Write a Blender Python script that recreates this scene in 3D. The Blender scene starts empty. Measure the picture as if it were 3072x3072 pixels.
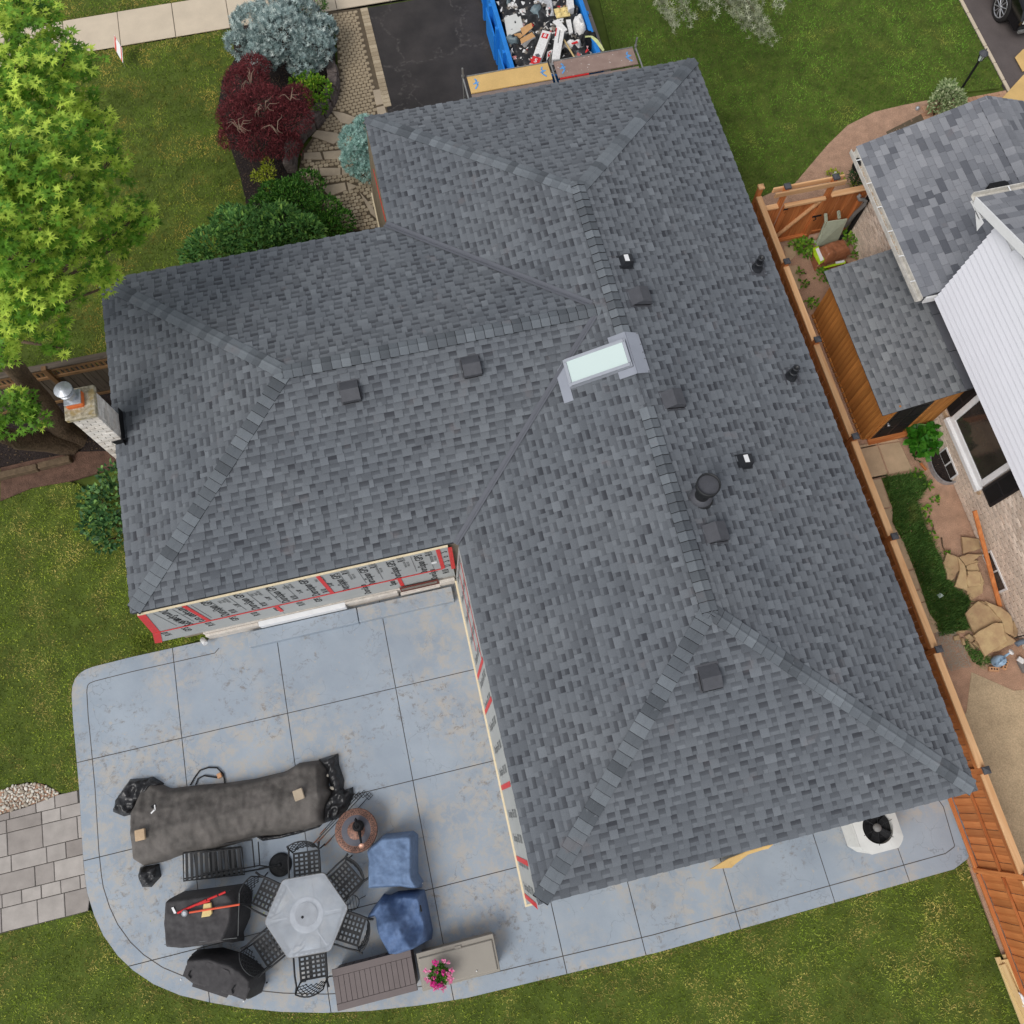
import bpy, bmesh, math, random
import numpy as np
from mathutils import Vector, Matrix, noise as mnoise
RD = random.Random(11)
NR = np.random.default_rng(11)
sc = bpy.context.scene
COL = sc.collection

# ------------------------------------------------------------------ camera
# World axes follow the house: +X along the rear eave to the right, +Y towards the street, Z up,
# origin on the patio under the rear-left eave corner.  Metres.
CAM = Vector((-0.0414, 1.6396, 17.6))
CR = Vector((0.97333908, -0.22917888, 0.00938519))
CU = Vector((0.21405421, 0.92228292, 0.32183072))
CB = Vector((-0.0824126, -0.31124148, 0.94675071))
FPX, PCX, PCY = 2564.16, 1562.77, 1528.16
cd = bpy.data.cameras.new('drone_camera')
cam = bpy.data.objects.new('drone_camera', cd)
COL.objects.link(cam)
cam.matrix_world = Matrix(((CR.x, CU.x, CB.x, CAM.x), (CR.y, CU.y, CB.y, CAM.y), (CR.z, CU.z, CB.z, CAM.z), (0, 0, 0, 1)))
cd.sensor_width = 36.0
cd.lens = FPX / 3072 * 36.0
cd.shift_x = -(PCX - 1536) / 3072
cd.shift_y = (PCY - 1536) / 3072
cd.clip_start = 0.1
cd.clip_end = 900
sc.camera = cam

# ------------------------------------------------------------------ sky, sun, exposure
SUN_EL, SUN_AZ = math.radians(50), math.atan2(-0.62, -0.78)       # direction towards the sun in plan
w = bpy.data.worlds.new("World"); sc.world = w; w.use_nodes = True
wn = w.node_tree
bg = wn.nodes['Background']
sky = wn.nodes.new('ShaderNodeTexSky'); sky.sky_type = 'NISHITA'; sky.sun_disc = False
sky.sun_elevation = SUN_EL; sky.sun_rotation = math.pi / 2 - SUN_AZ
sky.air_density = 1.0; sky.dust_density = 1.5; sky.ozone_density = 1.0
hs = wn.nodes.new('ShaderNodeHueSaturation'); hs.inputs['Saturation'].default_value = 0.22
wn.links.new(sky.outputs['Color'], hs.inputs['Color']); wn.links.new(hs.outputs['Color'], bg.inputs['Color'])
bg.inputs['Strength'].default_value = 0.15
sl = bpy.data.lights.new('sun', 'SUN'); sl.energy = 1.3; sl.angle = math.radians(28); sl.color = (1.0, 0.965, 0.92)
so = bpy.data.objects.new('sun', sl); COL.objects.link(so)
sd = Vector((math.cos(SUN_EL) * math.cos(SUN_AZ), math.cos(SUN_EL) * math.sin(SUN_AZ), math.sin(SUN_EL)))
so.rotation_euler = sd.to_track_quat('Z', 'Y').to_euler(); so.location = (0, 0, 40)
sc.view_settings.view_transform = 'Standard'; sc.view_settings.look = 'None'
sc.view_settings.gamma = 1.0; sc.view_settings.use_curve_mapping = False
sc.view_settings.exposure = 0.18

# ------------------------------------------------------------------ surveying: photo pixel + known height/plane -> point in the place
def ray(px, py):
    return CR * ((px - PCX) / FPX) - CU * ((py - PCY) / FPX) - CB
def at(px, py, z=0.0):
    d = ray(px, py); return CAM + d * ((z - CAM.z) / d.z)
def on_plane(px, py, p0, n):
    d = ray(px, py); n = Vector(n); return CAM + d * ((Vector(p0) - CAM).dot(n) / d.dot(n))
def proj(P):
    d = Vector(P) - CAM; z = -d.dot(CB)
    return (PCX + FPX * d.dot(CR) / z, PCY - FPX * d.dot(CU) / z)
def ZM(x0, y0, s):
    return lambda x, y: (x0 + x * s, y0 + y * s)
D = ZM(0, 0, 3072 / 1932)
zA = ZM(0, 0, .41408); zB = ZM(600, 0, .41408); zC = ZM(1300, 0, .41408); zE = ZM(2000, 0, .55487)
z5 = ZM(2200, 450, .45135); zr = ZM(2400, 1200, .34783); zs = ZM(2400, 1700, .34783); z8 = ZM(2400, 2350, .37375)
zc = ZM(0, 900, .36232); z2 = ZM(350, 1550, .56936); zp = ZM(0, 1900, .41408); zt = ZM(320, 2200, .5176)
zf = ZM(450, 2500, .31056); zg = ZM(900, 2400, .33644); zv = ZM(1600, 700, .41408); z6 = ZM(300, 1650, .20704)
zd = ZM(1470, 0, .19669); zk = ZM(700, 0, .23292); zh = ZM(2380, 500, .17598); zl = ZM(2780, 1850, .15532)
zq = ZM(2772, 0, .18116); zn = ZM(0, 1000, .21739); zm = ZM(500, 500, .28468); zx = ZM(1340, 1580, .16575)
zy = ZM(2700, 2750, .19255); zw = ZM(920, 2230, .17083)
def P2(zz, pts, z=0.0):
    return [tuple(at(*zz(*p), z)[:2]) for p in pts]

# ------------------------------------------------------------------ materials
def lin(c):
    c = c / 255.0
    return c / 12.92 if c <= 0.04045 else ((c + 0.055) / 1.055) ** 2.4
def rgb(r, g, b, k=1.0):
    return (lin(r) * k, lin(g) * k, lin(b) * k, 1.0)
class NT:
    def __init__(s, name, rough=.8, metal=0.0, spec=.3):
        m = bpy.data.materials.new(name); m.use_nodes = True
        s.m = m; s.t = m.node_tree; s.b = s.t.nodes['Principled BSDF']
        s.b.inputs['Roughness'].default_value = rough; s.b.inputs['Metallic'].default_value = metal
        s.b.inputs['Specular IOR Level'].default_value = spec
        s.tc = s.t.nodes.new('ShaderNodeTexCoord')
    def n(s, k): return s.t.nodes.new(k)
    def l(s, a, b): s.t.links.new(a, b)
    def vec(s, scale=(1, 1, 1), rot=(0, 0, 0), src='Object'):
        mp = s.n('ShaderNodeMapping'); mp.inputs['Scale'].default_value = scale; mp.inputs['Rotation'].default_value = rot
        s.l(s.tc.outputs[src], mp.inputs['Vector']); return mp.outputs['Vector']
    def noise(s, scale, detail=4, rough=.55, vec=None, dist=0.0):
        x = s.n('ShaderNodeTexNoise'); x.inputs['Scale'].default_value = scale; x.inputs['Detail'].default_value = detail
        x.inputs['Roughness'].default_value = rough; x.inputs['Distortion'].default_value = dist
        s.l(vec if vec is not None else s.tc.outputs['Object'], x.inputs['Vector']); return x.outputs['Fac']
    def voro(s, scale, feature='F1', vec=None):
        x = s.n('ShaderNodeTexVoronoi'); x.feature = feature; x.inputs['Scale'].default_value = scale
        s.l(vec if vec is not None else s.tc.outputs['Object'], x.inputs['Vector']); return x.outputs['Distance']
    def ramp(s, fac, stops):
        r = s.n('ShaderNodeValToRGB'); e = r.color_ramp.elements
        while len(e) < len(stops): e.new(.5)
        for i, (p, c) in enumerate(stops):
            e[i].position = p; e[i].color = c if len(c) == 4 else (*c, 1)
        s.l(fac, r.inputs['Fac']); return r.outputs['Color']
    def sstep(s, fac, a, b):
        r = s.n('ShaderNodeMapRange'); r.interpolation_type = 'SMOOTHSTEP'
        r.inputs['From Min'].default_value = a; r.inputs['From Max'].default_value = b
        s.l(fac, r.inputs['Value']); return r.outputs['Result']
    def mix(s, fac, a, b, mode='MIX'):
        x = s.n('ShaderNodeMix'); x.data_type = 'RGBA'; x.blend_type = mode; x.clamp_factor = True
        for i, v in ((0, fac), (6, a), (7, b)):
            if hasattr(v, 'links'): s.l(v, x.inputs[i])
            elif i == 0: x.inputs[0].default_value = v
            else: x.inputs[i].default_value = v
        return x.outputs[2]
    def math(s, op, a, b=0.0):
        x = s.n('ShaderNodeMath'); x.operation = op
        for i, v in ((0, a), (1, b)):
            if hasattr(v, 'links'): s.l(v, x.inputs[i])
            else: x.inputs[i].default_value = v
        return x.outputs[0]
    def attr(s, name):
        x = s.n('ShaderNodeAttribute'); x.attribute_name = name; return x.outputs['Fac']
    def objrand(s):
        return s.n('ShaderNodeObjectInfo').outputs['Random']
    def color(s, c): s.l(c, s.b.inputs['Base Color']); return s
    def bump(s, h, strength=.3, dist=.01):
        x = s.n('ShaderNodeBump'); x.inputs['Strength'].default_value = strength; x.inputs['Distance'].default_value = dist
        s.l(h, x.inputs['Height']); s.l(x.outputs['Normal'], s.b.inputs['Normal']); return s
def basic(name, c, rough=.8, metal=0, var=.18, scale=6, bump=.15, bscale=60, bdist=.004, spec=.3, fine=.12):
    t = NT(name, rough, metal, spec)
    lo = tuple(x * (1 - var) for x in c[:3]) + (1,); hi = tuple(min(1, x * (1 + var)) for x in c[:3]) + (1,)
    col = t.ramp(t.noise(scale, 5), [(.3, lo), (.7, hi)])
    if fine: col = t.mix(1.0, col, t.ramp(t.noise(bscale * 1.7, 3), [(.3, (1 - fine,) * 3), (.7, (1 + fine,) * 3)]), 'MULTIPLY')
    t.color(col)
    if bump: t.bump(t.noise(bscale, 3), bump, bdist)
    return t.m
M = {}
def shingle_mat(name, dark, mid, light):
    t = NT(name, .92, spec=.2)
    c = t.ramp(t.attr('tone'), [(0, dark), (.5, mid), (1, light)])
    big = t.ramp(t.noise(.55, 3), [(.3, (.93, .935, .95)), (.7, (1.06, 1.05, 1.04))])
    c = t.mix(1, c, big, 'MULTIPLY')
    gr = t.ramp(t.noise(170, 2, .7), [(.25, (.72,) * 3), (.5, (1,) * 3), (.78, (1.38,) * 3)])
    c = t.mix(1, c, gr, 'MULTIPLY')
    c = t.mix(t.math('MULTIPLY', t.sstep(t.noise(2.3, 4), .62, .75), .25), c, rgb(122, 112, 112))
    t.color(c); t.bump(t.noise(220, 2), .35, .003); return t.m
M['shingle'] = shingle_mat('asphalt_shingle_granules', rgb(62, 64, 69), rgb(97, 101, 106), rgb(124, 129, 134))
M['shingle_n'] = shingle_mat('grey_shingle_granules', rgb(92, 94, 100), rgb(124, 126, 131), rgb(150, 151, 155))
M['shingle_s'] = shingle_mat('shed_shingle_granules', rgb(74, 77, 80), rgb(112, 114, 117), rgb(142, 145, 146))
M['sheath'] = basic('dark_roof_felt', rgb(60, 62, 66), .9)
M['ridgecap'] = shingle_mat('ridge_cap_granules', rgb(30, 31, 34), rgb(96, 101, 106), rgb(122, 128, 133))
def wood(name, c1, c2, axis=0, scale=3.0, rough=.7, knots=True):
    t = NT(name, rough, spec=.25)
    sv = [14, 14, 14]; sv[axis] = .9
    v = t.vec(tuple(x * scale / 3 for x in sv))
    g = t.noise(1.0, 5, .6, v, .6)
    c = t.ramp(g, [(.25, c1), (.75, c2)])
    r = t.objrand()
    c = t.mix(1, c, t.ramp(r, [(0, (.78, .76, .74)), (1, (1.16, 1.14, 1.12))]), 'MULTIPLY')
    if knots:
        kv = [5, 5, 5]; kv[axis] = 2.2
        k = t.voro(1.0, 'F1', t.vec(tuple(kv)))
        c = t.mix(t.math('MULTIPLY', t.sstep(k, .17, .04), .55), c, tuple(x * .45 for x in c1[:3]) + (1,))
    t.color(c); t.bump(g, .25, .003); return t.m
for ax, nm in ((0, 'x'), (1, 'y'), (2, 'z')):
    M['cedar_' + nm] = wood('cedar_boards_' + nm, rgb(156, 86, 44), rgb(210, 138, 84), ax)
    M['pale_' + nm] = wood('new_pale_timber_' + nm, rgb(196, 146, 100), rgb(226, 186, 142), ax, knots=False)
    M['old_' + nm] = wood('weathered_boards_' + nm, rgb(74, 66, 58), rgb(108, 98, 86), ax)
    M['oldcap_' + nm] = wood('weathered_rail_' + nm, rgb(108, 82, 56), rgb(146, 114, 80), ax)
    M['shedwood_' + nm] = wood('oiled_shed_boards_' + nm, rgb(142, 88, 40), rgb(208, 146, 78), ax)
    M['pine_' + nm] = wood('pine_lumber_' + nm, rgb(206, 180, 126), rgb(232, 208, 156), ax, knots=False)
def foliage(name, dark, mid, light, rough=.6, trans=.25):
    t = NT(name, rough, spec=.25)
    c = t.ramp(t.attr('tone'), [(0, dark), (.5, mid), (1, light)])
    c = t.mix(1, c, t.ramp(t.noise(3.0, 3), [(.3, (.85,) * 3), (.7, (1.15,) * 3)]), 'MULTIPLY')
    t.color(c)
    if trans:
        tr = t.n('ShaderNodeBsdfTranslucent'); mx = t.n('ShaderNodeMixShader'); mx.inputs[0].default_value = trans
        t.l(c, tr.inputs['Color']); t.l(t.b.outputs[0], mx.inputs[1]); t.l(tr.outputs[0], mx.inputs[2])
        t.l(mx.outputs[0], t.t.nodes['Material Output'].inputs['Surface'])
    return t.m
M['maple'] = foliage('maple_leaves', rgb(44, 84, 26), rgb(112, 160, 48), rgb(206, 228, 92))
M['blue'] = foliage('blue_spruce_needles', rgb(78, 98, 98), rgb(158, 178, 176), rgb(220, 230, 224), .7, .15)
M['blue2'] = foliage('pale_blue_spruce_needles', rgb(76, 110, 104), rgb(156, 194, 184), rgb(206, 232, 222), .7, .15)
M['redmaple'] = foliage('red_japanese_maple_leaves', rgb(70, 30, 34), rgb(112, 50, 54), rgb(160, 78, 80), .7, .2)
M['boxwood'] = foliage('glossy_green_leaves', rgb(32, 72, 22), rgb(74, 126, 42), rgb(136, 180, 76), .5)
M['yewgreen'] = foliage('mid_green_feathery_leaves', rgb(50, 92, 44), rgb(98, 146, 74), rgb(156, 196, 92), .6)
M['brightgreen'] = foliage('bright_green_leaves', rgb(56, 104, 20), rgb(104, 154, 36), rgb(186, 206, 70), .5)
M['yellowgreen'] = foliage('yellow_green_leaves', rgb(98, 116, 28), rgb(158, 172, 44), rgb(200, 204, 82), .5)
M['variegated'] = foliage('cream_edged_leaves', rgb(74, 100, 56), rgb(140, 160, 108), rgb(206, 212, 170), .6)
M['silver'] = foliage('silver_spruce_needles', rgb(74, 82, 60), rgb(128, 134, 104), rgb(192, 196, 168), .7, .1)
M['darkleaf'] = foliage('dark_shrub_leaves', rgb(30, 60, 32), rgb(70, 112, 66), rgb(132, 172, 90), .5)
M['hosta'] = foliage('broad_green_leaves', rgb(30, 78, 18), rgb(58, 120, 30), rgb(96, 152, 54), .45)
M['weed'] = foliage('weed_leaves', rgb(52, 90, 24), rgb(98, 146, 44), rgb(158, 190, 70), .5)
M['pink'] = foliage('pink_petals', rgb(200, 20, 128), rgb(232, 70, 160), rgb(244, 160, 196), .6)
def grass(name, dark, mid, light, dry, dry_lo, dry_hi, pscale=1.2):
    t = NT(name, .8, spec=.15)
    c = t.ramp(t.attr('tone'), [(0, dark), (.55, mid), (1, light)])
    p = t.sstep(t.noise(pscale, 5, .6), dry_lo, dry_hi)
    q = t.noise(14, 3)
    c = t.mix(t.math('MULTIPLY', p, t.sstep(q, .25, .6)), c, dry)
    c = t.mix(1, c, t.ramp(t.noise(.8, 3), [(.37, (.62,) * 3), (.63, (1.36,) * 3)]), 'MULTIPLY')
    t.color(c); return t.m
M['grassA'] = grass('front_lawn_blades', rgb(60, 82, 20), rgb(102, 128, 38), rgb(152, 166, 66), rgb(186, 162, 82), .45, .64)
M['grassB'] = grass('street_side_lawn_blades', rgb(54, 88, 22), rgb(94, 136, 42), rgb(138, 174, 72), rgb(160, 158, 78), .52, .72)
M['grassC'] = grass('rear_lawn_blades', rgb(74, 100, 24), rgb(130, 150, 50), rgb(178, 186, 86), rgb(200, 182, 106), .45, .64, 1.3)
M['grassE'] = grass('dry_edge_blades', rgb(96, 94, 44), rgb(150, 138, 76), rgb(196, 180, 116), rgb(186, 162, 104), .4, .6, 2)
M['grassD'] = grass('long_grass_blades', rgb(44, 76, 32), rgb(82, 122, 56), rgb(132, 168, 88), rgb(140, 146, 80), .6, .8)
M['soil_under'] = basic('thatch_under_lawn', rgb(78, 92, 34), .95, var=.3, scale=3)
M['soil'] = basic('bare_brown_soil', rgb(176, 142, 119), .95, var=.16, scale=4, bump=.7, bscale=45, bdist=.02, fine=.3)
M['darksoil'] = basic('dark_reddish_soil', rgb(100, 76, 64), .95, var=.3, scale=6, bump=.8, bscale=45, bdist=.02, fine=.4)
M['mulch'] = basic('dark_mulch', rgb(46, 38, 36), .95, var=.4, scale=20, bump=.9, bscale=40, bdist=.03, fine=.5)
M['sand'] = basic('dry_sandy_ground', rgb(188, 168, 138), .95, var=.16, scale=1.6, bump=.5, bscale=24, bdist=.02, fine=.2)
M['concrete'] = basic('beige_sidewalk_concrete', rgb(203, 188, 166), .9, var=.07, scale=2.0, bump=.2, bscale=90, fine=.1)
M['slabconc'] = basic('worn_tan_slab', rgb(190, 164, 134), .9, var=.12, scale=3.5, bump=.3, bscale=70, fine=.12)
M['pathslab'] = basic('weathered_path_slab', rgb(180, 164, 142), .9, var=.1, scale=4, bump=.3, bscale=70, fine=.12)
M['kerb'] = basic('grey_kerb_concrete', rgb(150, 140, 128), .9, var=.12, scale=4, bump=.3)
t = NT('asphalt_driveway', .9, spec=.2)
c = t.ramp(t.noise(1.3, 5), [(.3, rgb(48, 46, 46)), (.7, rgb(66, 62, 61))])
c = t.mix(1, c, t.ramp(t.noise(150, 2, .7), [(.3, (.7,) * 3), (.75, (1.6,) * 3)]), 'MULTIPLY')
cr = t.n('ShaderNodeTexVoronoi'); cr.feature = 'DISTANCE_TO_EDGE'; cr.inputs['Scale'].default_value = .42
wv = t.n('ShaderNodeVectorMath'); wv.operation = 'ADD'
nz = t.n('ShaderNodeTexNoise'); nz.inputs['Scale'].default_value = 2.2; t.l(t.tc.outputs['Object'], nz.inputs['Vector'])
t.l(t.tc.outputs['Object'], wv.inputs[0]); t.l(nz.outputs['Color'], wv.inputs[1]); t.l(wv.outputs[0], cr.inputs['Vector'])
c = t.mix(t.math('MULTIPLY', t.sstep(cr.outputs['Distance'], .03, .0), t.math('MULTIPLY', t.sstep(t.noise(9, 6, .75), .42, .62), .32)), c, rgb(120, 114, 110))
t.color(c); t.bump(t.noise(160, 2), .4, .004); M['asphalt'] = t.m
M['asphalt2'] = basic('grey_brown_asphalt', rgb(96, 88, 86), .9, var=.12, scale=2, bump=.4, bscale=120, fine=.2)
t = NT('blue_painted_concrete', .62, spec=.35)
c = t.ramp(t.noise(.9, 4), [(.3, rgb(144, 155, 167)), (.7, rgb(163, 173, 183))])
worn = t.math('MULTIPLY', t.sstep(t.noise(3.6, 12, .8, None, .2), .44, .60), t.sstep(t.noise(.36, 3, .5, t.vec((1, 1, 1), (0, 0, 2.4))), .40, .50))
c = t.mix(t.math('MULTIPLY', worn, .7), c, rgb(180, 172, 160))
c = t.mix(t.math('MULTIPLY', t.sstep(t.noise(7, 8, .7), .60, .66), .5), c, rgb(186, 174, 154))
g2 = t.math('MULTIPLY', t.sstep(t.noise(5.5, 12, .8, None, .35), .52, .62), t.sstep(t.noise(.55, 3, .5, t.vec((1, 1, 1), (0, 0, 1.1))), .47, .58))
c = t.mix(t.math('MULTIPLY', g2, .62), c, rgb(118, 108, 97))
crk = t.n('ShaderNodeTexVoronoi'); crk.feature = 'DISTANCE_TO_EDGE'; crk.inputs['Scale'].default_value = 1.5
nz = t.n('ShaderNodeTexNoise'); nz.inputs['Scale'].default_value = 1.6; nz.inputs['Detail'].default_value = 6
wv = t.n('ShaderNodeVectorMath'); wv.operation = 'ADD'
t.l(t.tc.outputs['Object'], nz.inputs['Vector']); t.l(t.tc.outputs['Object'], wv.inputs[0]); t.l(nz.outputs['Color'], wv.inputs[1]); t.l(wv.outputs[0], crk.inputs['Vector'])
cm = t.math('MULTIPLY', t.sstep(crk.outputs['Distance'], .012, .002), t.sstep(t.noise(1.1, 4), .48, .6))
c = t.mix(t.math('MULTIPLY', cm, .45), c, rgb(112, 114, 116))
t.color(c); t.bump(t.noise(9, 8, .7), .35, .01); M['patio'] = t.m
M['joint'] = basic('dark_joint', rgb(84, 80, 76), .95)
t = NT('tan_pavers', .9, spec=.2)
c = t.ramp(t.objrand(), [(0, rgb(158, 142, 118)), (1, rgb(190, 174, 148))])
c = t.mix(1, c, t.ramp(t.noise(30, 4), [(.3, (.85,) * 3), (.7, (1.12,) * 3)]), 'MULTIPLY'); t.color(c); t.bump(t.noise(90, 3), .3, .004); M['paver'] = t.m
M['paverbase'] = basic('paver_joint_sand', rgb(98, 86, 70), .95)
t = NT('grey_path_stone', .85, spec=.25)
c = t.ramp(t.objrand(), [(0, rgb(146, 138, 132)), (.5, rgb(164, 157, 151)), (1, rgb(180, 173, 166))])
c = t.mix(1, c, t.ramp(t.noise(4, 6), [(.3, (.86,) * 3), (.7, (1.1,) * 3)]), 'MULTIPLY'); t.color(c); t.bump(t.noise(30, 5), .3, .006); M['pathstone'] = t.m
t = NT('brick_red_pavers', .9)
c = t.ramp(t.objrand(), [(0, rgb(160, 118, 92)), (1, rgb(188, 150, 122))]); t.color(t.mix(1, c, t.ramp(t.noise(40, 3), [(.3, (.85,) * 3), (.7, (1.12,) * 3)]), 'MULTIPLY')); M['redpaver'] = t.m
t = NT('wall_stone', .95)
c = t.ramp(t.noise(7, 6), [(.3, rgb(78, 70, 68)), (.7, rgb(128, 116, 110))]); t.color(c); t.bump(t.noise(18, 6), .8, .03); M['wallstone'] = t.m
t = NT('river_pebbles', .7)
c = t.ramp(t.objrand(), [(0, rgb(150, 138, 122)), (.5, rgb(186, 178, 164)), (1, rgb(216, 210, 198))]); t.color(c); M['pebble'] = t.m
t = NT('flagstone', .9, spec=.2)
c = t.ramp(t.noise(3.5, 7, .65), [(.25, rgb(160, 128, 102)), (.5, rgb(184, 158, 122)), (.75, rgb(204, 184, 140))])
c = t.mix(1, c, t.ramp(t.objrand(), [(0, (.86, .84, .84)), (1, (1.12, 1.12, 1.08))]), 'MULTIPLY'); t.color(c); t.bump(t.noise(14, 7), .6, .012); M['flag'] = t.m
def brickm(name, a, b):
    t = NT(name, .9); c = t.ramp(t.objrand(), [(0, a), (1, b)])
    c = t.mix(1, c, t.ramp(t.attr('tone'), [(0, (.85,) * 3), (1, (1.12,) * 3)]), 'MULTIPLY')
    t.color(t.mix(1, c, t.ramp(t.noise(12, 5), [(.3, (.85,) * 3), (.7, (1.08,) * 3)]), 'MULTIPLY')); t.bump(t.noise(60, 4), .4, .005); return t.m
M['brickN'] = brickm('pinkish_beige_brick', rgb(204, 184, 166), rgb(230, 214, 198))
M['brickW'] = brickm('white_painted_brick', rgb(205, 196, 186), rgb(232, 226, 219))
M['mortar'] = basic('grey_mortar', rgb(168, 152, 138), .95)
M['mortarW'] = basic('dirty_white_mortar', rgb(172, 164, 152), .95)
t = NT('lichen_concrete', .95)
c = t.ramp(t.noise(16, 7, .7), [(.3, rgb(112, 104, 88)), (.5, rgb(168, 158, 136)), (.7, rgb(206, 198, 180))])
c = t.mix(t.math('MULTIPLY', t.sstep(t.noise(7, 5), .5, .65), .6), c, rgb(150, 126, 62)); t.color(c); t.bump(t.noise(60, 4), .6, .01); M['capstone'] = t.m
M['galv'] = basic('galvanised_metal', rgb(176, 180, 186), .4, .55, var=.2, scale=14, bump=.1, spec=.5)
M['steel'] = basic('scaffold_steel', rgb(150, 150, 148), .5, .5, var=.25, scale=18, bump=.1)
M['terracotta'] = basic('terracotta_flue', rgb(200, 104, 54), .85)
M['flash'] = basic('grey_sheet_metal_flashing', rgb(152, 156, 166), .5, .15, var=.05, scale=3, bump=.03, spec=.4, fine=.03)
M['valley'] = basic('slate_grey_valley_metal', rgb(102, 104, 111), .5, .2, var=.06, scale=3, bump=.03, fine=.03)
M['skyframe'] = basic('pale_grey_skylight_frame', rgb(168, 172, 180), .45, .2, var=.05, bump=.02, fine=.03)
M['skyglass'] = basic('frosted_skylight_glass', rgb(204, 220, 216), .18, 0, var=.02, scale=1, bump=0, spec=.6, fine=0)
M['blackplastic'] = basic('black_plastic', rgb(38, 40, 44), .45, 0, var=.15, bump=.05, spec=.4)
M['blackmetal'] = basic('black_painted_metal', rgb(40, 41, 43), .5, .2, var=.2, scale=20, bump=.08, spec=.4)
M['charcoal'] = basic('charcoal_roof_vent', rgb(76, 77, 82), .55, 0, var=.1, scale=8, bump=.05)
M['whitevinyl'] = basic('white_vinyl', rgb(224, 224, 230), .5, 0, var=.02, scale=2, bump=.02, fine=.02)
M['trimwhite'] = basic('white_trim', rgb(230, 230, 230), .5, 0, var=.04, bump=.04, fine=.03)
M['gutter'] = basic('grimy_white_gutter', rgb(200, 196, 188), .6, 0, var=.18, scale=9, bump=.05)
M['glass'] = basic('dark_window_glass', rgb(60, 54, 50), .08, 0, var=.3, scale=2, bump=0, spec=.8, fine=0)
M['black'] = basic('matt_black', rgb(24, 24, 26), .7, 0, var=.2, bump=.1)
M['shutter'] = basic('black_shutter', rgb(36, 35, 38), .5, 0, var=.1, bump=.04)
M['foil'] = basic('grey_insulation_board', rgb(166, 168, 168), .55, 0, var=.05, scale=2, bump=.03, fine=.04)
M['foil2'] = basic('lower_grey_insulation_board', rgb(172, 174, 172), .55, 0, var=.06, scale=2, bump=.03, fine=.04)
M['ink'] = basic('black_print', rgb(34, 34, 36), .7, 0, var=.1, bump=0, fine=0)
M['inkgrey'] = basic('grey_print', rgb(110, 112, 112), .7, 0, var=.1, bump=0, fine=0)
M['redtape'] = basic('red_sheathing_tape', rgb(214, 48, 48), .45, 0, var=.12, scale=12, bump=.3, bscale=30, bdist=.006)
M['cream'] = basic('cream_timber_trim', rgb(232, 216, 182), .7, 0, var=.06, bump=.05)
M['whitebrickflat'] = basic('whitewashed_foundation', rgb(206, 198, 188), .9, 0, var=.12, scale=9, bump=.5, bscale=30, bdist=.01)
M['maroon'] = basic('maroon_window_frame', rgb(110, 52, 44), .6, 0, var=.15)
M['wallgrey'] = basic('house_wall', rgb(150, 138, 122), .9)
M['bark'] = basic('tree_bark', rgb(96, 80, 64), .95, var=.35, scale=9, bump=1.0, bscale=24, bdist=.03, fine=.3)
M['twig'] = basic('bare_twig', rgb(156, 132, 114), .9, var=.2, bump=.1)
M['tie'] = basic('weathered_timber_edging', rgb(100, 84, 66), .95, var=.25, scale=12, bump=.6, bscale=40, bdist=.01)
t = NT('dirty_black_tarp', .8, spec=.25)
c = t.ramp(t.noise(2.2, 6), [(.3, rgb(80, 77, 74)), (.7, rgb(112, 107, 103))])
c = t.mix(t.math('MULTIPLY', t.sstep(t.noise(30, 6, .75), .5, .75), .45), c, rgb(124, 116, 106)); t.color(c); t.bump(t.noise(10, 6), .5, .02); M['tarp'] = t.m
M['binbag'] = basic('black_polythene', rgb(36, 36, 38), .32, 0, var=.3, scale=10, bump=.5, bscale=14, bdist=.03, spec=.5)
M['greybag'] = basic('slate_grey_polythene', rgb(100, 116, 122), .38, 0, var=.2, scale=8, bump=.5, bscale=12, bdist=.03, spec=.5)
M['clearbag'] = basic('cloudy_plastic_sheet', rgb(176, 178, 182), .3, 0, var=.25, scale=7, bump=.5, bscale=10, bdist=.03, spec=.5)
M['bbq'] = basic('black_cover_fabric', rgb(70, 68, 69), .75, 0, var=.12, scale=5, bump=.3, bscale=9, bdist=.02)
M['bluecover'] = basic('faded_blue_cover_fabric', rgb(104, 126, 158), .65, 0, var=.12, scale=4, bump=.25, bscale=10, bdist=.02)
M['bluecover2'] = basic('dark_blue_cover_fabric', rgb(84, 106, 142), .65, 0, var=.16, scale=4, bump=.3, bscale=9, bdist=.02)
M['lime'] = basic('lime_green_print', rgb(164, 198, 40), .45, 0, var=.15, bump=.1)
M['brownbag'] = basic('brown_soil_bag_plastic', rgb(144, 94, 66), .35, 0, var=.2, scale=8, bump=.4, bscale=16, bdist=.02, spec=.5)
M['red'] = basic('red_paint', rgb(206, 44, 46), .45, 0, var=.08, bump=.03)
M['orange'] = basic('orange_handle', rgb(222, 92, 62), .5, 0, var=.08, bump=.03)
M['paleyellow'] = basic('pale_yellow_brush', rgb(222, 200, 138), .7, 0, var=.1)
M['cardboard'] = basic('brown_cardboard', rgb(196, 152, 104), .85, 0, var=.08, bump=.08)
M['paper'] = basic('white_wrapper', rgb(226, 224, 222), .55, 0, var=.1, scale=16, bump=.35, bscale=22, bdist=.01)
t = NT('mixed_scraps', .7); t.color(t.ramp(t.attr('tone'), [(0, rgb(60, 58, 58)), (.3, rgb(150, 140, 128)), (.5, rgb(214, 212, 210)), (.9, rgb(236, 236, 236)), (.97, rgb(190, 60, 56))])); M['scraps'] = t.m
M['binblue'] = basic('bright_blue_painted_steel', rgb(38, 128, 212), .5, 0, var=.1, scale=5, bump=.08)
M['ply'] = basic('yellow_plywood', rgb(214, 178, 116), .8, 0, var=.08, scale=3, bump=.1)
t = NT('paint_splashed_deck', .85)
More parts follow.
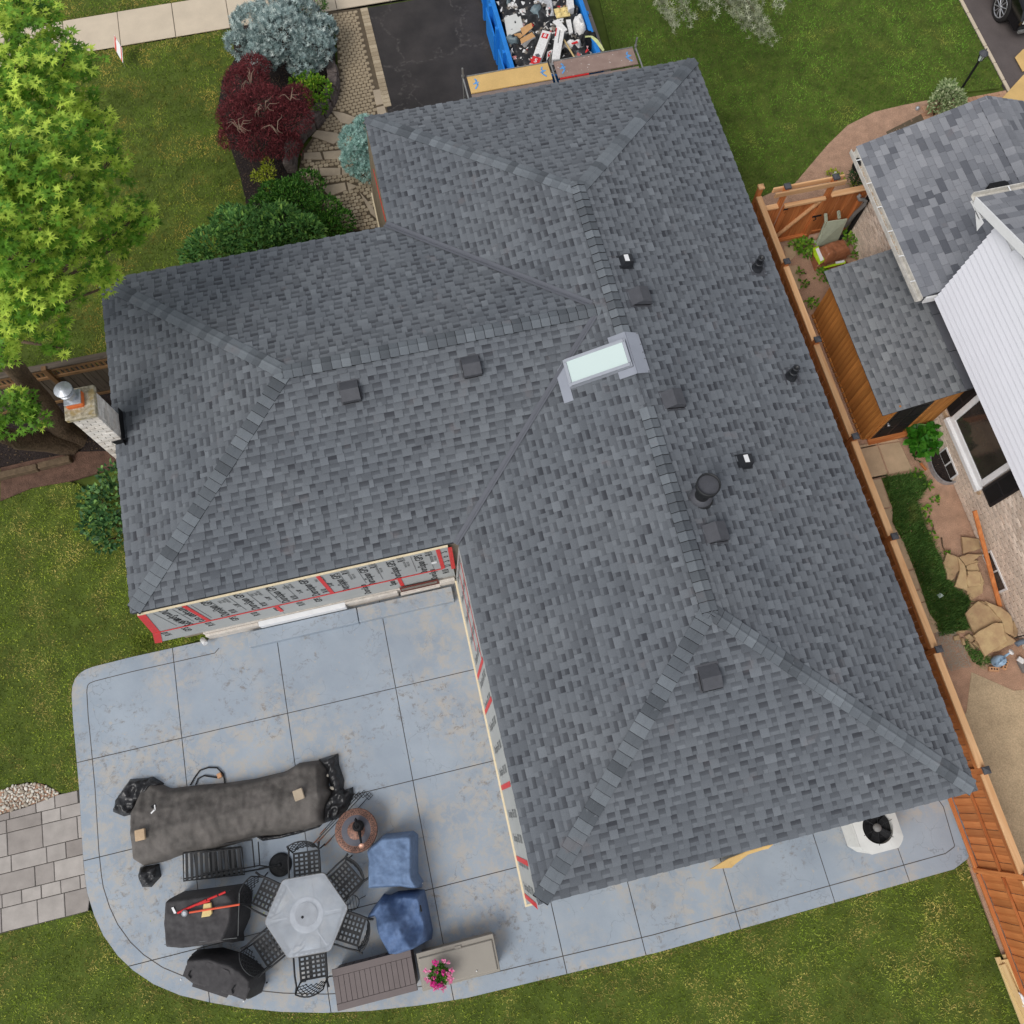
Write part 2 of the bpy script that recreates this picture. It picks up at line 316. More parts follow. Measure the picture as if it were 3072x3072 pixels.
c = t.ramp(t.noise(3, 5), [(.3, rgb(134, 112, 104)), (.7, rgb(158, 136, 126))])
c = t.mix(t.sstep(t.noise(16, 4), .66, .7), c, rgb(222, 216, 210)); t.color(c); M['splashdeck'] = t.m
M['greydeck'] = basic('grey_deck_board', rgb(136, 122, 116), .85, 0, var=.1)
M['bluespray'] = basic('blue_marking_paint', rgb(96, 156, 214), .7, 0, var=.1, bump=0)
M['sage'] = basic('sage_green_paint', rgb(168, 176, 156), .7, 0, var=.1, scale=10, bump=.15)
M['skyblue'] = basic('light_blue_plastic', rgb(152, 182, 208), .4, 0, var=.05, bump=.03)
M['claybrick'] = basic('clay_brick', rgb(202, 154, 116), .9)
M['taupe'] = basic('taupe_resin', rgb(152, 146, 136), .6, 0, var=.03, scale=3, bump=.05, bscale=160, fine=.05)
M['brownresin'] = basic('brown_grey_resin', rgb(112, 102, 100), .6, 0, var=.06, scale=4, bump=.1, bscale=120)
t = NT('bronze_table', .5, .35)
c = t.ramp(t.noise(26, 5), [(.35, rgb(92, 72, 66)), (.65, rgb(146, 108, 92))]); t.color(c); M['bronze'] = t.m
M['slate'] = basic('slate_table_inlay', rgb(92, 92, 100), .6, 0, var=.06)
M['copper'] = basic('pale_copper', rgb(232, 178, 152), .35, .4, var=.05, bump=.02)
M['acwhite'] = basic('off_white_metal_casing', rgb(208, 208, 204), .5, 0, var=.04, bump=.03, fine=.03)
M['carblack'] = basic('black_car_paint', rgb(14, 14, 18), .12, .1, var=.1, bump=0, spec=.7, fine=0)
M['rubber'] = basic('tyre_rubber', rgb(40, 38, 38), .85)
M['alloy'] = basic('alloy_rim', rgb(190, 190, 194), .3, .7, var=.1, bump=.02)
M['bluegrey'] = basic('blue_grey_hose', rgb(112, 126, 142), .5, 0, var=.1)
M['greypipe'] = basic('grey_corrugated_pipe', rgb(122, 120, 118), .6, 0, var=.1)
M['terrapot'] = basic('clay_pot', rgb(150, 96, 70), .85)
tg = NT('frosted_table_glass', .35, spec=.5)
tg.color(tg.ramp(tg.noise(5, 5), [(.3, rgb(186, 192, 200)), (.7, rgb(206, 212, 220))]))
tp = tg.n('ShaderNodeBsdfTransparent'); mx = tg.n('ShaderNodeMixShader'); mx.inputs[0].default_value = .5
tg.l(tp.outputs[0], mx.inputs[1]); tg.l(tg.b.outputs[0], mx.inputs[2]); tg.l(mx.outputs[0], tg.t.nodes['Material Output'].inputs['Surface'])
M['tableglass'] = tg.m
# ------------------------------------------------------------------ object helpers
LOC = {}
def meta(o, label=None, cat=None, group=None, kind=None):
    if label: o['label'] = label
    if cat: o['category'] = cat
    if group: o['group'] = group
    if kind: o['kind'] = kind
    return o
def thing(name, label, cat, loc=(0, 0, 0), group=None, rz=0.0):
    o = bpy.data.objects.new(name, None); COL.objects.link(o)
    o.location = loc; o.rotation_euler = (0, 0, rz); o.empty_display_size = .2
    LOC[o.name] = Vector(loc) if rz == 0 else None
    return meta(o, label, cat, group)
FONTS = []
def attach(o, parent, local=False):
    if parent is not None:
        o.parent = parent
        v = LOC.get(parent.name)
        if v is not None and not local: o.matrix_parent_inverse = Matrix.Translation(-v)
def newobj(name, me, parent=None, local=False, **kw):
    o = bpy.data.objects.new(name, me); COL.objects.link(o); attach(o, parent, local)
    return meta(o, **kw)
class MB:
    """collects shapes into one mesh"""
    def __init__(s): s.v = []; s.f = []; s.t = []; s.sm = []
    def add(s, vs, fs, tone=.5, smooth=False):
        b = len(s.v); s.v += [tuple(x) for x in vs]
        s.f += [tuple(b + i for i in f) for f in fs]
        s.t += list(tone) if hasattr(tone, '__len__') else [tone] * len(vs)
        s.sm += [smooth] * len(fs); return s
    def box(s, c, size, rot=None, tone=.5, bev=0.0):
        hx, hy, hz = size[0] / 2, size[1] / 2, size[2] / 2
        c = Vector(c); rot = rot or Matrix.Identity(3)
        if bev > 0:
            b = min(bev, hx * .49, hy * .49, hz * .49)
            ring = [(hx, hy - b), (hx - b, hy), (-hx + b, hy), (-hx, hy - b), (-hx, -hy + b), (-hx + b, -hy), (hx - b, -hy), (hx, -hy + b)]
            ins = [(x - math.copysign(b * .7, x), y - math.copysign(b * .7, y)) for x, y in ring]
            vs = [Vector((x, y, -hz)) for x, y in ring] + [Vector((x, y, hz - b)) for x, y in ring] + [Vector((x, y, hz)) for x, y in ins]
            fs = [(i, (i + 1) % 8, 8 + (i + 1) % 8, 8 + i) for i in range(8)] + [(8 + i, 8 + (i + 1) % 8, 16 + (i + 1) % 8, 16 + i) for i in range(8)] + [tuple(range(16, 24)), tuple(range(7, -1, -1))]
        else:
            vs = [Vector((x, y, z)) for z in (-hz, hz) for x, y in ((-hx, -hy), (hx, -hy), (hx, hy), (-hx, hy))]
            fs = [(3, 2, 1, 0), (4, 5, 6, 7), (0, 1, 5, 4), (1, 2, 6, 5), (2, 3, 7, 6), (3, 0, 4, 7)]
        return s.add([rot @ v + c for v in vs], fs, tone)
    def bb(s, x0, x1, y0, y1, z0, z1, tone=.5, bev=0):
        return s.box(((x0 + x1) / 2, (y0 + y1) / 2, (z0 + z1) / 2), (abs(x1 - x0), abs(y1 - y0), abs(z1 - z0)), None, tone, bev)
    def beam(s, p, q, wd, ht, up=(0, 0, 1), tone=.5, bev=0):
        p, q = Vector(p), Vector(q); d = (q - p); L = d.length; d.normalize()
        sdv = Vector(up).cross(d)
        if sdv.length < 1e-4: sdv = Vector((1, 0, 0)).cross(d)
        sdv.normalize(); u = d.cross(sdv)
        R = Matrix((d, sdv, u)).transposed()
        return s.box((p + q) / 2, (L, wd, ht), R, tone, bev)
    def prism(s, poly, z0, z1, tone=.5, bev=0.0):
        """vertical prism over a CCW (x, y) polygon, top edge softened"""
        n = len(poly)
        if sum(poly[i][0] * poly[(i + 1) % n][1] - poly[(i + 1) % n][0] * poly[i][1] for i in range(n)) < 0: poly = poly[::-1]
        if bev:
            ins = inset(poly, bev)
            vs = [(x, y, z0) for x, y in poly] + [(x, y, z1 - bev) for x, y in poly] + [(x, y, z1) for x, y in ins]
            fs = [(i, (i + 1) % n, n + (i + 1) % n, n + i) for i in range(n)] + [(n + i, n + (i + 1) % n, 2 * n + (i + 1) % n, 2 * n + i) for i in range(n)] + [tuple(range(2 * n, 3 * n))]
        else:
            vs = [(x, y, z0) for x, y in poly] + [(x, y, z1) for x, y in poly]
            fs = [(i, (i + 1) % n, n + (i + 1) % n, n + i) for i in range(n)] + [tuple(range(n, 2 * n)), tuple(range(n - 1, -1, -1))]
        return s.add(vs, fs, tone)
    def tube(s, pts, r, seg=8, tone=.5, cap=True):
        pts = [Vector(p) for p in pts]; n = len(pts); rs = r if hasattr(r, '__len__') else [r] * n
        ref = Vector((0, 0, 1)); vs = []; fs = []
        for i, p in enumerate(pts):
            d = (pts[min(i + 1, n - 1)] - pts[max(i - 1, 0)]).normalized()
            a = d.cross(ref)
            if a.length < 1e-3: a = d.cross(Vector((1, 0, 0)))
            a.normalize(); b = d.cross(a)
            for k in range(seg):
                th = 2 * math.pi * k / seg
                vs.append(p + (a * math.cos(th) + b * math.sin(th)) * rs[i])
        for i in range(n - 1):
            for k in range(seg):
                fs.append((i * seg + k, i * seg + (k + 1) % seg, (i + 1) * seg + (k + 1) % seg, (i + 1) * seg + k))
        s.add(vs, fs, tone, True)
        if cap: s.add(vs[:seg], [tuple(range(seg))], tone); s.add(vs[-seg:], [tuple(range(seg))[::-1]], tone)
        return s
    def lathe(s, prof, c=(0, 0, 0), axis=(0, 0, 1), seg=24, tone=.5, smooth=True, sx=1, sy=1):
        c = Vector(c); q = Vector((0, 0, 1)).rotation_difference(Vector(axis).normalized()); vs = []; fs = []
        for r, z in prof:
            for k in range(seg):
                th = 2 * math.pi * k / seg; vs.append(q @ Vector((r * math.cos(th) * sx, r * math.sin(th) * sy, z)) + c)
        for i in range(len(prof) - 1):
            for k in range(seg):
                fs.append((i * seg + k, i * seg + (k + 1) % seg, (i + 1) * seg + (k + 1) % seg, (i + 1) * seg + k))
        s.add(vs, fs, tone, smooth)
        for i in (0, len(prof) - 1):
            if prof[i][0] > 1e-4: s.add(vs[i * seg:(i + 1) * seg], [tuple(range(seg))], tone)
        return s
    def slab3(s, quad, t, n=None, tone=.5):
        """flat polygon of 3D points thickened by t along its normal"""
        q = [Vector(p) for p in quad]
        if n is None: n = (q[1] - q[0]).cross(q[2] - q[0])
        n = Vector(n).normalized(); k = len(q)
        vs = q + [p + n * t for p in q]
        return s.add(vs, [tuple(range(k - 1, -1, -1)), tuple(range(k, 2 * k))] + [(i, (i + 1) % k, k + (i + 1) % k, k + i) for i in range(k)], tone)
    def mesh(s, name, mat):
        me = bpy.data.meshes.new(name); me.from_pydata(s.v, [], s.f); me.materials.append(mat)
        me.attributes.new('tone', 'FLOAT', 'POINT').data.foreach_set('value', np.array(s.t, dtype=np.float32))
        if any(s.sm): me.polygons.foreach_set('use_smooth', s.sm)
        me.update(); return me
    def build(s, name, mat, parent=None, local=False, **kw):
        return newobj(name, s.mesh(name, mat), parent, local, **kw)
def inset(poly, d):
    n = len(poly); out = []
    for i in range(n):
        a, b, c = Vector(poly[i - 1]), Vector(poly[i]), Vector(poly[(i + 1) % n])
        e1, e2 = (b - a).normalized(), (c - b).normalized()
        n1, n2 = Vector((-e1.y, e1.x)), Vector((-e2.y, e2.x))
        m = n1 + n2
        m = m / max(.3, m.length_squared) * 2 if m.length > 1e-6 else n1
        out.append(tuple(b + m * d))
    return out
def ccw(poly):
    n = len(poly)
    return poly if sum(poly[i][0] * poly[(i + 1) % n][1] - poly[(i + 1) % n][0] * poly[i][1] for i in range(n)) > 0 else poly[::-1]
def clip(subj, conv):
    """clip a polygon by a convex CCW polygon"""
    out = list(subj); n = len(conv)
    for i in range(n):
        ax, ay = conv[i]; bx, by = conv[(i + 1) % n]; ex, ey = bx - ax, by - ay
        inp, out = out, []
        if not inp: return []
        p = inp[-1]; dp = ex * (p[1] - ay) - ey * (p[0] - ax)
        for q in inp:
            dq = ex * (q[1] - ay) - ey * (q[0] - ax)
            if dq >= 0:
                if dp < 0: k = dp / (dp - dq); out.append((p[0] + (q[0] - p[0]) * k, p[1] + (q[1] - p[1]) * k))
                out.append(q)
            elif dp >= 0:
                k = dp / (dp - dq); out.append((p[0] + (q[0] - p[0]) * k, p[1] + (q[1] - p[1]) * k))
            p, dp = q, dq
    res = []
    for q in out:
        if not res or abs(q[0] - res[-1][0]) + abs(q[1] - res[-1][1]) > 1e-5: res.append(q)
    if len(res) > 1 and abs(res[0][0] - res[-1][0]) + abs(res[0][1] - res[-1][1]) < 1e-5: res.pop()
    return res if len(res) > 2 else []
def inpoly(xy, poly):
    x, y = xy[:, 0], xy[:, 1]; r = np.zeros(len(x), bool); n = len(poly)
    for i in range(n):
        (x1, y1), (x2, y2) = poly[i], poly[(i + 1) % n]
        if y1 == y2: continue
        r ^= ((y1 > y) != (y2 > y)) & (x < (x2 - x1) * (y - y1) / (y2 - y1) + x1)
    return r
def area2(p): return abs(sum(p[i][0] * p[(i + 1) % len(p)][1] - p[(i + 1) % len(p)][0] * p[i][1] for i in range(len(p)))) / 2
def arr_mesh(name, verts, tris, tone, mat, smooth=False):
    """fast mesh of triangles from numpy arrays"""
    me = bpy.data.meshes.new(name); nv, nt = len(verts), len(tris)
    me.vertices.add(nv); me.vertices.foreach_set('co', np.ascontiguousarray(verts, dtype=np.float32).ravel())
    me.loops.add(nt * 3); me.loops.foreach_set('vertex_index', np.ascontiguousarray(tris, dtype=np.int32).ravel())
    me.polygons.add(nt); me.polygons.foreach_set('loop_start', np.arange(0, nt * 3, 3, dtype=np.int32))
    try: me.polygons.foreach_set('loop_total', np.full(nt, 3, dtype=np.int32))
    except Exception: pass
    me.update(calc_edges=True)
    me.attributes.new('tone', 'FLOAT', 'POINT').data.foreach_set('value', np.asarray(tone, dtype=np.float32))
    me.materials.append(mat); me.validate(); return me
# ---- scattered leaf shapes -------------------------------------------------
def shape_leaf(w=.5):      # pointed leaf along +x, slightly folded
    v = np.array([[0, 0, 0], [.3, w * .5, .06], [.3, -w * .5, .06], [.65, w * .36, .02], [.65, -w * .36, .02], [1, 0, -.12], [.45, 0, -.02]])
    f = np.array([[0, 6, 1], [0, 2, 6], [1, 6, 3], [2, 4, 6], [3, 6, 5], [4, 5, 6]]); return v, f
def shape_maple():         # five pointed lobes
    ang = np.radians([-150, -100, -70, -45, -26, -12, 0, 12, 26, 45, 70, 100, 150]); rad = np.array([.18, .55, .28, .8, .36, .62, 1.0, .62, .36, .8, .28, .55, .18])
    rad[5] = rad[7] = .58
    v = [[.12, 0, 0.03]] + [[r * math.cos(a) * 1.0 + .1, r * math.sin(a) * .8, -.16 * r * r] for a, r in zip(ang, rad)]
    f = [[0, i, i + 1] for i in range(1, 13)]; return np.array(v), np.array(f)
def shape_blade():
    return np.array([[0, -.5, 0], [0, .5, 0], [1, 0, .25]]), np.array([[0, 1, 2]])
def shape_tuft(n=7, w=.16):
    vs, fs = [], []
    for k in range(n):
        a = 2 * math.pi * k / n; b = .25 + .45 * ((k * 37) % 10) / 10
        d = np.array([math.cos(a) * math.cos(b), math.sin(a) * math.cos(b), math.sin(b)]); s_ = np.array([-math.sin(a), math.cos(a), 0]) * w
        i = len(vs); vs += [-s_ * .6, s_ * .6, d * .75 + s_ * .5, d * .75 - s_ * .5, d]; fs += [[i, i + 1, i + 2], [i, i + 2, i + 3], [i + 3, i + 2, i + 4]]
    return np.array(vs), np.array(fs)
def frames(dirs, roll):
    """orthonormal frames whose x axis is dirs"""
    d = dirs / np.linalg.norm(dirs, axis=1, keepdims=True)
    up = np.tile([0, 0, 1.0], (len(d), 1)); up[np.abs(d[:, 2]) > .95] = [1, 0, 0]
    y = np.cross(up, d); y /= np.linalg.norm(y, axis=1, keepdims=True); z = np.cross(d, y)
    c, s_ = np.cos(roll)[:, None], np.sin(roll)[:, None]
    return d, y * c + z * s_, z * c - y * s_
def scatter(shape, pos, dirs, size, tone, roll=None):
    v, f = shape; n = len(pos); roll = NR.uniform(-.6, .6, n) if roll is None else roll
    X, Y, Z = frames(dirs, roll); size = np.broadcast_to(np.asarray(size, float), (n,))
    V = pos[:, None, :] + size[:, None, None] * (v[None, :, 0:1] * X[:, None] + v[None, :, 1:2] * Y[:, None] + v[None, :, 2:3] * Z[:, None])
    F = f[None] + (np.arange(n) * len(v))[:, None, None]
    return V.reshape(-1, 3), F.reshape(-1, 3), np.repeat(tone, len(v))
def merge(parts):
    vs, fs, ts = [], [], []; b = 0
    for v, f, t_ in parts: vs.append(v); fs.append(f + b); ts.append(t_); b += len(v)
    return np.vstack(vs), np.vstack(fs), np.concatenate(ts)
def bush_points(blobs, n, jitter=.25, low=-.25):
    """points and outward directions over the upper shell of several ellipsoids; blobs = (centre, (rx, ry, rz))"""
    vol = np.array([b[1][0] * b[1][1] + b[1][2] * (b[1][0] + b[1][1]) for b in blobs]); cnt = np.maximum(3, (vol / vol.sum() * n).astype(int))
    P, N = [], []
    for (c, r), k in zip(blobs, cnt):
        d = NR.normal(size=(k * 3, 3)); d /= np.linalg.norm(d, axis=1, keepdims=True); d = d[d[:, 2] > low][:k]
        rr = 1 - np.abs(NR.normal(0, jitter, len(d)))[:, None]; rr = np.clip(rr, .2, 1.0) * (1 + NR.normal(0, .05, (len(d), 1)))
        P.append(np.array(c) + d * np.array(r) * rr); N.append(d / np.array(r))
    P, N = np.vstack(P), np.vstack(N); N /= np.linalg.norm(N, axis=1, keepdims=True); return P, N
def bush(name, label, cat, blobs, mat, shape, size, n, up=.4, group=None, tone_c=.5, tone_s=.2, stems=3, jitter=.22, parent_loc=None, spread=.7, low=-.25, ztop=True):
    """a shrub: woody stem part plus a crown of real leaves"""
    c0 = Vector(blobs[0][0]); root = thing(name, label, cat, (c0.x, c0.y, 0), group)
    P, N = bush_points(blobs, n, jitter, low)
    d = N + NR.normal(0, spread, P.shape); d[:, 2] += up
    zlo, zhi = P[:, 2].min(), P[:, 2].max()
    tone = np.clip(NR.normal(tone_c, tone_s, len(P)) + (.12 * ((P[:, 2] - zlo) / (zhi - zlo + .01) - .5) if ztop else 0), 0, 1)
    sz = size * NR.uniform(.7, 1.25, len(P))
    V, F, T = scatter(shape, P, d, sz, tone)
    newobj('foliage', arr_mesh('foliage', V, F, T, mat), root, kind='stuff')
    m = MB()
    for b, (c, r) in enumerate(blobs):
        for k in range(stems):
            a = RD.uniform(0, 6.28); e = Vector(c) + Vector((math.cos(a) * r[0] * .6, math.sin(a) * r[1] * .6, r[2] * .4))
            s0 = Vector((c0.x, c0.y, 0)).lerp(Vector((c[0], c[1], 0)), .7)
            m.tube([s0, s0.lerp(e, .5) + Vector((RD.uniform(-.05, .05), RD.uniform(-.05, .05), 0)), e], [.018, .012, .005], 5)
    m.build('stem', M['bark'], root)
    return root
# ---- draped cloth / mound height fields ------------------------------------
def drape(name, mat, plan, h, w=.1, step=.035, wr=.02, wscale=5, seed=0, parent=None, hfun=None, z0=0.0, local=False, sag=0.0, **kw):
    """cloth over something: plan polygon (world xy), height h, edge run-off width w, wrinkles wr"""
    poly = ccw(list(plan)); px = np.array(poly); x0, y0 = px.min(0) - step; x1, y1 = px.max(0) + step
    nx, ny = int((x1 - x0) / step) + 2, int((y1 - y0) / step) + 2
    gx, gy = np.meshgrid(x0 + np.arange(nx) * step, y0 + np.arange(ny) * step, indexing='ij'); xy = np.stack([gx.ravel(), gy.ravel()], 1)
    a = px; b = np.roll(px, -1, 0); e = b - a; L2 = (e ** 2).sum(1)
    tt = np.clip(((xy[:, None] - a[None]) * e[None]).sum(2) / L2[None], 0, 1); q = a[None] + tt[..., None] * e[None]
    dd = np.linalg.norm(xy[:, None] - q, axis=2); k = dd.argmin(1); dist = dd[np.arange(len(xy)), k]; near = q[np.arange(len(xy)), k]
    ins = inpoly(xy, poly); dist = np.where(ins, dist, 0); xy = np.where(ins[:, None], xy, near)
    s_ = np.clip(dist / w, 0, 1); s_ = s_ * (2 - s_)
    nzv = np.array([mnoise.fractal(Vector((x * wscale + seed, y * wscale, seed * .7)), 1.0, 2.0, 4) for x, y in xy])
    rid = np.array([1 - abs(mnoise.noise(Vector((x * wscale * .6 - y * wscale * .25 + seed * 3, y * wscale * .45, seed)))) * 2.2 for x, y in xy])
    hh = h * np.ones(len(xy)) if hfun is None else np.array([hfun(x, y) for x, y in xy])
    z = z0 + hh * s_ + (nzv * wr + np.clip(rid, 0, 1) * wr * 1.1) * np.clip(s_ * 1.5, 0, 1) - sag * (1 - s_) * 0
    keep = ins.reshape(nx, ny); vid = -np.ones((nx, ny), int); V = []; F = []
    def gid(i, j):
        if vid[i, j] < 0: vid[i, j] = len(V); m_ = i * ny + j; V.append((xy[m_, 0], xy[m_, 1], z[m_]))
        return vid[i, j]
    for i in range(nx - 1):
        for j in range(ny - 1):
            if keep[i, j] + keep[i + 1, j] + keep[i + 1, j + 1] + keep[i, j + 1] >= 1:
                f = [gid(i, j), gid(i + 1, j), gid(i + 1, j + 1), gid(i, j + 1)]; F.append(f)
    m = MB(); m.add(V, F, .5, True); o = m.build(name, mat, parent, local, **kw); return o
def copy_tree(o, parent=None):
    c = o.copy(); COL.objects.link(c)
    if parent is not None: c.parent = parent
    for ch in list(o.children): copy_tree(ch, c)
    return c
def text(body, pos, right, up, size, mat, parent=None, name='lettering', align='CENTER', sx=1.0):
    cu = bpy.data.curves.new(name, 'FONT'); cu.body = body; cu.size = size; cu.align_x = align; cu.align_y = 'CENTER'; cu.extrude = .0006; cu.offset = size * .012
    cu.materials.append(mat); cu.resolution_u = 2
    o = bpy.data.objects.new(name, cu); COL.objects.link(o)
    r = Vector(right).normalized(); u = Vector(up); u = (u - r * u.dot(r)).normalized(); n = r.cross(u)
    Mx = Matrix(((r.x * sx, u.x, n.x, pos[0]), (r.y * sx, u.y, n.y, pos[1]), (r.z * sx, u.z, n.z, pos[2]), (0, 0, 0, 1)))
    o.matrix_basis = Mx; attach(o, parent); FONTS.append(o); return o
# ================================================================== SETTING
def sheet(name, poly, z, mat, z0=None, kind='structure', parent=None, label=None):
    return MB().prism(list(poly), z - .05 if z0 is None else z0, z).build(name, mat, parent, kind=kind if parent is None else None, label=label)
m = MB(); S_ = 260; NN = 12
m.add([(-S_ + 2 * S_ * i / NN, -S_ + 2 * S_ * j / NN, -.09) for i in range(NN + 1) for j in range(NN + 1)],
      [(i * (NN + 1) + j, (i + 1) * (NN + 1) + j, (i + 1) * (NN + 1) + j + 1, i * (NN + 1) + j + 1) for i in range(NN) for j in range(NN)])
m.build('ground', M['soil_under'], kind='structure')
W, L, VA, VB, WL, HE, SL = 7.57, 16.17, 6.237, 13.261, 5.914, 2.6, .308
HW = (VB - VA) / 2; VR = (VA + VB) / 2
# --- lawns (polygons in world metres)
lawnA = [(-16, 13.0), (-16, 22.42)] + P2(ZM(0, 0, 1), [(691, 84), (706, 170), (665, 240), (652, 330), (690, 440), (722, 535), (736, 600), (742, 690)]) + [(-2.8, 13.0)]
lawnB = P2(ZM(0, 0, 1), [(1800, 0), (1835, 150), (1900, 230)]) + [(7.0, 16.0), (7.0, 12.9)] + P2(D, [(1435, 372), (1478, 352), (1500, 345), (1528, 312), (1562, 272), (1600, 235), (1650, 210), (1700, 198), (1750, 188)]) + P2(ZM(0, 0, 1), [(2880, 275), (3000, 262), (3012, 245), (2884, 0)]) + [(16.6, 27), (6.9, 27)]
lawnC = P2(D, [(0, 945), (60, 920), (130, 908)]) + [(-6.6, 9.4), (-6.1, 9.4), (-5.9, 6.4)] + P2(z6, [(830, 1300), (1330, 1190), (1540, 1260)]) + P2(zp, [(1250, 108), (670, 243), (580, 290), (528, 350), (518, 440), (545, 800), (575, 1140), (440, 1160), (330, 1090), (200, 1075), (0, 1110)]) + [(-16, 2.0), (-16, 8.8)]
rimD = [(178, 1728), (195, 1765), (222, 1803), (250, 1830), (290, 1857), (340, 1878), (400, 1892), (460, 1902), (530, 1909), (610, 1911), (700, 1907), (790, 1897), (880, 1883), (1050, 1842), (1240, 1797), (1500, 1724), (1800, 1640), (1826, 1620)]
rim = P2(D, rimD)
lawnD = P2(D, [(0, 1762), (170, 1718)]) + rim + P2(D, [(1838, 1680), (1860, 1730)]) + [(8.18, -3.0), (8.18, -9), (-16, -9), (-16, -1.0)]
boul = [(-16, 23.72), (6.3, 23.72), (6.3, 28), (-16, 28)]
for nm, pl, mt in (('lawn', lawnA, 'grassA'), ('lawn', lawnB, 'grassB'), ('lawn', lawnC, 'grassC'), ('lawn', lawnD, 'grassC'), ('verge', boul, 'grassA')):
    sheet(nm, pl, -.03, M['soil_under'], -.085)
def blades(name, poly, n, mat, size=.05, wd=.22, tilt=.5, z=-.03, holes=()):
    p = np.array(poly); lo, hi = p.min(0), p.max(0); lo = np.maximum(lo, [-11, -6.5]); hi = np.minimum(hi, [18.5, 26])
    xy = NR.uniform(lo, hi, (int(n), 2)); xy = xy[inpoly(xy, poly)]
    for h in holes: xy = xy[~inpoly(xy, h)]
    k = len(xy); a = NR.uniform(0, 6.283, k) ; el = np.abs(NR.normal(tilt, .35, k))
    d = np.stack([np.cos(a) * np.cos(el), np.sin(a) * np.cos(el), np.sin(el)], 1)
    v, f = shape_blade(); v = v * np.array([1, wd, 1])
    V, F, T = scatter((v, f), np.column_stack([xy, np.full(k, z)]), d, size * NR.uniform(.6, 1.5, k), np.clip(NR.normal(.5, .22, k), 0, 1), NR.uniform(-1, 1, k))
    return newobj(name, arr_mesh(name, V, F, T, mat), kind='stuff')
def dens(poly): 
    p = np.array(poly); lo, hi = np.maximum(p.min(0), [-11, -6.5]), np.minimum(p.max(0), [18.5, 26]); return float(np.prod(hi - lo))
for pl, mt, dn, sz in ((lawnA, 'grassA', 1000, .052), (lawnB, 'grassB', 1000, .05), (lawnC, 'grassC', 1400, .045), (lawnD, 'grassC', 1400, .045), (boul, 'grassA', 900, .05)):
    blades('grass', pl, dens(pl) * dn, M[mt], sz)
def band(line, wd, out=True):
    a = [Vector(p) for p in line]; o = []
    for i, p in enumerate(a):
        d = (a[min(i + 1, len(a) - 1)] - a[max(i - 1, 0)]).normalized(); o.append(tuple(p + Vector((d.y, -d.x)) * wd))
    return [tuple(p) for p in a] + o[::-1]
sideL = P2(zp, [(1250, 106), (960, 170), (670, 243), (615, 265), (575, 292), (543, 330), (524, 385), (519, 440), (528, 620), (545, 800), (575, 1150)])
def blades_fast(nm, poly, per, mt, sz): 
    p = np.array(poly); return blades(nm, poly, float(np.prod(p.max(0) - p.min(0))) * per, M[mt], sz)
for i in range(len(rim) - 1): blades_fast('dry_edge_grass', band([rim[i], rim[i + 1]], .06 + .1 * RD.random()), 900, 'grassE', .045)
for i in range(len(sideL) - 1): blades_fast('dry_edge_grass', band([sideL[i], sideL[i + 1]], -.06 - .08 * RD.random()), 900, 'grassE', .045); blades_fast('dry_edge_grass', band([sideL[i], sideL[i + 1]], .06 + .1 * RD.random()), 900, 'grassE', .045)
blades_fast('dry_edge_grass', [(-10, 22.2), (-2.9, 22.2), (-2.9, 22.46), (-10, 22.46)], 500, 'grassE', .05); blades_fast('dry_edge_grass', [(-10, 23.68), (3.3, 23.68), (3.3, 24.0), (-10, 24.0)], 500, 'grassE', .05)
# yellow leaf litter on the side lawn
k = 1500; xy = NR.uniform([-10.5, 2.5], [-5.8, 9.5], (k, 2)); xy = xy[inpoly(xy, lawnC)]; x2 = NR.uniform([-10.5, -4.5], [1.5, 1.5], (1100, 2)); xy = np.vstack([xy, x2[inpoly(x2, lawnD)]]); x3 = NR.normal([-5.3, .95], [.8, .12], (90, 2)); xy = np.vstack([xy, x3]); x4 = NR.uniform([-9, 13.4], [-2.8, 20], (260, 2)); xy = np.vstack([xy, x4[inpoly(x4, lawnA)]])
V, F, T = scatter(shape_leaf(.4), np.column_stack([xy, np.full(len(xy), .0)]), np.column_stack([NR.normal(size=(len(xy), 2)), np.full(len(xy), .1)]), NR.uniform(.02, .05, len(xy)), NR.uniform(.4, 1, len(xy)))
newobj('leaf_litter', arr_mesh('leaf_litter', V, F, T, M['yellowgreen']), kind='stuff')
# --- planting beds and bare soil
bedF = P2(ZM(0, 0, 1), [(691, 84), (706, 170), (665, 240), (652, 330), (690, 440), (722, 535), (736, 600), (742, 690), (1000, 690), (900, 600), (880, 470), (920, 400), (985, 320), (1010, 250), (1000, 100), (930, 0), (700, -60)])
sheet('planting_bed', bedF, -.02, M['mulch'])
bedW = [(-16, 8.8)] + P2(D, [(0, 880), (60, 868), (150, 855)]) + [(-6.0, 10.3), (-6.0, 13.2), (-16, 13.2)]
sheet('mulch_bed', bedW, -.02, M['mulch'])
sheet('soil_strip', P2(D, [(0, 945), (60, 920), (130, 908), (222, 880), (225, 850), (150, 852), (60, 868), (0, 882)]), -.012, M['darksoil'])
sheet('soil_bed', P2(D, [(1435, 372), (1478, 352), (1500, 345), (1528, 312), (1562, 272), (1600, 235), (1650, 210), (1700, 198), (1750, 188), (1815, 168)]) + [(14, 13.2), (10.9, 12.7), (8.3, 12.7)], -.02, M['soil'])
sheet('side_yard_soil', [(8.2, -6), (10.95, -6), (10.95, 12.7), (8.2, 12.7)], -.025, M['soil'])
sheet('sandy_ground', [(8.42, -8), (13, -8), (13, 1.0), (10.4, 1.35), (9.7, 1.9), (9.3, 1.2), (8.9, .8), (8.7, .2)], -.015, M['sand'])
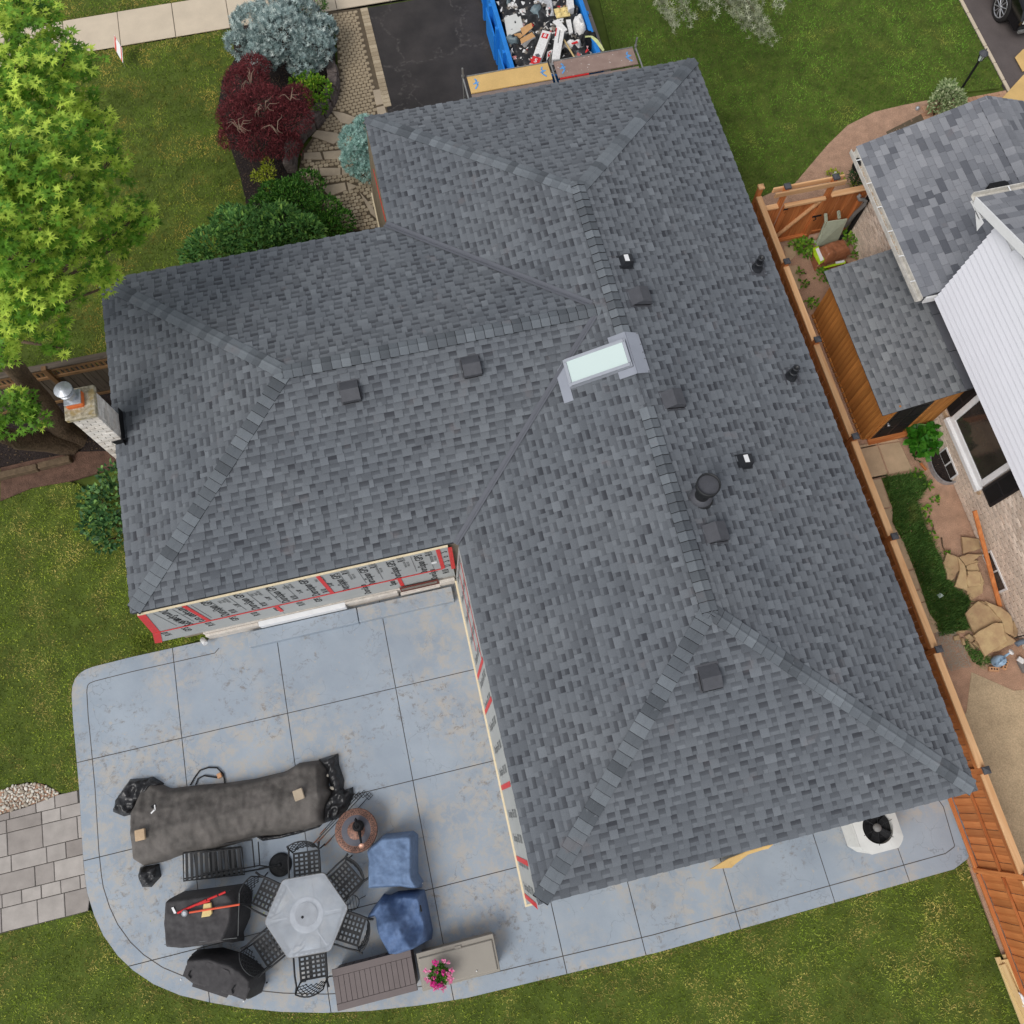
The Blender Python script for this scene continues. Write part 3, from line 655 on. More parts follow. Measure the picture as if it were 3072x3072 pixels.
# gravel of stone chips where soil and sand meet
def chips(name, poly, n, mat, lo, hi, z=-.012):
    p = np.array(poly); xy = NR.uniform(p.min(0), p.max(0), (n, 2)); xy = xy[inpoly(xy, poly)]; k = len(xy)
    v = np.array([[-1, 0, 0], [.3, .8, 0], [.7, -.6, 0], [0, 0, .6]]); f = np.array([[0, 2, 3], [2, 1, 3], [1, 0, 3]])
    V, F, T = scatter((v, f), np.column_stack([xy, np.full(k, z)]), np.column_stack([NR.normal(size=(k, 2)), np.zeros(k)]), NR.uniform(lo, hi, k), NR.uniform(0, 1, k), np.zeros(k))
    return newobj(name, arr_mesh(name, V, F, T, mat), kind='stuff')
chips('gravel', P2(zs, [(1180, 560), (1330, 540), (1400, 650), (1480, 860), (1300, 900), (1230, 740), (1160, 650)]), 1500, M['pebble'], .006, .02)
chips('gravel', [(8.4, -3.5), (12.9, -3.5), (12.9, 1.2), (8.6, .6)], 2600, M['slabconc'], .004, .016)
chips('soil_crumbs', P2(D, [(1480, 362), (1570, 275), (1660, 210), (1740, 200), (1700, 260), (1640, 330), (1560, 340)]), 1500, M['soil'], .006, .02)
chips('soil_crumbs', [(9.0, 2.4), (10.9, 2.4), (10.9, 12.4), (8.4, 12.4)], 3000, M['soil'], .006, .022)
chips('mulch_bits', bedF, 5000, M['bark'], .008, .03)
chips('mulch_bits', bedW, 5000, M['bark'], .008, .03)
# --- street sidewalk: separate concrete slabs
sw = MB().bb(-16, 3.35, 22.47, 23.68, -.08, -.02).build('sidewalk', M['joint'], kind='structure')
js = [-16, -14.6, -13.1, -11.65, -10.2, -8.75, -7.32, -5.87, -4.42, -2.97, -1.52, -.08, 1.38, 2.84, 3.34]
for i in range(len(js) - 1):
    MB().bb(js[i] + .008, js[i + 1] - .008, 22.47, 23.68, -.07, RD.uniform(-.006, .004), bev=.008).build('slab', M['concrete'], sw)
sheet('road_kerb', [(-16, 24.9), (-8.25, 24.9), (-8.25, 26.5), (-16, 26.5)], -.005, M['concrete'])
# --- driveway and kerb
sheet('driveway', [(.63, 15.7), (6.25, 15.7), (6.25, 22.6), (3.4, 23.8), (3.4, 22.36), (.63, 22.36)], -.012, M['asphalt'])
kb = MB().bb(6.25, 6.62, 15.9, 24, -.08, -.02).build('driveway_kerb', M['joint'], kind='structure')
for i in range(10): MB().bb(6.27, 6.6, 15.9 + i * .8, 15.9 + i * .8 + .79, -.07, .03, bev=.012).build('kerb_stone', M['kerb'], kb)
sheet('neighbour_driveway', [(16.72, 14.2), (22, 14.2), (22, 30), (16.72, 30)], -.012, M['asphalt2'])
kb = MB().bb(16.6, 16.7, 15.6, 30, -.08, -.01).build('kerb_strip', M['joint'], kind='structure')
for i in range(24): MB().bb(16.605, 16.69, 15.6 + i * .6, 15.6 + i * .6 + .585, -.05, .02, bev=.01).build('kerb_stone', M['concrete'], kb)
# --- front paver path
pathpx = [(983, 33), (1040, 28), (1091, 22), (1130, 190), (1165, 345), (1180, 430), (1175, 560), (1172, 690), (1040, 690), (960, 620), (894, 520), (906, 455), (952, 389), (993, 331), (1010, 270), (1013, 180), (1008, 100)]
pathP = ccw(P2(ZM(0, 0, 1), pathpx))
pp = sheet('paver_path', pathP, -.018, M['paverbase'])
pcs = []
def oct_(cx, cy, a, b, k=.28, ang=0.0):
    pts = [(a, b * (1 - 2 * k) ), (a * (1 - 1.4 * k), b), (-a * (1 - 1.4 * k), b), (-a, b * (1 - 2 * k)), (-a, -b * (1 - 2 * k)), (-a * (1 - 1.4 * k), -b), (a * (1 - 1.4 * k), -b), (a, -b * (1 - 2 * k))]
    c, s_ = math.cos(ang), math.sin(ang); return [(cx + x * c - y * s_, cy + x * s_ + y * c) for x, y in pts]
bands = P2(ZM(0, 0, 1), [(1150, 330), (905, 455), (895, 515), (955, 595), (1040, 690)])
slabpx = [[(993, 331), (1022, 368), (1050, 372), (1068, 352), (1030, 338)], [(950, 390), (935, 408), (1000, 432), (1030, 412), (1010, 398)], [(912, 458), (960, 455), (968, 478), (910, 478)], [(968, 455), (1030, 450), (1030, 475), (974, 478)],
          [(896, 505), (955, 503), (955, 527), (900, 530)], [(958, 503), (1022, 503), (1022, 525), (960, 527)], [(1025, 503), (1045, 500), (1055, 520), (1026, 525)], [(960, 560), (1035, 547), (1040, 570), (990, 588)], [(1040, 545), (1072, 558), (1046, 572)],
          [(1118, 270), (1145, 266), (1152, 310), (1128, 316)], [(1129, 322), (1153, 316), (1162, 344), (1134, 348)], [(1078, 575), (1118, 620), (1135, 660), (1112, 640)]]
slabW = [ccw(P2(ZM(0, 0, 1), s_)) for s_ in slabpx]
for s_ in slabW: MB().prism(s_, -.04, RD.uniform(.0, .006), bev=.008).build('paving_slab', M['pathslab'], pp, label='large flat slab set among the small pavers')
pathI = pathP
y = 14.4; row = 0
while y < 22.4:
    x = -2.2 + (row % 2) * .068
    while x < 1.0:
        q = (x + RD.uniform(-.004, .004), y + .03 * math.sin(x * 2.1 + y))
        if inpoly(np.array([(q[0] - .06, q[1]), (q[0] + .06, q[1]), (q[0], q[1] - .045), (q[0], q[1] + .045)]), pathI).all() and not any(inpoly(np.array([q]), inset(s_, -.03))[0] for s_ in slabW): pcs.append(q)
        x += .136
    y += .104; row += 1
e0, e1 = at(1088, 24, 0), at(1160, 320, 0); kk = int((e1 - e0).length / .13)
for i in range(kk):
    a, b = e0.lerp(e1, (i + .04) / kk), e0.lerp(e1, (i + .96) / kk); MB().beam((a.x + .03, a.y, -.012), (b.x + .03, b.y, -.012), .2, .036, bev=.008).build('paver', M['paver'], pp)
pcs = [q for q in pcs if q[0] < .44 or q[1] < 18.9]
pcs.sort(key=lambda q: q[1]); big = MB()
base_p = [MB().prism(oct_(0, 0, .062, .046), -.03, .004, bev=.008).mesh('paver', M['paver']) for _ in range(2)]
for i, q in enumerate(pcs):
    if i < 300: newobj('paver', base_p[i % 2], pp).location = (q[0], q[1], RD.uniform(-.003, .004))
    else: big.prism(oct_(q[0], q[1], .062, .046), -.03, .004 + RD.uniform(-.003, .003), bev=.008)
if big.v: big.build('paver_field', M['paver'], pp, kind='stuff')
# retaining wall round the front bed: one stone after another
rw = thing('retaining_wall', 'curved low grey stone retaining wall between front bed and paver path', 'wall', tuple(at(1010, 250, 0)))
arc = [Vector((*at(x, y, 0)[:2], 0)) for x, y in [(1000, 215), (1009, 250), (1004, 288), (990, 322), (968, 352), (942, 382), (915, 408), (890, 440), (880, 478), (878, 520)]]
for i in range(len(arc) - 1):
    for j in range(3):
        p, q = arc[i].lerp(arc[i + 1], 0 + .02), arc[i].lerp(arc[i + 1], .98); zz = .06 + j * .125; o = Vector((-.012 * j - RD.uniform(0, .02), 0, zz))
        MB().beam(p + o, q + o, .26 + RD.uniform(-.02, .02), .115, bev=.02).build('stone', M['wallstone'], rw)
# --- rear patio: blue painted concrete panels with cut joints
wall0 = tuple(at(*z2(480, 650), 0)[:2])
patio = [wall0] + P2(zp, [(1250, 106), (960, 170), (670, 243), (615, 265), (575, 292), (543, 330), (524, 385), (519, 440), (528, 620), (545, 800), (575, 1150), (600, 1600), (618, 1780)]) + P2(ZM(0, 0, 1), [(262, 2680)]) + rim + P2(D, [(1832, 1600), (1806, 1512)]) + [(8.16, .5), (-.12, .5), (-.12, 6.2), (-5.35, 6.2)]
patio = ccw(patio)
pt = sheet('patio', inset(patio, .006), -.012, M['joint'], -.2)
edge_i = ccw(inset(patio, .30))
gx = [-12, -8.25, -6.17, -4.06, -1.86, .25, 1.75, 3.59, 5.47, 6.98, 9]; gy = [-4, .44, 2.44, 4.28, 9]
gxr = gx
for i in range(len(gx) - 1):
    for j in range(len(gy) - 1):
        g = .008
        cell = [(gx[i] + g, gy[j] + g), (gx[i + 1] - g, gy[j] + g), (gx[i + 1] - g, gy[j + 1] - g), (gx[i] + g, gy[j + 1] - g)]
        if gy[j] < -1.5 and False: continue
        q = clip(patio, cell)
        if q and area2(q) > .01:
            # the outer band is cut off as its own strip by a curved joint
            inner = clip(edge_i, cell)
            MB().prism(ccw(q), -.06, 0.0, bev=0).build('concrete_panel', M['patio'], pt)
# curved edge joint: a narrow dark saw cut, real groove lips
m = MB(); n = len(edge_i)
for i in range(n):
    a, b = Vector(edge_i[i]), Vector(edge_i[(i + 1) % n]); mid = (a + b) / 2
    near_house = (mid.y > .1 and mid.x > -.6) or mid.y > 5.6 and mid.x > -5.2
    if near_house or (b - a).length < .01: continue
    d = (b - a).normalized(); nn = Vector((-d.y, d.x)) * .008
    m.add([(*(a + nn), .001), (*(b + nn), .001), (*(b - nn), .001), (*(a - nn), .001)], [(3, 2, 1, 0)])
m.build('edge_joint', M['joint'], pt)
# --- stone path on the left
spx = P2(zp, [(0, 1315), (200, 1255), (420, 1170), (575, 1135), (590, 1400), (605, 1680), (630, 1870), (645, 1932)]) + P2(D, [(165, 1720), (0, 1762)]) + [(-16, -.9), (-16, 2.3)]
spx = ccw(spx); sp = sheet('stone_path', spx, -.022, M['joint'])
y = -1.4; k = 0
while y < 3.6:
    h = [.30, .42, .24, .36][k % 4]; x = -13 + RD.uniform(0, .4)
    while x < -6.6:
        w_ = RD.choice([.36, .5, .66, .44]); q = clip(ccw([(x + .006, y + .006), (x + w_ - .006, y + .006), (x + w_ - .006, y + h - .006), (x + .006, y + h - .006)]), [(-20, -20), (20, -20), (20, 20), (-20, 20)])
        c = np.array([[x + w_ / 2, y + h / 2]])
        q = clip(spx, ccw(q))
        if q and area2(q) > .02: MB().prism(ccw(q), -.05, RD.uniform(-.008, -.001), bev=.008).build('paving_stone', M['pathstone'], sp)
        x += w_
    y += h; k += 1
pb = sheet('pebble_bed', P2(zp, [(0, 1140), (100, 1100), (280, 1085), (420, 1150), (415, 1175), (210, 1245), (0, 1310)]) + [(-11, 2.6), (-11, 3.2)], -.03, M['soil'])
pm = []
for k in range(4):
    m = MB(); m.lathe([(0, -.5), (.7, -.4), (1, 0), (.75, .38), (.4, .5), (0, .52)], seg=9, sx=1 + .3 * k * .5, sy=.9); pm.append(m.mesh('pebble', M['pebble']))
pbp = P2(zp, [(0, 1140), (100, 1100), (280, 1085), (420, 1150), (415, 1170), (210, 1240), (0, 1305)]); pbn = np.array(pbp); pl = []; tries = 0
while len(pl) < 150 and tries < 6000:
    tries += 1; q = NR.uniform(pbn.min(0), pbn.max(0)); r = RD.uniform(.022, .05)
    if inpoly(q[None], pbp)[0] and all((q[0] - p[0]) ** 2 + (q[1] - p[1]) ** 2 > (.8 * (r + p[2])) ** 2 for p in pl): pl.append((q[0], q[1], r))
for q in pl:
    o = newobj('pebble', RD.choice(pm), pb); o.location = (q[0], q[1], -.03 + q[2] * .35); o.scale = (q[2], q[2] * RD.uniform(.75, 1), q[2] * .7); o.rotation_euler = (RD.uniform(-.3, .3), RD.uniform(-.3, .3), RD.uniform(0, 6))
# --- side yard slabs
def slabset(name, polys, zz=0.0, mat='slabconc'):
    allp = np.vstack([np.array(p) for p in polys]); base = MB().bb(allp[:, 0].min(), allp[:, 0].max(), allp[:, 1].min(), allp[:, 1].max(), -.06, -.022).build(name, M['soil'], kind='structure')
    for p in polys: MB().prism(ccw(inset(ccw(p), .006)), -.05, zz + RD.uniform(-.006, .006), bev=.01).build('paving_slab', M[mat], base)
sd = P2(zr, [(485, 425), (670, 385), (760, 640), (590, 672)]), P2(zr, [(675, 385), (860, 355), (900, 440), (975, 600), (768, 640)]), P2(zr, [(470, 395), (665, 355), (670, 380), (485, 420)]), P2(zr, [(670, 352), (840, 320), (860, 350), (676, 380)])
slabset('shed_apron', [[tuple(q) for q in p] for p in sd])
strip = [[(590, 690), (700, 672), (785, 920), (690, 940)], [(692, 945), (790, 925), (805, 970), (795, 1060), (870, 1180), (800, 1200)], [(800, 1205), (885, 1190), (985, 1452), (900, 1475)], [(905, 1480), (990, 1458), (1040, 1625), (968, 1648)], [(970, 1652), (1045, 1632), (1085, 1735), (1010, 1755)]]
slabset('side_path', [P2(zr, p) for p in strip] + [P2(zs, [(1015, 320), (1085, 300), (1120, 400), (1190, 490), (1200, 560), (1130, 590)])] + [P2(z5, [(335, 640), (415, 625), (420, 700), (350, 760)]), P2(z5, [(345, 770), (430, 760), (450, 920), (415, 935)])])
grD = P2(zr, [(705, 672), (990, 622), (1090, 690), (1105, 745), (1010, 870), (1080, 1080), (1200, 1330), (1255, 1430), (1330, 1620), (1440, 1690)]) + P2(zs, [(1480, 300), (1440, 360), (1490, 520), (1360, 560), (1210, 600), (1120, 400), (1050, 190)]) + P2(zr, [(985, 1450), (870, 1180), (800, 1050), (800, 930)])
sheet('grass_strip', grD, -.015, M['soil_under'])
blades('long_grass', grD, dens(grD) * 4200, M['grassD'], .13, .09, .9, -.02)
gr2 = P2(zs, [(1400, 620), (1480, 700), (1600, 760), (1650, 830), (1560, 860), (1490, 820), (1430, 720)])
blades('long_grass', gr2, dens(gr2) * 4200, M['grassD'], .11, .1, .9, -.02)
gr3 = P2(D, [(245, 1195), (300, 1203), (390, 1190), (385, 1205), (310, 1222), (250, 1235)])
blades('long_grass', gr3, dens(gr3) * 2500, M['grassC'], .07, .14, .6, -.02)
# neighbour's little brick path by the driveway
bp = sheet('brick_path', [(13.0, 13.4), (16.6, 13.4), (16.6, 15.9), (14.3, 15.7), (13.0, 15.3)], -.015, M['paverbase'])
for i in range(16):
    for j in range(11):
        x0, y0 = 14.2 + i * .215 - (j % 2) * .1, 13.5 + j * .215
        for s_ in (0, 1):
            if x0 > 16.35: continue
            if (i + j) % 2: MB().bb(x0, x0 + .208, y0 + s_ * .107, y0 + s_ * .107 + .1, -.03, .012, bev=.008).build('paver', M['redpaver'], bp)
            else: MB().bb(x0 + s_ * .107, x0 + s_ * .107 + .1, y0, y0 + .208, -.03, .012, bev=.008).build('paver', M['redpaver'], bp)
# ================================================================== MAIN HOUSE
PIECES = []
def shingle_plane(poly, out, expo=.143, style='arch', tab=(.075, .21), seed=0, lift=0.0):
    """cover a planar convex roof polygon (3D, first two points on the eave) with single shingle tabs"""
    R = random.Random(seed); O = Vector(poly[0]); e = (Vector(poly[1]) - O).normalized()
    k = None
    for q in poly[2:]:
        k = e.cross(Vector(q) - O)
        if k.length > .01: break
    k.normalize()
    if k.z < 0: k = -k
    n = k.cross(e)
    if n.z < 0: n = -n
    P = ccw([((Vector(q) - O).dot(e), (Vector(q) - O).dot(n)) for q in poly])
    smin, smax = min(p[0] for p in P), max(p[0] for p in P); nmax = max(p[1] for p in P)
    def emit(quads, t):
        vs, fs, ts = [], [], []
        for q, tone in quads:
            c = clip(q, P)
            if not c or area2(c) < 1e-5: continue
            b = len(vs); m_ = len(c)
            for (x, y) in c: vs.append(O + e * x + n * y + k * (lift + .004 + t * (1 - (y - n0) / expo) + .002)); ts.append(tone(y) if callable(tone) else tone)
            for (x, y) in c: vs.append(O + e * x + n * y + k * (lift - .002)); ts.append(.15)
            fs.append(tuple(range(b, b + m_))); fs += [(b + i, b + m_ + i, b + m_ + (i + 1) % m_, b + (i + 1) % m_) for i in range(m_)]
        if vs: out.append((vs, fs, ts))
    j = 0
    while j * expo < nmax:
        n0, n1 = j * expo, (j + 1) * expo; x = smin - R.uniform(0, .3); gap = R.random() < .5
        while x < smax:
            if style == 'arch':
                w_ = R.uniform(.08, .19) if gap else R.uniform(*tab)
                if gap:
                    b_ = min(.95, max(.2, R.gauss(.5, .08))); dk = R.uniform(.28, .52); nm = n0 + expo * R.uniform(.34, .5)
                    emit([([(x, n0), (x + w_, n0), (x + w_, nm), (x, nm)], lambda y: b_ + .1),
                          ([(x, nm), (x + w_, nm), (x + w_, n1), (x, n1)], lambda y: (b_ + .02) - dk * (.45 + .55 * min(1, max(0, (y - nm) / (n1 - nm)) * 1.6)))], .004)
                else:
                    r = R.random(); b_ = R.gauss(.60, .045) if r < .74 else (R.gauss(.44, .05) if r < .95 else R.gauss(.74, .04))
                    emit([([(x, n0), (x + w_, n0), (x + w_, n1), (x, n1)], lambda y: b_ + .08 - .12 * (y - n0) / expo)], .018)
            else:
                w_ = R.uniform(*tab); r = R.random(); b_ = R.gauss(.72, .08) if r < .45 else (R.gauss(.45, .08) if r < .8 else R.gauss(.15, .08))
                emit([([(x, n0), (x + w_ - .004, n0), (x + w_ - .004, n1), (x, n1)], b_)], .011 if R.random() < .6 else .007)
            x += w_; gap = not gap
        j += 1
def parr(vs):
    q = [proj(v) for v in vs[:4]]; c = q[0]
    if not (-20 < c[0] < 3092 and -20 < c[1] < 3092): return 0
    return area2(q)
def emit_shingles(pieces, roof, mat, limit=300, field='shingle_field'):
    pieces.sort(key=lambda p: -parr(p[0]))
    for vs, fs, ts in pieces[:limit]: MB().add(vs, fs, ts).build('shingle', mat, roof)
    m = MB()
    for vs, fs, ts in pieces[limit:]: m.add(vs, fs, ts)
    if m.v: m.build(field, mat, roof, kind='stuff')
def cap_run(p, q, nA, nB, roof, mat, expo=.178, half=.145, base=.012, s0=0.09, s1=None, seed=1):
    """bent cap shingles along a hip or ridge from p (low) to q (high)"""
    R = random.Random(seed); p, q = Vector(p), Vector(q); d = (q - p); Lr = d.length; d.normalize()
    def side(n, o):
        w_ = Vector(n).cross(d).normalized()
        if w_.dot(Vector(o)) > 0: w_ = -w_
        if w_.z > 0: w_ = -w_
        return w_
    a, b = side(nA, nB), side(nB, nA)
    if a.dot(b) > .5: b = -b
    up = (Vector(nA) + Vector(nB)).normalized(); s_ = s0; end = Lr if s1 is None else s1
    while s_ < end - .02:
        t0 = R.uniform(.3, .84); vs, ts, fs = [], [], []
        for (ss, lf) in ((s_, base + .026), (min(s_ + expo * 1.35, Lr + .05), base + .006)):
            c = p + d * ss
            for w_, h in ((a * half, 0), (a * half * .28, -.004), (Vector(), .004), (b * half * .28, -.004), (b * half, 0)):
                vs.append(c + w_ + up * (lf + h)); ts.append(t0 + (.06 if ss == s_ else 0))
        for i in range(4): fs.append((i, i + 1, 6 + i, 5 + i))
        nb = len(vs)
        for i in range(5): vs.append(vs[i] - d * .03 - up * (base + .03)); ts.append(.0)
        for i in range(5): vs.append(vs[i]); ts.append(.0)
        for i in range(4): fs.append((nb + 5 + i, nb + i, nb + i + 1, nb + 6 + i))
        vs += [vs[5] - up * .03, vs[9] - up * .03]; ts += [.1, .1]
        fs += [(0, 5, nb + 10, nb), (4, nb + 4, nb + 11, 9)]
        MB().add(vs, fs, ts).build('ridge_cap', mat, roof); s_ += expo
house = thing('house', 'large bungalow with new dark grey shingle hip roof and skylight beside blue patio', 'house', (3.8, 8, 0))
HR = SL * W / 2; HR2 = SL * HW; ZJ = HE
A_, B_, C_, D_ = (0, L, HE), (W, L, HE), (W, 0, HE), (0, 0, HE)
R1, R3 = (W / 2, L - W / 2, HE + HR), (W / 2, W / 2, HE + HR)
E_, I_, F_, G_ = (0, VA, HE), (0, VB, HE), (-WL, VA, HE), (-WL, VB, HE)
J_, R2 = (HW, VR, HE + HR2), (-WL + HW, VR, HE + HR2); K_ = (W / 2, VR, HE + HR)
planes = {'right': [C_, B_, R1, R3], 'front': [B_, A_, R1], 'rear': [D_, C_, R3], 'leftS': [D_, R3, K_, J_, E_], 'leftN': [A_, I_, J_, K_, R1], 'wingS': [F_, E_, J_, R2], 'wingN': [I_, G_, R2, J_], 'wingW': [G_, F_, R2]}
m = MB()
for q in planes.values():
    q = [Vector(p) - Vector((0, 0, .012)) for p in q]
    nn = (q[1] - q[0]).cross(q[2] - q[0]); m.add(q, [tuple(range(len(q))) if nn.z > 0 else tuple(range(len(q)))[::-1]])
outl = [D_, C_, B_, A_, I_, G_, F_, E_]
for i in range(8):
    a, b = Vector(outl[i]), Vector(outl[(i + 1) % 8]); dz = Vector((0, 0, .012)); m.add([a - dz, b - dz, b - Vector((0, 0, .10)), a - Vector((0, 0, .10))], [(0, 3, 2, 1)])
m.add([Vector(p) - Vector((0, 0, .10)) for p in outl], [tuple(range(8))[::-1]])
roof = m.build('roof', M['sheath'], house)
pieces = []
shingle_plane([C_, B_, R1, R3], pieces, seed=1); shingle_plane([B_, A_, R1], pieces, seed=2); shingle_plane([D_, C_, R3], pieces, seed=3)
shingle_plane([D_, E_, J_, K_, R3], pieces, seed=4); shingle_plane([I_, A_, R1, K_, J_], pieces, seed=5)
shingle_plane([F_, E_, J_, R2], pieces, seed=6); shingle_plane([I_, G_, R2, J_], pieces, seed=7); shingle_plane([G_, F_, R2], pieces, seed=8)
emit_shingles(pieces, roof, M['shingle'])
nR, nF, nB_, nL = (SL, 0, 1), (0, SL, 1), (0, -SL, 1), (-SL, 0, 1)
dip = Vector((0, 0, 0))
cap_run(D_, R3, nL, nB_, roof, M['ridgecap'], seed=1); cap_run(C_, R3, nR, nB_, roof, M['ridgecap'], seed=2)
cap_run(A_, R1, nL, nF, roof, M['ridgecap'], seed=3); cap_run(B_, R1, nR, nF, roof, M['ridgecap'], seed=4)
cap_run(F_, R2, nB_, nL, roof, M['ridgecap'], seed=5); cap_run(G_, R2, nF, nL, roof, M['ridgecap'], seed=6)
lowR3, lowR2 = (W / 2, W / 2 - .12, HE + HR), (-WL + HW - .12, VR, HE + HR2)
SKV = (7.47, 8.72)
cap_run(lowR3, R1, nR, nL, roof, M['ridgecap'], base=.02, seed=7, s1=SKV[0] - lowR3[1] - .12)
cap_run((W / 2, SKV[1] + .1, HE + HR), (W / 2, R1[1] + .12, HE + HR), nR, nL, roof, M['ridgecap'], base=.02, seed=8)
cap_run(lowR2, (W / 2 - .25, VR, HE + HR2), nF, nB_, roof, M['ridgecap'], base=.02, seed=9)
def valley(p, q, nA, nB, half, rib):
    p, q = Vector(p), Vector(q); d = (q - p).normalized(); m = MB()
    for n in (nA, nB):
        n = Vector(n).normalized(); w_ = n.cross(d).normalized()
        if w_.z < 0: w_ = -w_
        m.slab3([p + n * .02, q + n * .02, q + w_ * half + n * .022, p + w_ * half + n * .022], .003, n)
    if rib: m.beam(p + Vector((0, 0, .03)), q + Vector((0, 0, .03)), .02, .014)
    m.build('valley_flashing', M['valley'], roof)
valley(Vector(E_) + Vector((-.05, -.05, .0)), Vector(J_) - Vector((.12, .12, .03)), nL, nB_, .06, True)
valley(Vector(I_) + Vector((-.05, .05, .0)), Vector(J_) - Vector((.12, -.12, .03)), nL, nF, .08, True)
# walls
wallp = ccw([(.02, .4), (W - .3, .4), (W - .3, L - .35), (.02, L - .35), (.02, VB - .12), (-5.88, VB - .12), (-5.88, VA + .03), (.02, VA + .03)])
MB().prism(wallp, -.3, HE - .11).build('wall', M['wallgrey'], house)
# insulated rear wall of the left wing
VW = 6.205
def wp(zz, x, y):   # photo point on the wing's rear wall
    return on_plane(*zz(x, y), (0, VW, 0), (0, 1, 0))
Zs = 1.12
tl, tr_ = wp(z6, 545, 912), wp(z2, 1792, 130)
uL0, uL1, uL2 = -5.80, -6.08, -6.36
us = [None, wp(z2, 440, 520).x, wp(z2, 1110, 370).x, -.2]
def wallpoly(u0t, u0b, u1t, u1b, z0, z1, dv=.0, th=.03):
    return [(u0b, VW - dv, z0), (u1b, VW - dv, z0), (u1t, VW - dv, z1), (u0t, VW - dv, z1)]
def panel(name, u0t, u0b, u1t, u1b, z0, z1, mat, off=0.0, th=.03, parent=house, label=None):
    m = MB(); m.slab3(wallpoly(u0t, u0b, u1t, u1b, z0, z1, off), th, (0, 1, 0)); return m.build(name, mat, parent, label=label)
ub = [-.2, us[2], us[1]]
p_up = []
seq = [(uL0, uL1, us[1] - .004, us[1] - .004), (us[1] + .004, us[1] + .004, us[2] - .004, us[2] - .004), (us[2] + .004, us[2] + .004, -.40, -.40), (-.39, -.39, -.2, -.2)]
for q in seq: p_up.append(panel('insulation_board', *q, Zs + .006, 2.5, M['foil']))
sm1, sm2 = wp(z2, 850, 480).x, wp(z2, 1495, 340).x
p_lo = []
for q in [(uL1 - .02, uL2, sm1 - .004, sm1 - .004), (sm1 + .004, sm1 + .004, sm2 - .004, sm2 - .004), (sm2 + .004, sm2 + .004, -.2, -.2)]: p_lo.append(panel('insulation_board', *q, .36, Zs - .006, M['foil2']))
def tape(pts, wd=.06, name='red_tape'):
    m = MB()
    for a, b in zip(pts[:-1], pts[1:]): m.beam(a, b, .006, wd, up=(0, 0, 1)) if abs(Vector(b).z - Vector(a).z) < .3 else m.beam(a, b, wd, .006, up=(0, -1, 0))
    return m.build(name, M['redtape'], house)
vv = VW - .006
tape([(uL0 + .02, vv, 2.5), (uL1 + .03, vv, Zs), (uL2 + .05, vv, .34)], .14)
tape([(uL1, vv - .004, Zs), (-.4, vv - .004, Zs)], .05)
for u_, z0, z1 in ((us[1], Zs, 2.5), (us[2], Zs, 2.5), (-.395, Zs, 2.5), (sm1, .62, Zs), (sm2, .5, Zs)): tape([(u_, vv - .002, z0), (u_, vv - .002, z1)], .075)
tape([(-.2, vv - .004, .95), (-.17, vv - .004, 2.45)], .08)
MB().bb(-5.83, -.2, VW - .012, VA - .012, 2.5, 2.545).build('fascia', M['cream'], house)
# print on the boards (reads as on the real sheets)
def wtext(s_, u, z, par, size=.2, down=False, mat='ink', sx=1.0):
    r = (0, 0, -1) if down else (0, 0, 1); u_ = (1, 0, 0) if down else (-1, 0, 0)
    text(s_, (u, VW - .004, z), r, u_, size, M[mat], par, sx=sx)
du = (us[2] - us[1])
wtext('DuroSpan GPS', -5.42, 1.82, p_up[0], .23, True); wtext('R10', us[1] - .42, 1.55, p_up[0], .2, True); wtext('DuroSpan GPS', us[1] - .09, 1.85, p_up[0], .22, True)
for i in range(4):
    u_ = us[1] + .36 + i * du / 4.1
    wtext('DuroSpan GPS', u_, 1.86, p_up[1], .22); wtext('R10', u_ + .2, 1.42, p_up[1], .17)
    text('2-1/8"', (u_ + .38, VW - .004, 1.75), (0, 0, 1), (-1, 0, 0), .11, M['ink'], p_up[1]); text('TYPE 2\nGPS-25\nASTM C578', (u_ + .27, VW - .004, 2.2), (0, 0, 1), (-1, 0, 0), .065, M['inkgrey'], p_up[1])
for i in range(4):
    u_ = us[2] + .28 + i * .52
    wtext('DuroSpan GPS', u_, 1.72, p_up[2], .22); wtext('R10', u_ + .2, 2.36, p_up[2], .2)
    text('CAN/ULC-S701\nTYPE 2 GPS', (u_ + .26, VW - .004, 1.95), (0, 0, 1), (-1, 0, 0), .062, M['inkgrey'], p_up[2])
for q, s_ in ((-.3, 'S'), (-.3, 'o'), (-.3, 'S'), (-.3, 'D')): pass
for i, s_ in enumerate('DSoS'): text(s_, (-.3, VW - .004, 1.25 + i * .32), (0, 0, 1), (-1, 0, 0), .2, M['ink'], p_up[3])
for u_, s_, k in ((-5.95, 'R10', 0), (-5.55, 'GPS', 0), (-5.1, 'R10', 0), (-4.62, 'GPS', 0), (-4.2, 'R10', 0), (-3.75, 'GPS', 0), (-3.3, 'R10', 1), (-2.95, 'GPS', 1), (-2.0, 'DuroSpan', 1), (-1.45, 'Span', 1), (-.62, 'DuroSpan', 2), (-.36, 'R10', 2)):
    wtext(s_, u_, .86, p_lo[k], .19)
for i in range(16):
    u_ = -5.6 + i * .335; MB().beam((u_, VW - .003, 1.3), (u_, VW - .003, 2.4), .012, .002, up=(0, -1, 0)).build('printed_line', M['inkgrey'], p_up[0 if u_ < us[1] else (1 if u_ < us[2] else 2)]) if -.42 > u_ else None
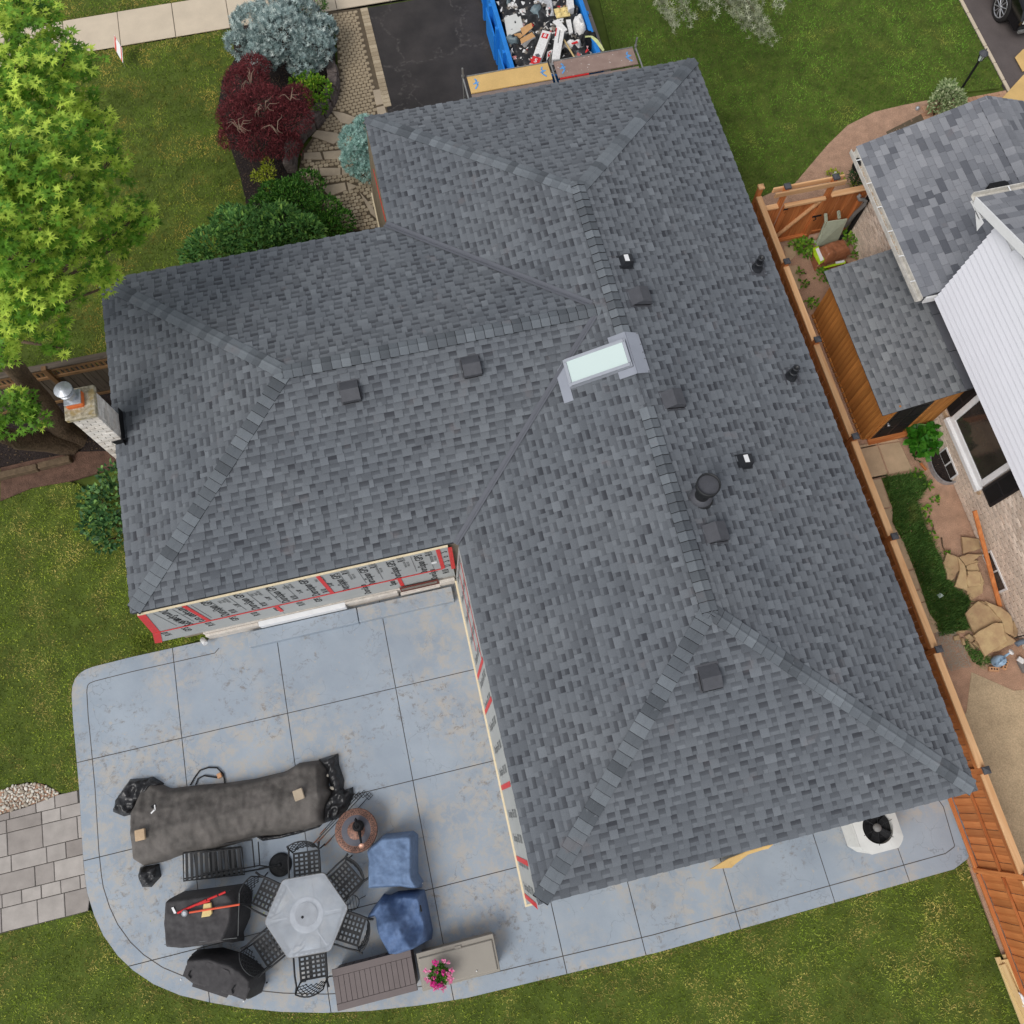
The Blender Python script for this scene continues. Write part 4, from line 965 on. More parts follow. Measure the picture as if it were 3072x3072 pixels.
# whitewashed foundation course, sills and basement window
fd = MB().bb(-5.42, -.2, VW - .03, VA, -.05, .34).build('foundation', M['whitebrickflat'], house)
for u0, u1, zz, pr_ in ((wp(z2, 445, 600).x, wp(z2, 745, 550).x, .3, .06), (wp(z2, 1200, 440).x, wp(z2, 1480, 385).x, .36, .05)):
    MB().bb(u0, u1, VW - .03 - pr_, VW - .032, .02, zz, bev=.01).build('foundation_course', M['whitebrickflat'], house)
u0, u1 = wp(z2, 745, 545).x, wp(z2, 1200, 440).x
MB().bb(u0, u1, VW - .14, VW - .032, .17, .36, bev=.01).build('door_sill', M['trimwhite'], house)
u0, u1 = wp(z2, 1490, 370).x, wp(z2, 1690, 320).x
wn_ = MB().bb(u0, u1, VW - .05, VW - .032, .18, .5).build('window', M['maroon'], house)
MB().bb(u0 + .03, u1 - .03, VW - .056, VW - .051, .3, .47).build('pane', M['glass'], wn_); MB().bb(u0 - .02, u1 + .02, VW - .12, VW - .058, .16, .24, bev=.01).build('sill', M['whitebrickflat'], wn_)
MB().bb(u1 + .02, -.22, VW - .1, VW - .032, .12, .4, bev=.012).build('foundation_course', M['whitebrickflat'], house)
MB().tube([(-5.5, VW - .1, -.02), (-5.5, VW - .1, .16), (-5.44, VW - .2, .2)], .05, 10).build('drain_pipe', M['trimwhite'], house)
MB().bb(wp(z2, 1672, 240).x - .05, wp(z2, 1672, 240).x + .05, VW - .012, VW - .004, 1.62, 1.72).build('white_label', M['trimwhite'], house)
# concrete step along that wall
st = thing('concrete_step', 'long low blue painted concrete step against the insulated wall', 'step', (-2.5, 5.97, 0))
for u0, u1 in ((-4.6, -2.34), (-2.325, -.33)): MB().bb(u0, u1, 5.74, VW - .15, .002, .16, bev=.012).build('concrete_block', M['patio'], st)
# flared insulated wall facing the patio, cream starter strip at its foot
def fl(v, z): return Vector((-.012 - (2.5 - z) / 2.2 * .185, v, z))
for v0, v1 in ((-.10, 1.9), (1.91, 4.05), (4.06, 6.16)):
    m = MB(); b0 = v0 - (.06 if v0 < 0 else 0)
    m.slab3([fl(v0 + (.12 if v0 < 0 else 0), 2.5), fl(b0, .34), fl(v1, .34), fl(v1, 2.5)], -.02, (-1, 0, .08))
    pn = m.build('insulation_board', M['foil2'], house)
    for i in range(int((v1 - v0) / .42)):
        vv_ = v0 + .25 + i * .42; c = fl(vv_, 1.5) + Vector((-.004, 0, 0)); text('DuroSpan GPS  R10', c, fl(vv_, 2) - fl(vv_, 1), (0, 1, 0), .2, M['inkgrey'], pn)
for v0 in (1.9, 3.35, 4.05, -.04, .62):
    MB().beam(fl(v0, 2.45) + Vector((-.006, 0, 0)), fl(v0, .36) + Vector((-.006, 0, 0)), .09, .004, up=(-1, 0, .1)).build('red_tape', M['redtape'], house)
MB().beam(fl(5.9, 2.3) + Vector((-.006, 0, 0)), fl(4.1, 2.25) + Vector((-.006, 0, 0)), .05, .004, up=(-1, 0, .1)).build('red_tape', M['redtape'], house)
MB().beam(fl(5.9, 1.5) + Vector((-.006, 0, 0)), fl(4.4, 1.4) + Vector((-.006, 0, 0)), .04, .004, up=(-1, 0, .1)).build('red_tape', M['redtape'], house)
MB().bb(.0, .018, 4.15, 5.75, 2.5, 2.53).build('drip_edge', M['trimwhite'], house)
m = MB(); m.bb(-.235, -.197, -.2, 6.1, .27, .33); m.bb(-.235, -.05, -.238, -.202, .27, .33); m.build('starter_strip', M['cream'], house)
MB().bb(-.19, .02, -.16, 6.15, -.02, .268).build('foundation', M['whitebrickflat'], house)
# same on the garage side towards the street
m = MB(); m.slab3([Vector((-.015, 13.5, 2.5)), Vector((-.2, 13.4, .34)), Vector((-.2, 15.9, .34)), Vector((-.015, 15.9, 2.5))], .02, (1, 0, 0)); m.build('insulation_board', basic('brownish_sheathing', rgb(126, 112, 92), .8), house)
MB().bb(-.235, -.2, 14.5, 16.05, .3, .36).build('starter_strip', M['cream'], house)
MB().beam((-.03, 13.6, 2.35), (-.05, 15.2, 2.1), .02, .03).build('red_tape', M['redtape'], house)
# --- roof fittings
def frame_on(nrm, px, py, off=.0, plane_pt=None):
    n_ = Vector(nrm).normalized(); k = on_plane(px, py, Vector(plane_pt) + n_ * off, n_) - n_ * off
    up = Vector((0, 0, 1)) - n_ * n_.z; up.normalize(); return k, up.cross(n_).normalized(), up, n_
def L2W(fr, x, y, z): return fr[0] + fr[1] * x + fr[2] * y + fr[3] * z
def roof_vent(nrm, pt, px, py, s_=1.0):
    fr = frame_on(nrm, px, py, .1, pt); m = MB()
    m.slab3([L2W(fr, x, y, .012) for x, y in ((-.2, -.22), (.2, -.22), (.2, .23), (-.2, .23))], .006, fr[3])
    v = m.build('roof_vent', M['charcoal'], house, label='square charcoal metal roof vent')
    prof = [(.20, .02), (.03, .18), (-.18, .145), (-.205, .06), (-.19, .035)]; k = len(prof); m = MB()
    vs = [L2W(fr, -.165, y, z) for y, z in prof] + [L2W(fr, .165, y, z) for y, z in prof]
    m.add(vs, [(i, i + 1, k + i + 1, k + i) for i in range(k - 1)] + [tuple(range(k))[::-1], tuple(range(k, 2 * k))]); m.build('hood', M['charcoal'], v)
    m = MB(); m.slab3([L2W(fr, x, y, z) for x, y, z in ((-.168, -.207, .04), (.168, -.207, .04), (.168, -.207, .075), (-.168, -.207, .075))], .004, -fr[2])
    for sx in (-1, 1): m.slab3([L2W(fr, sx * .167, y, z) for y, z in ((.15, .05), (-.19, .05), (-.19, .02), (.15, .02))], .004, fr[1] * sx)
    m.build('louvre', M['black'], v)
for nrm, pt, pts in ((nR, C_, [(1209, 557), (1272, 751), (1353, 1003)]), (nB_, F_, [(889, 690), (660, 738)]), (nB_, D_, [(1341, 1279)])):
    for q in pts: roof_vent(nrm, pt, *D(*q))
for q in ((1182, 491), (1407, 868)):
    fr = frame_on(nR, *D(*q), .08, C_); m = MB()
    m.slab3([L2W(fr, x, y, .012) for x, y in ((-.15, -.15), (.15, -.15), (.15, .15), (-.15, .15))], .005, fr[3])
    v = m.build('exhaust_vent', M['blackplastic'], house, label='small black plastic exhaust vent'); m = MB()
    vs = [L2W(fr, x, y, z) for x, y, z in ((-.12, .12, .01), (.12, .12, .01), (.12, -.13, .01), (-.12, -.13, .01), (-.085, .08, .15), (.085, .08, .15), (.085, -.10, .165), (-.085, -.10, .165))]
    m.add(vs, [(0, 1, 5, 4), (1, 2, 6, 5), (2, 3, 7, 6), (3, 0, 4, 7), (4, 5, 6, 7)]); m.build('hood', M['blackplastic'], v)
    m = MB(); m.slab3([L2W(fr, x, y, z + .003) for x, y, z in ((-.07, .075, .15), (.07, .075, .15), (.075, -.015, .157), (-.075, -.015, .157))], .004, fr[3]); m.build('cap_or_glint_plate', M['trimwhite'], v)  # added white plate stands in for the sky glint on the black vent top
for q in ((1427, 508), (1491, 712)):
    fr = frame_on(nR, *D(*q), .0, C_); b = fr[0]; m = MB()
    m.slab3([L2W(fr, x, y, .012) for x, y in ((-.17, -.2), (.17, -.2), (.17, .16), (-.17, .16))], .005, fr[3])
    v = m.build('plumbing_vent', M['charcoal'], house, label='black plumbing vent pipe with rubber boot')
    MB().lathe([(.12, -.03), (.115, .05), (.085, .09), (.08, .2), (.088, .205), (.088, .235), (.07, .24)], b, seg=20).build('boot', M['blackplastic'], v)
    MB().lathe([(.062, .2), (.062, .36), (.07, .362), (.07, .39), (.042, .392), (.040, .30), (0, .30)], b, seg=20).build('pipe', M['blackplastic'], v)
    m = MB(); m.slab3([L2W(fr, x, y, .02) for x, y in ((-.1, -.19), (.12, -.19), (.12, -.15), (-.1, -.15))], .01, fr[3]); m.build('flange', M['charcoal'], v)
fr = frame_on(nR, *D(1321, 940), 0, C_); b = fr[0]
v = MB().lathe([(.24, -.06), (.22, .02), (.15, .06)], b, seg=24).build('chimney_flue', M['blackmetal'], house, label='black metal flue with round cap')
MB().lathe([(.20, .09), (.20, .11), (.13, .16)], b, seg=24).build('storm_collar', M['charcoal'], v)
MB().lathe([(.125, .05), (.125, .52), (.2, .56), (.205, .70), (.187, .70), (.182, .60)], b, seg=24).build('pipe', M['blackmetal'], v)
MB().lathe([(0, .641), (.182, .64), (.182, .60), (0, .60)], b, seg=24, smooth=False).build('cap_or_glint_plate', M['charcoal'], v)
# skylight on the valley side of the ridge
nl = Vector(nL).normalized(); cs = [on_plane(*zv(*q), Vector(D_) + nl * .13, nl) for q in ((255, 925), (655, 785), (705, 935), (293, 1075))]
ku0 = (cs[0].x + cs[3].x) / 2; ku1 = (cs[1].x + cs[2].x) / 2; kv0 = (cs[2].y + cs[3].y) / 2; kv1 = (cs[0].y + cs[1].y) / 2
e_, n_ = Vector((0, 1, 0)), Vector((1, 0, SL)).normalized()
def sk(u, v, z): return Vector((u, v, HE + SL * u)) + nl * z
sk_l = MB()
sk_l.slab3([sk(ku0 - .06, kv0 - .06, .005), sk(ku1 + .06, kv0 - .06, .005), sk(ku1 + .06, kv1 + .06, .005), sk(ku0 - .06, kv1 + .06, .005)], .115, nl)
skl = sk_l.build('skylight', M['skyframe'], house, label='rectangular frosted skylight in pale grey frame')
m = MB()
for a, b in (((ku0 - .03, kv0 - .03), (ku1 + .03, kv0 - .03)), ((ku0 - .03, kv1 + .03), (ku1 + .03, kv1 + .03)), ((ku0 - .03, kv0 + .003), (ku0 - .03, kv1 - .003)), ((ku1 + .03, kv0 + .003), (ku1 + .03, kv1 - .003))): m.beam(sk(*a, .13), sk(*b, .13), .06, .035, up=nl, bev=.008)
m.build('frame', M['skyframe'], skl)
MB().slab3([sk(ku0, kv0, .122), sk(ku1, kv0, .122), sk(ku1, kv1, .122), sk(ku0, kv1, .122)], .006, nl).build('glass', M['skyglass'], skl)
uR = W / 2
rp = lambda u, v, z: Vector((u, v, HE + SL * (W - u))) + Vector(nR).normalized() * z
m = MB(); m.slab3([sk(ku1 + .1, kv0 - .22, .055), sk(uR, kv0 - .22, .062), sk(uR, kv1 + .22, .062), sk(ku1 + .1, kv1 + .22, .055)], .006, nl)
for v0_, v1_ in ((kv0 - .22, kv0 - .07), (kv1 + .07, kv1 + .22)): m.slab3([sk(ku1 - .22, v0_, .05), sk(ku1 + .1, v0_, .055), sk(ku1 + .1, v1_, .055), sk(ku1 - .22, v1_, .05)], .006, nl)
m.build('ridge_flashing', M['flash'], skl, kind='stuff') if False else m.build('ridge_flashing', M['flash'], skl)
m = MB(); m.slab3([rp(uR + .002, kv0 - .22, .062), rp(uR + .26, kv0 - .2, .04), rp(uR + .26, kv1 + .2, .04), rp(uR + .002, kv1 + .22, .062)], .006, nR); m.build('back_flashing', M['flash'], skl)
m = MB(); m.slab3([sk(ku0 - .24, kv0 - .3, .03), sk(ku0 - .065, kv0 - .3, .03), sk(ku0 - .065, kv1 + .16, .03), sk(ku0 - .24, kv1 + .02, .03)], .006, nl); m.build('apron_flashing', M['flash'], skl)
m = MB()
for v_ in (kv0 - .18, kv0 + .08, (kv0 + kv1) / 2, kv1 - .05, kv1 + .18): m.lathe([(.012, 0), (.012, .006), (0, .008)], rp(uR + .235, v_, .048), nR, 8)
m.build('screw', M['inkgrey'], skl)
# --- chimney of whitewashed brick
cx0, cx1, cy0, cy1, cz = -6.16, -5.72, 9.56, 10.06, 3.86
ch = MB().bb(cx0 + .012, cx1 - .012, cy0 + .012, cy1 - .012, -.05, cz).build('chimney', M['mortarW'], house, label='whitewashed brick chimney with concrete cap')
nrow = int((cz - .9) / .072); bricks = 0
for r in range(nrow):
    z0 = .9 + r * .072; off = (r % 2) * .11
    for face in (0, 1):
        ln = (cx1 - cx0) if face == 0 else (cy1 - cy0); x = -off
        while x < ln - .01:
            a, b = max(0, x), min(ln, x + .212); x += .222
            if b - a < .03: continue
            pr_ = RD.uniform(0, .006)
            m = MB(); t0 = RD.random()
            if face == 0: m.bb(cx0 + a, cx0 + b, cy0 - pr_, cy0 + .06, z0, z0 + .062, t0, bev=.006)
            else:
                if a == 0: a += .064
                m.bb(cx1 - .06, cx1 + pr_, cy0 + a, cy0 + b, z0, z0 + .062, t0, bev=.006)
            m.build('brick', M['brickW'], ch); bricks += 1
MB().bb(cx0 - .05, cx1 + .05, cy0 - .06, cy1 + .05, cz, cz + .09, bev=.02).build('capstone', M['capstone'], ch)
cl = MB(); fx, fy = cx0 + .16, cy0 + .29
cl.bb(fx - .14, fx + .15, fy - .15, fy + .14, cz + .09, cz + .17, bev=.02); cl.build('flue_liner', M['terracotta'], ch)
MB().bb(fx - .16, fx + .13, fy - .12, fy + .16, cz + .17, cz + .20, bev=.012).build('flue_plate', M['galv'], ch)
MB().lathe([(.1, .2), (.1, .34), (.135, .35), (.135, .39), (.05, .43), (.05, .46), (.155, .48), (.155, .5), (.05, .55), (0, .56)], (fx - .02, fy + .02, cz), seg=22, smooth=False).build('flue_cap', M['galv'], ch)
m = MB(); m.slab3([(cx1 + .01, cy0 - .1, HE + SL * .2 - .02), (cx1 + .01, cy1 + .12, HE + .05), (cx1 + .01, cy1 + .12, HE + .26), (cx1 + .01, cy0 - .06, HE + .22)], .012, (1, 0, 0)); m.slab3([(cx1 - .16, cy0 - .012, HE + .04), (cx1 + .06, cy0 - .012, HE + .06), (cx1 + .06, cy0 - .012, HE + .2), (cx1 - .2, cy0 - .012, HE + .18)], .01, (0, -1, 0))
m.build('step_flashing', M['black'], ch)
# ================================================================== NEIGHBOUR HOUSE
nb = thing('neighbour_house', 'pale brick neighbour house with white siding and mixed grey shingle roofs', 'house', (13, 6, 0))
UB, GU, GZ = 10.93, 10.22, 2.7
# lower garage roof: gable facing the street, left slope towards us
NS = .28; PK = 12.85; PZ = GZ + (PK - GU) * NS; V0, V1 = 9.1, 13.0
m = MB()
m.add([(GU, V0, GZ), (PK, V0, PZ), (PK, V1, PZ), (GU, V1 - .08, GZ)], [(0, 1, 2, 3)]); m.add([(PK, V0, PZ), (16.4, V0, PZ - 1.0), (16.4, V1 - .3, PZ - 1.0), (PK, V1, PZ)], [(0, 1, 2, 3)])
m.add([(GU, V0, GZ), (PK, V0, PZ), (PK, V0, PZ - .16), (GU, V0, GZ - .16)], [(3, 2, 1, 0)]); m.add([(GU, V1 - .08, GZ), (PK, V1, PZ), (PK, V1, PZ - .16), (GU, V1 - .08, GZ - .16)], [(0, 1, 2, 3)])
m.add([(GU, V0, GZ - .16), (16.4, V0, GZ - .16), (16.4, V1, GZ - .16), (GU, V1 - .08, GZ - .16)], [(3, 2, 1, 0)])
nroof = m.build('roof', M['sheath'], nb)
pc = []
shingle_plane([(GU - .02, V0, GZ), (GU - .02, V1 - .05, GZ), (PK, V1 + .03, PZ), (PK, V0, PZ)], pc, style='three', tab=(.14, .34), seed=21, lift=.012)
shingle_plane([(16.4, V1 - .3, PZ - 1.0), (16.4, V0, PZ - 1.0), (PK, V0, PZ), (PK, V1 + .03, PZ)], pc, style='three', tab=(.14, .34), seed=22, lift=.012)
# upper roof
EV, EZ, RU = 9.55, 5.12, 10.24
m = MB(); m.add([(RU, EV, EZ), (18, EV, EZ), (18, 3.0, EZ + 2.3), (RU, 3.0, EZ + 2.3)], [(0, 1, 2, 3)]); m.add([(RU, EV, EZ - .05), (18, EV, EZ - .05), (18, 3, EZ + 2.2), (RU, 3.0, EZ + 2.2)], [(3, 2, 1, 0)])
m.build('upper_roof', M['sheath'], nb)
pc2 = []
shingle_plane([(18, EV + .02, EZ), (RU, EV + .02, EZ), (RU, 3.0, EZ + 2.3), (18, 3.0, EZ + 2.3)], pc2, style='three', tab=(.14, .34), seed=23, lift=.012)
emit_shingles(pc + pc2, nroof, M['shingle_n'])
cap_run((PK, V1, PZ), (PK, V0, PZ), (-NS, 0, 1), (NS, 0, 1), nroof, M['shingle_n'], seed=31, base=.02, half=.2)
# gutters, fascia, rake trim
def gutter(p, q, name='gutter'):
    p, q = Vector(p), Vector(q); d = (q - p).normalized(); o = Vector((0, 0, 1)).cross(d); m = MB()
    m.beam(p + Vector((0, 0, -.07)), q + Vector((0, 0, -.07)), .125, .012); m.beam(p + o * .06 + Vector((0, 0, -.02)), q + o * .06 + Vector((0, 0, -.02)), .012, .1); m.beam(p - o * .06 + Vector((0, 0, -.02)), q - o * .06 + Vector((0, 0, -.02)), .014, .11)
    g = m.build(name, M['gutter'], nb); k = int((q - p).length / .62)
    for i in range(k):
        c = p + d * (.3 + i * .62); MB().beam(c - o * .06 + Vector((0, 0, .03)), c + o * .06 + Vector((0, 0, .03)), .022, .006).build('gutter_strap', M['trimwhite'], g)
    return g
gutter((GU - .09, V1 - .1, GZ - .01), (GU - .09, V0 - .02, GZ - .01)); gutter((18, EV + .085, EZ - .01), (RU - .02, EV + .085, EZ - .01))
chips('gutter_leaves', [(GU - .14, 10.2), (GU - .05, 10.2), (GU - .05, 12.6), (GU - .14, 12.6)], 500, M['slabconc'], .008, .02, GZ - .06)
m = MB(); m.beam((RU - .012, EV + .02, EZ - .06), (RU - .012, 3.0, EZ + 2.24), .02, .17, up=(0, 0, 1)); m.build('rake_board', M['trimwhite'], nb)
m = MB(); m.beam((RU, EV - .1, EZ - .16), (RU + .25, EV - .1, EZ - .16), .4, .02); m.add([(RU, EV, EZ - .1), (RU, EV - .42, EZ - .1), (RU, EV - .42, EZ - .34)], [(0, 1, 2)]); m.build('eave_return', M['trimwhite'], nb)
MB().bb(GU + .04, UB + .2, V0 - .04, V0 - .005, GZ - .17, GZ + .02).build('fascia', M['trimwhite'], nb)
# brick ground floor
MB().bb(UB + .06, 17.5, -3.5, 12.62, -.1, GZ - .17).build('brick_wall', M['mortar'], nb)
bw = MB().bb(UB + .03, UB + .06, -3.5, 12.62, -.1, GZ - .18).build('wall', M['mortar'], nb)
brk = []; z = .0; row = 0
while z < GZ - .26:
    v = 2.0 + (row % 2) * .105
    while v < 12.5:
        if not (6.99 < v + .1 < 12.5 and False): brk.append((v, z))
        v += .211
    z += .0745; row += 1
win_rect = (5.42, 7.05, .92, 2.3)
brk = [b for b in brk if not (b[0] + .2 > win_rect[0] and b[0] < win_rect[1] and b[1] + .06 > win_rect[2]) and not (7.35 < b[0] < 10.55 and b[1] < 1.9)]
def bshow(b):
    x, y = proj((UB, b[0] + .1, b[1] + .03)); return -1e9 if not (0 < x < 3072 and 0 < y < 3072) else b[1] - 9 * (7.3 < b[0] < 10.6)
brk.sort(key=lambda b: -bshow(b)); mm = MB()
bms = [MB().bb(0, .035, 0, .203, 0, .064, t_, bev=.006).mesh('brick', M['brickN']) for t_ in (.1, .4, .7, 1)]
for i, b in enumerate(brk):
    if i < 300: newobj('brick', RD.choice(bms), bw).location = (UB + RD.uniform(-.003, .003), b[0], b[1])
    else: mm.bb(UB + RD.uniform(-.003, .003), UB + .035, b[0], b[0] + .203, b[1], b[1] + .064, RD.random(), bev=.006)
mm.build('brick_field', M['brickN'], bw, kind='stuff')
# window, shutters, basement windows with wells
wv0, wv1, wz0, wz1 = win_rect
wd = MB().bb(UB - .03, UB + .1, wv0, wv1, wz0, wz1).build('window', M['trimwhite'], nb)
m = MB(); 
for a in ((wv0, wv1, wz0, wz0 + .13), (wv0, wv1, wz1 - .1, wz1), (wv0, wv0 + .12, wz0 + .131, wz1 - .101), (wv1 - .12, wv1, wz0 + .131, wz1 - .101)): m.bb(UB - .07, UB - .031, *a, bev=.008)
m.build('frame', M['trimwhite'], wd); MB().bb(UB - .045, UB - .032, wv0 + .13, wv1 - .13, wz0 + .14, wz1 - .11).build('pane', M['glass'], wd)
MB().bb(UB - .14, UB - .0, wv0 - .04, wv1 + .04, wz0 - .11, wz0 - .003, bev=.012).build('sill', M['trimwhite'], wd)
MB().bb(UB - .03, UB + .02, wv0 - .1, wv1 + .5, wz0 - .22, wz0 - .115).build('brick_sill', M['slabconc'], nb)
for v0 in (wv0 - .46, wv1 + .03):
    sh = MB().bb(UB - .05, UB - .005, v0, v0 + .42, wz0 + .02, wz1, bev=.01).build('shutter', M['shutter'], nb)
    for z0, z1 in ((wz0 + .08, wz0 + .56), (wz0 + .62, wz0 + 1.1)): MB().bb(UB - .058, UB - .051, v0 + .06, v0 + .36, z0, z1).build('louvre_panel', M['black'], sh)
for c, r in (((UB, 6.28), .42), ((UB, 3.75), .55)):
    ww = MB().bb(UB - .02, UB + .05, c[1] - r * .8, c[1] + r * .8, -.02, .32).build('basement_window', M['trimwhite'], nb, label='low basement window set in a steel window well')
    MB().bb(UB - .028, UB - .021, c[1] - r * .72, c[1] - .02, .02, .28).build('pane', M['glass'], ww); MB().bb(UB - .028, UB - .021, c[1] + .02, c[1] + r * .72, .02, .28).build('pane', M['glass'], ww)
    m = MB(); k = 14
    if c[1] < 5: continue
    for i in range(k):
        a0, a1 = math.pi * i / k, math.pi * (i + 1) / k; P_ = lambda a, rr: (UB - .36 * abs(math.sin(a)) ** .7 * rr, c[1] + math.cos(a) * r * rr, 0)
        for rr in (1.0,): m.slab3([(*P_(a0, 1)[:2], -.02), (*P_(a1, 1)[:2], -.02), (*P_(a1, 1)[:2], .13), (*P_(a0, 1)[:2], .13)], .02)
    m.build('window_well', M['galv'], ww); MB().add([(UB - .36 * abs(math.sin(math.pi * i / k)) ** .7 * .97, c[1] + math.cos(math.pi * i / k) * r * .97, -.005) for i in range(k + 1)], [tuple(range(k + 1))]).build('well_floor', M['mulch'], ww)
# white lap siding, one board above the other, with the corner profile
SU, SV, SZ = 10.48, 9.04, 2.7
MB().bb(SU + .02, 17.5, -3.5, SV - .02, SZ - .02, EZ - .02).build('upper_wall', M['trimwhite'], nb)
m = MB(); m.add([(SU + .02, SV - .02, EZ - .02), (SU + .02, 3.0, EZ - .02), (SU + .02, 3.0, EZ + 2.15)], [(0, 1, 2)]); m.build('gable_wall', M['trimwhite'], nb)
ez = .155; k = 0; z = SZ - .02
while z < EZ + 1.9:
    v1 = SV if z < EZ - .22 else SV - (z - EZ + .22) / 2.3 * 6.5 - .3
    if v1 < 3.2: break
    m = MB(); vs = [(SU - .048, -3.5, z), (SU - .048, v1, z), (SU + .004, v1, z + ez + .01), (SU + .004, -3.5, z + ez + .01), (SU + .03, -3.5, z), (SU + .03, v1, z), (SU + .03, v1, z + ez + .01)]
    m.add(vs, [(3, 2, 1, 0), (0, 1, 5, 4), (1, 2, 6, 5)]); m.build('siding_board', M['whitevinyl'], nb); z += ez; k += 1
MB().bb(SU - .01, UB + .1, -3.5, SV, SZ - .06, SZ - .022).build('soffit', M['trimwhite'], nb)
m = MB(); z = SZ - .02   # corner return on the street side
while z < EZ - .2:
    m.add([(SU - .022, SV + .012, z), (17, SV + .012, z), (17, SV - .012, z + ez), (SU - .0, SV - .012, z + ez)], [(0, 1, 2, 3)]); z += ez
m.build('side_siding', M['whitevinyl'], nb, kind='stuff')
# downspout and little roof vent
m = MB(); m.beam((UB - .06, 12.52, .12), (UB - .06, 12.5, GZ - .5), .085, .075, up=(1, 0, 0), bev=.012); m.beam((UB - .06, 12.5, GZ - .5), (GU - .05, 12.6, GZ - .14), .085, .075, up=(0, 1, 0), bev=.012); m.beam((UB - .06, 12.52, .12), (UB - .3, 12.45, .02), .085, .07, bev=.01)
m.build('downspout', M['black'], nb)
MB().lathe([(.09, -.12), (.12, -.05), (.12, .08), (.06, .14)], (GU - .02, 12.62, GZ - .16), seg=12).build('gutter_outlet', M['black'], nb)
c = on_plane(*z5(1765, 265), (GU, 0, GZ + .1), (-NS, 0, 1)); MB().box(c, (.42, .32, .2), Matrix.Rotation(.27, 3, 'Y').to_3x3() if False else None, bev=.05).build('roof_vent', M['black'], nb)
# ------------------------------------------------------------------ cedar garden shed
shd = thing('garden_shed', 'cedar lean-to shed with grey shingle roof and black panelled door', 'shed', (10.1, 8.9, 0))
s0, s1, t0, t1, shl, shh = 9.32, 10.9, 7.3, 10.62, 1.62, 2.08
def szz(u): return shl + (u - 9.12) / (10.9 - 9.12) * (shh - shl)
m = MB(); q = [(9.10, 7.2, szz(9.1)), (10.88, 7.2, szz(10.88)), (10.88, 10.74, szz(10.88)), (9.10, 10.74, szz(9.1))]
m.slab3([(a, b, c - .05) for a, b, c in q], .045, (0, 0, 1)); sroof = m.build('roof', M['sheath'], shd)
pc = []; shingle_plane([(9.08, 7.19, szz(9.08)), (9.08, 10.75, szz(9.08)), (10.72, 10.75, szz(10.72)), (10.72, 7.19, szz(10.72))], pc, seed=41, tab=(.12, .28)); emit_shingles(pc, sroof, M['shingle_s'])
for i in range(4): MB().bb(10.66 + .0, 10.9, 7.2 + i * .885, 7.2 + i * .885 + .87, shh + .01 + .003 * (i % 2), shh + .022 + .003 * (i % 2)).build('head_flashing', M['valley'], sroof)
MB().bb(s0 + .03, s1, t0 + .03, t1 - .03, 0, shl - .03).build('wall', M['shedwood_z'], shd)
bmesh_board = MB().bb(-.011, .011, .002, .128, .06, shl - .02, bev=.004).mesh('board', M['shedwood_z'])
nbd = int((t1 - t0) / .132)
for i in range(nbd): newobj('board', bmesh_board, shd).location = (s0 + .012 + RD.uniform(-.002, .002), t0 + i * .132, 0)
for i in range(nbd): MB().bb(s0 - .03, s0 + .0, t0 + i * .132 + .015, t0 + i * .132 + .118, .0, .055).build('skirt_block', M['shedwood_y'], shd)
x = s0
while x < s1 - .1:
    if not (9.52 < x + .06 < 10.25): MB().bb(x + .002, x + .128, t0 - .012, t0 + .012, .02, szz(x) - .04, bev=.004).build('board', M['shedwood_z'], shd)
    x += .132
dr = MB().bb(9.5, 10.27, t0 - .035, t0 + .0, .03, 1.6, bev=.006).build('door', M['shutter'], shd, label='black six panel door')
for zz in (.14, .62, 1.1):
    for xx in (9.57, 9.92): MB().bb(xx, xx + .27, t0 - .046, t0 - .036, zz, zz + .4, bev=.006).build('door_panel', M['black'], dr)
MB().lathe([(.022, 0), (.022, .03), (.03, .035), (.03, .06), (0, .07)], (9.56, t0 - .04, .85), (0, -1, 0), 12).build('knob', M['galv'], dr)
m = MB()
for a in ((9.43, 9.497), (10.273, 10.34)): m.bb(*a, t0 - .04, t0 + .0, .03, 1.66)
m.bb(9.43, 10.34, t0 - .045, t0 + .0, 1.662, 1.72); m.build('door_frame', M['shedwood_x'], shd)
MB().beam((10.36, t0 - .05, 1.86), (10.86, t0 - .05, 2.0), .03, .09).build('header', M['shedwood_x'], shd)
MB().bb(9.43, 10.36, t0 - .16, t0 - .042, .0, .05).build('threshold', M['cedar_x'], shd)
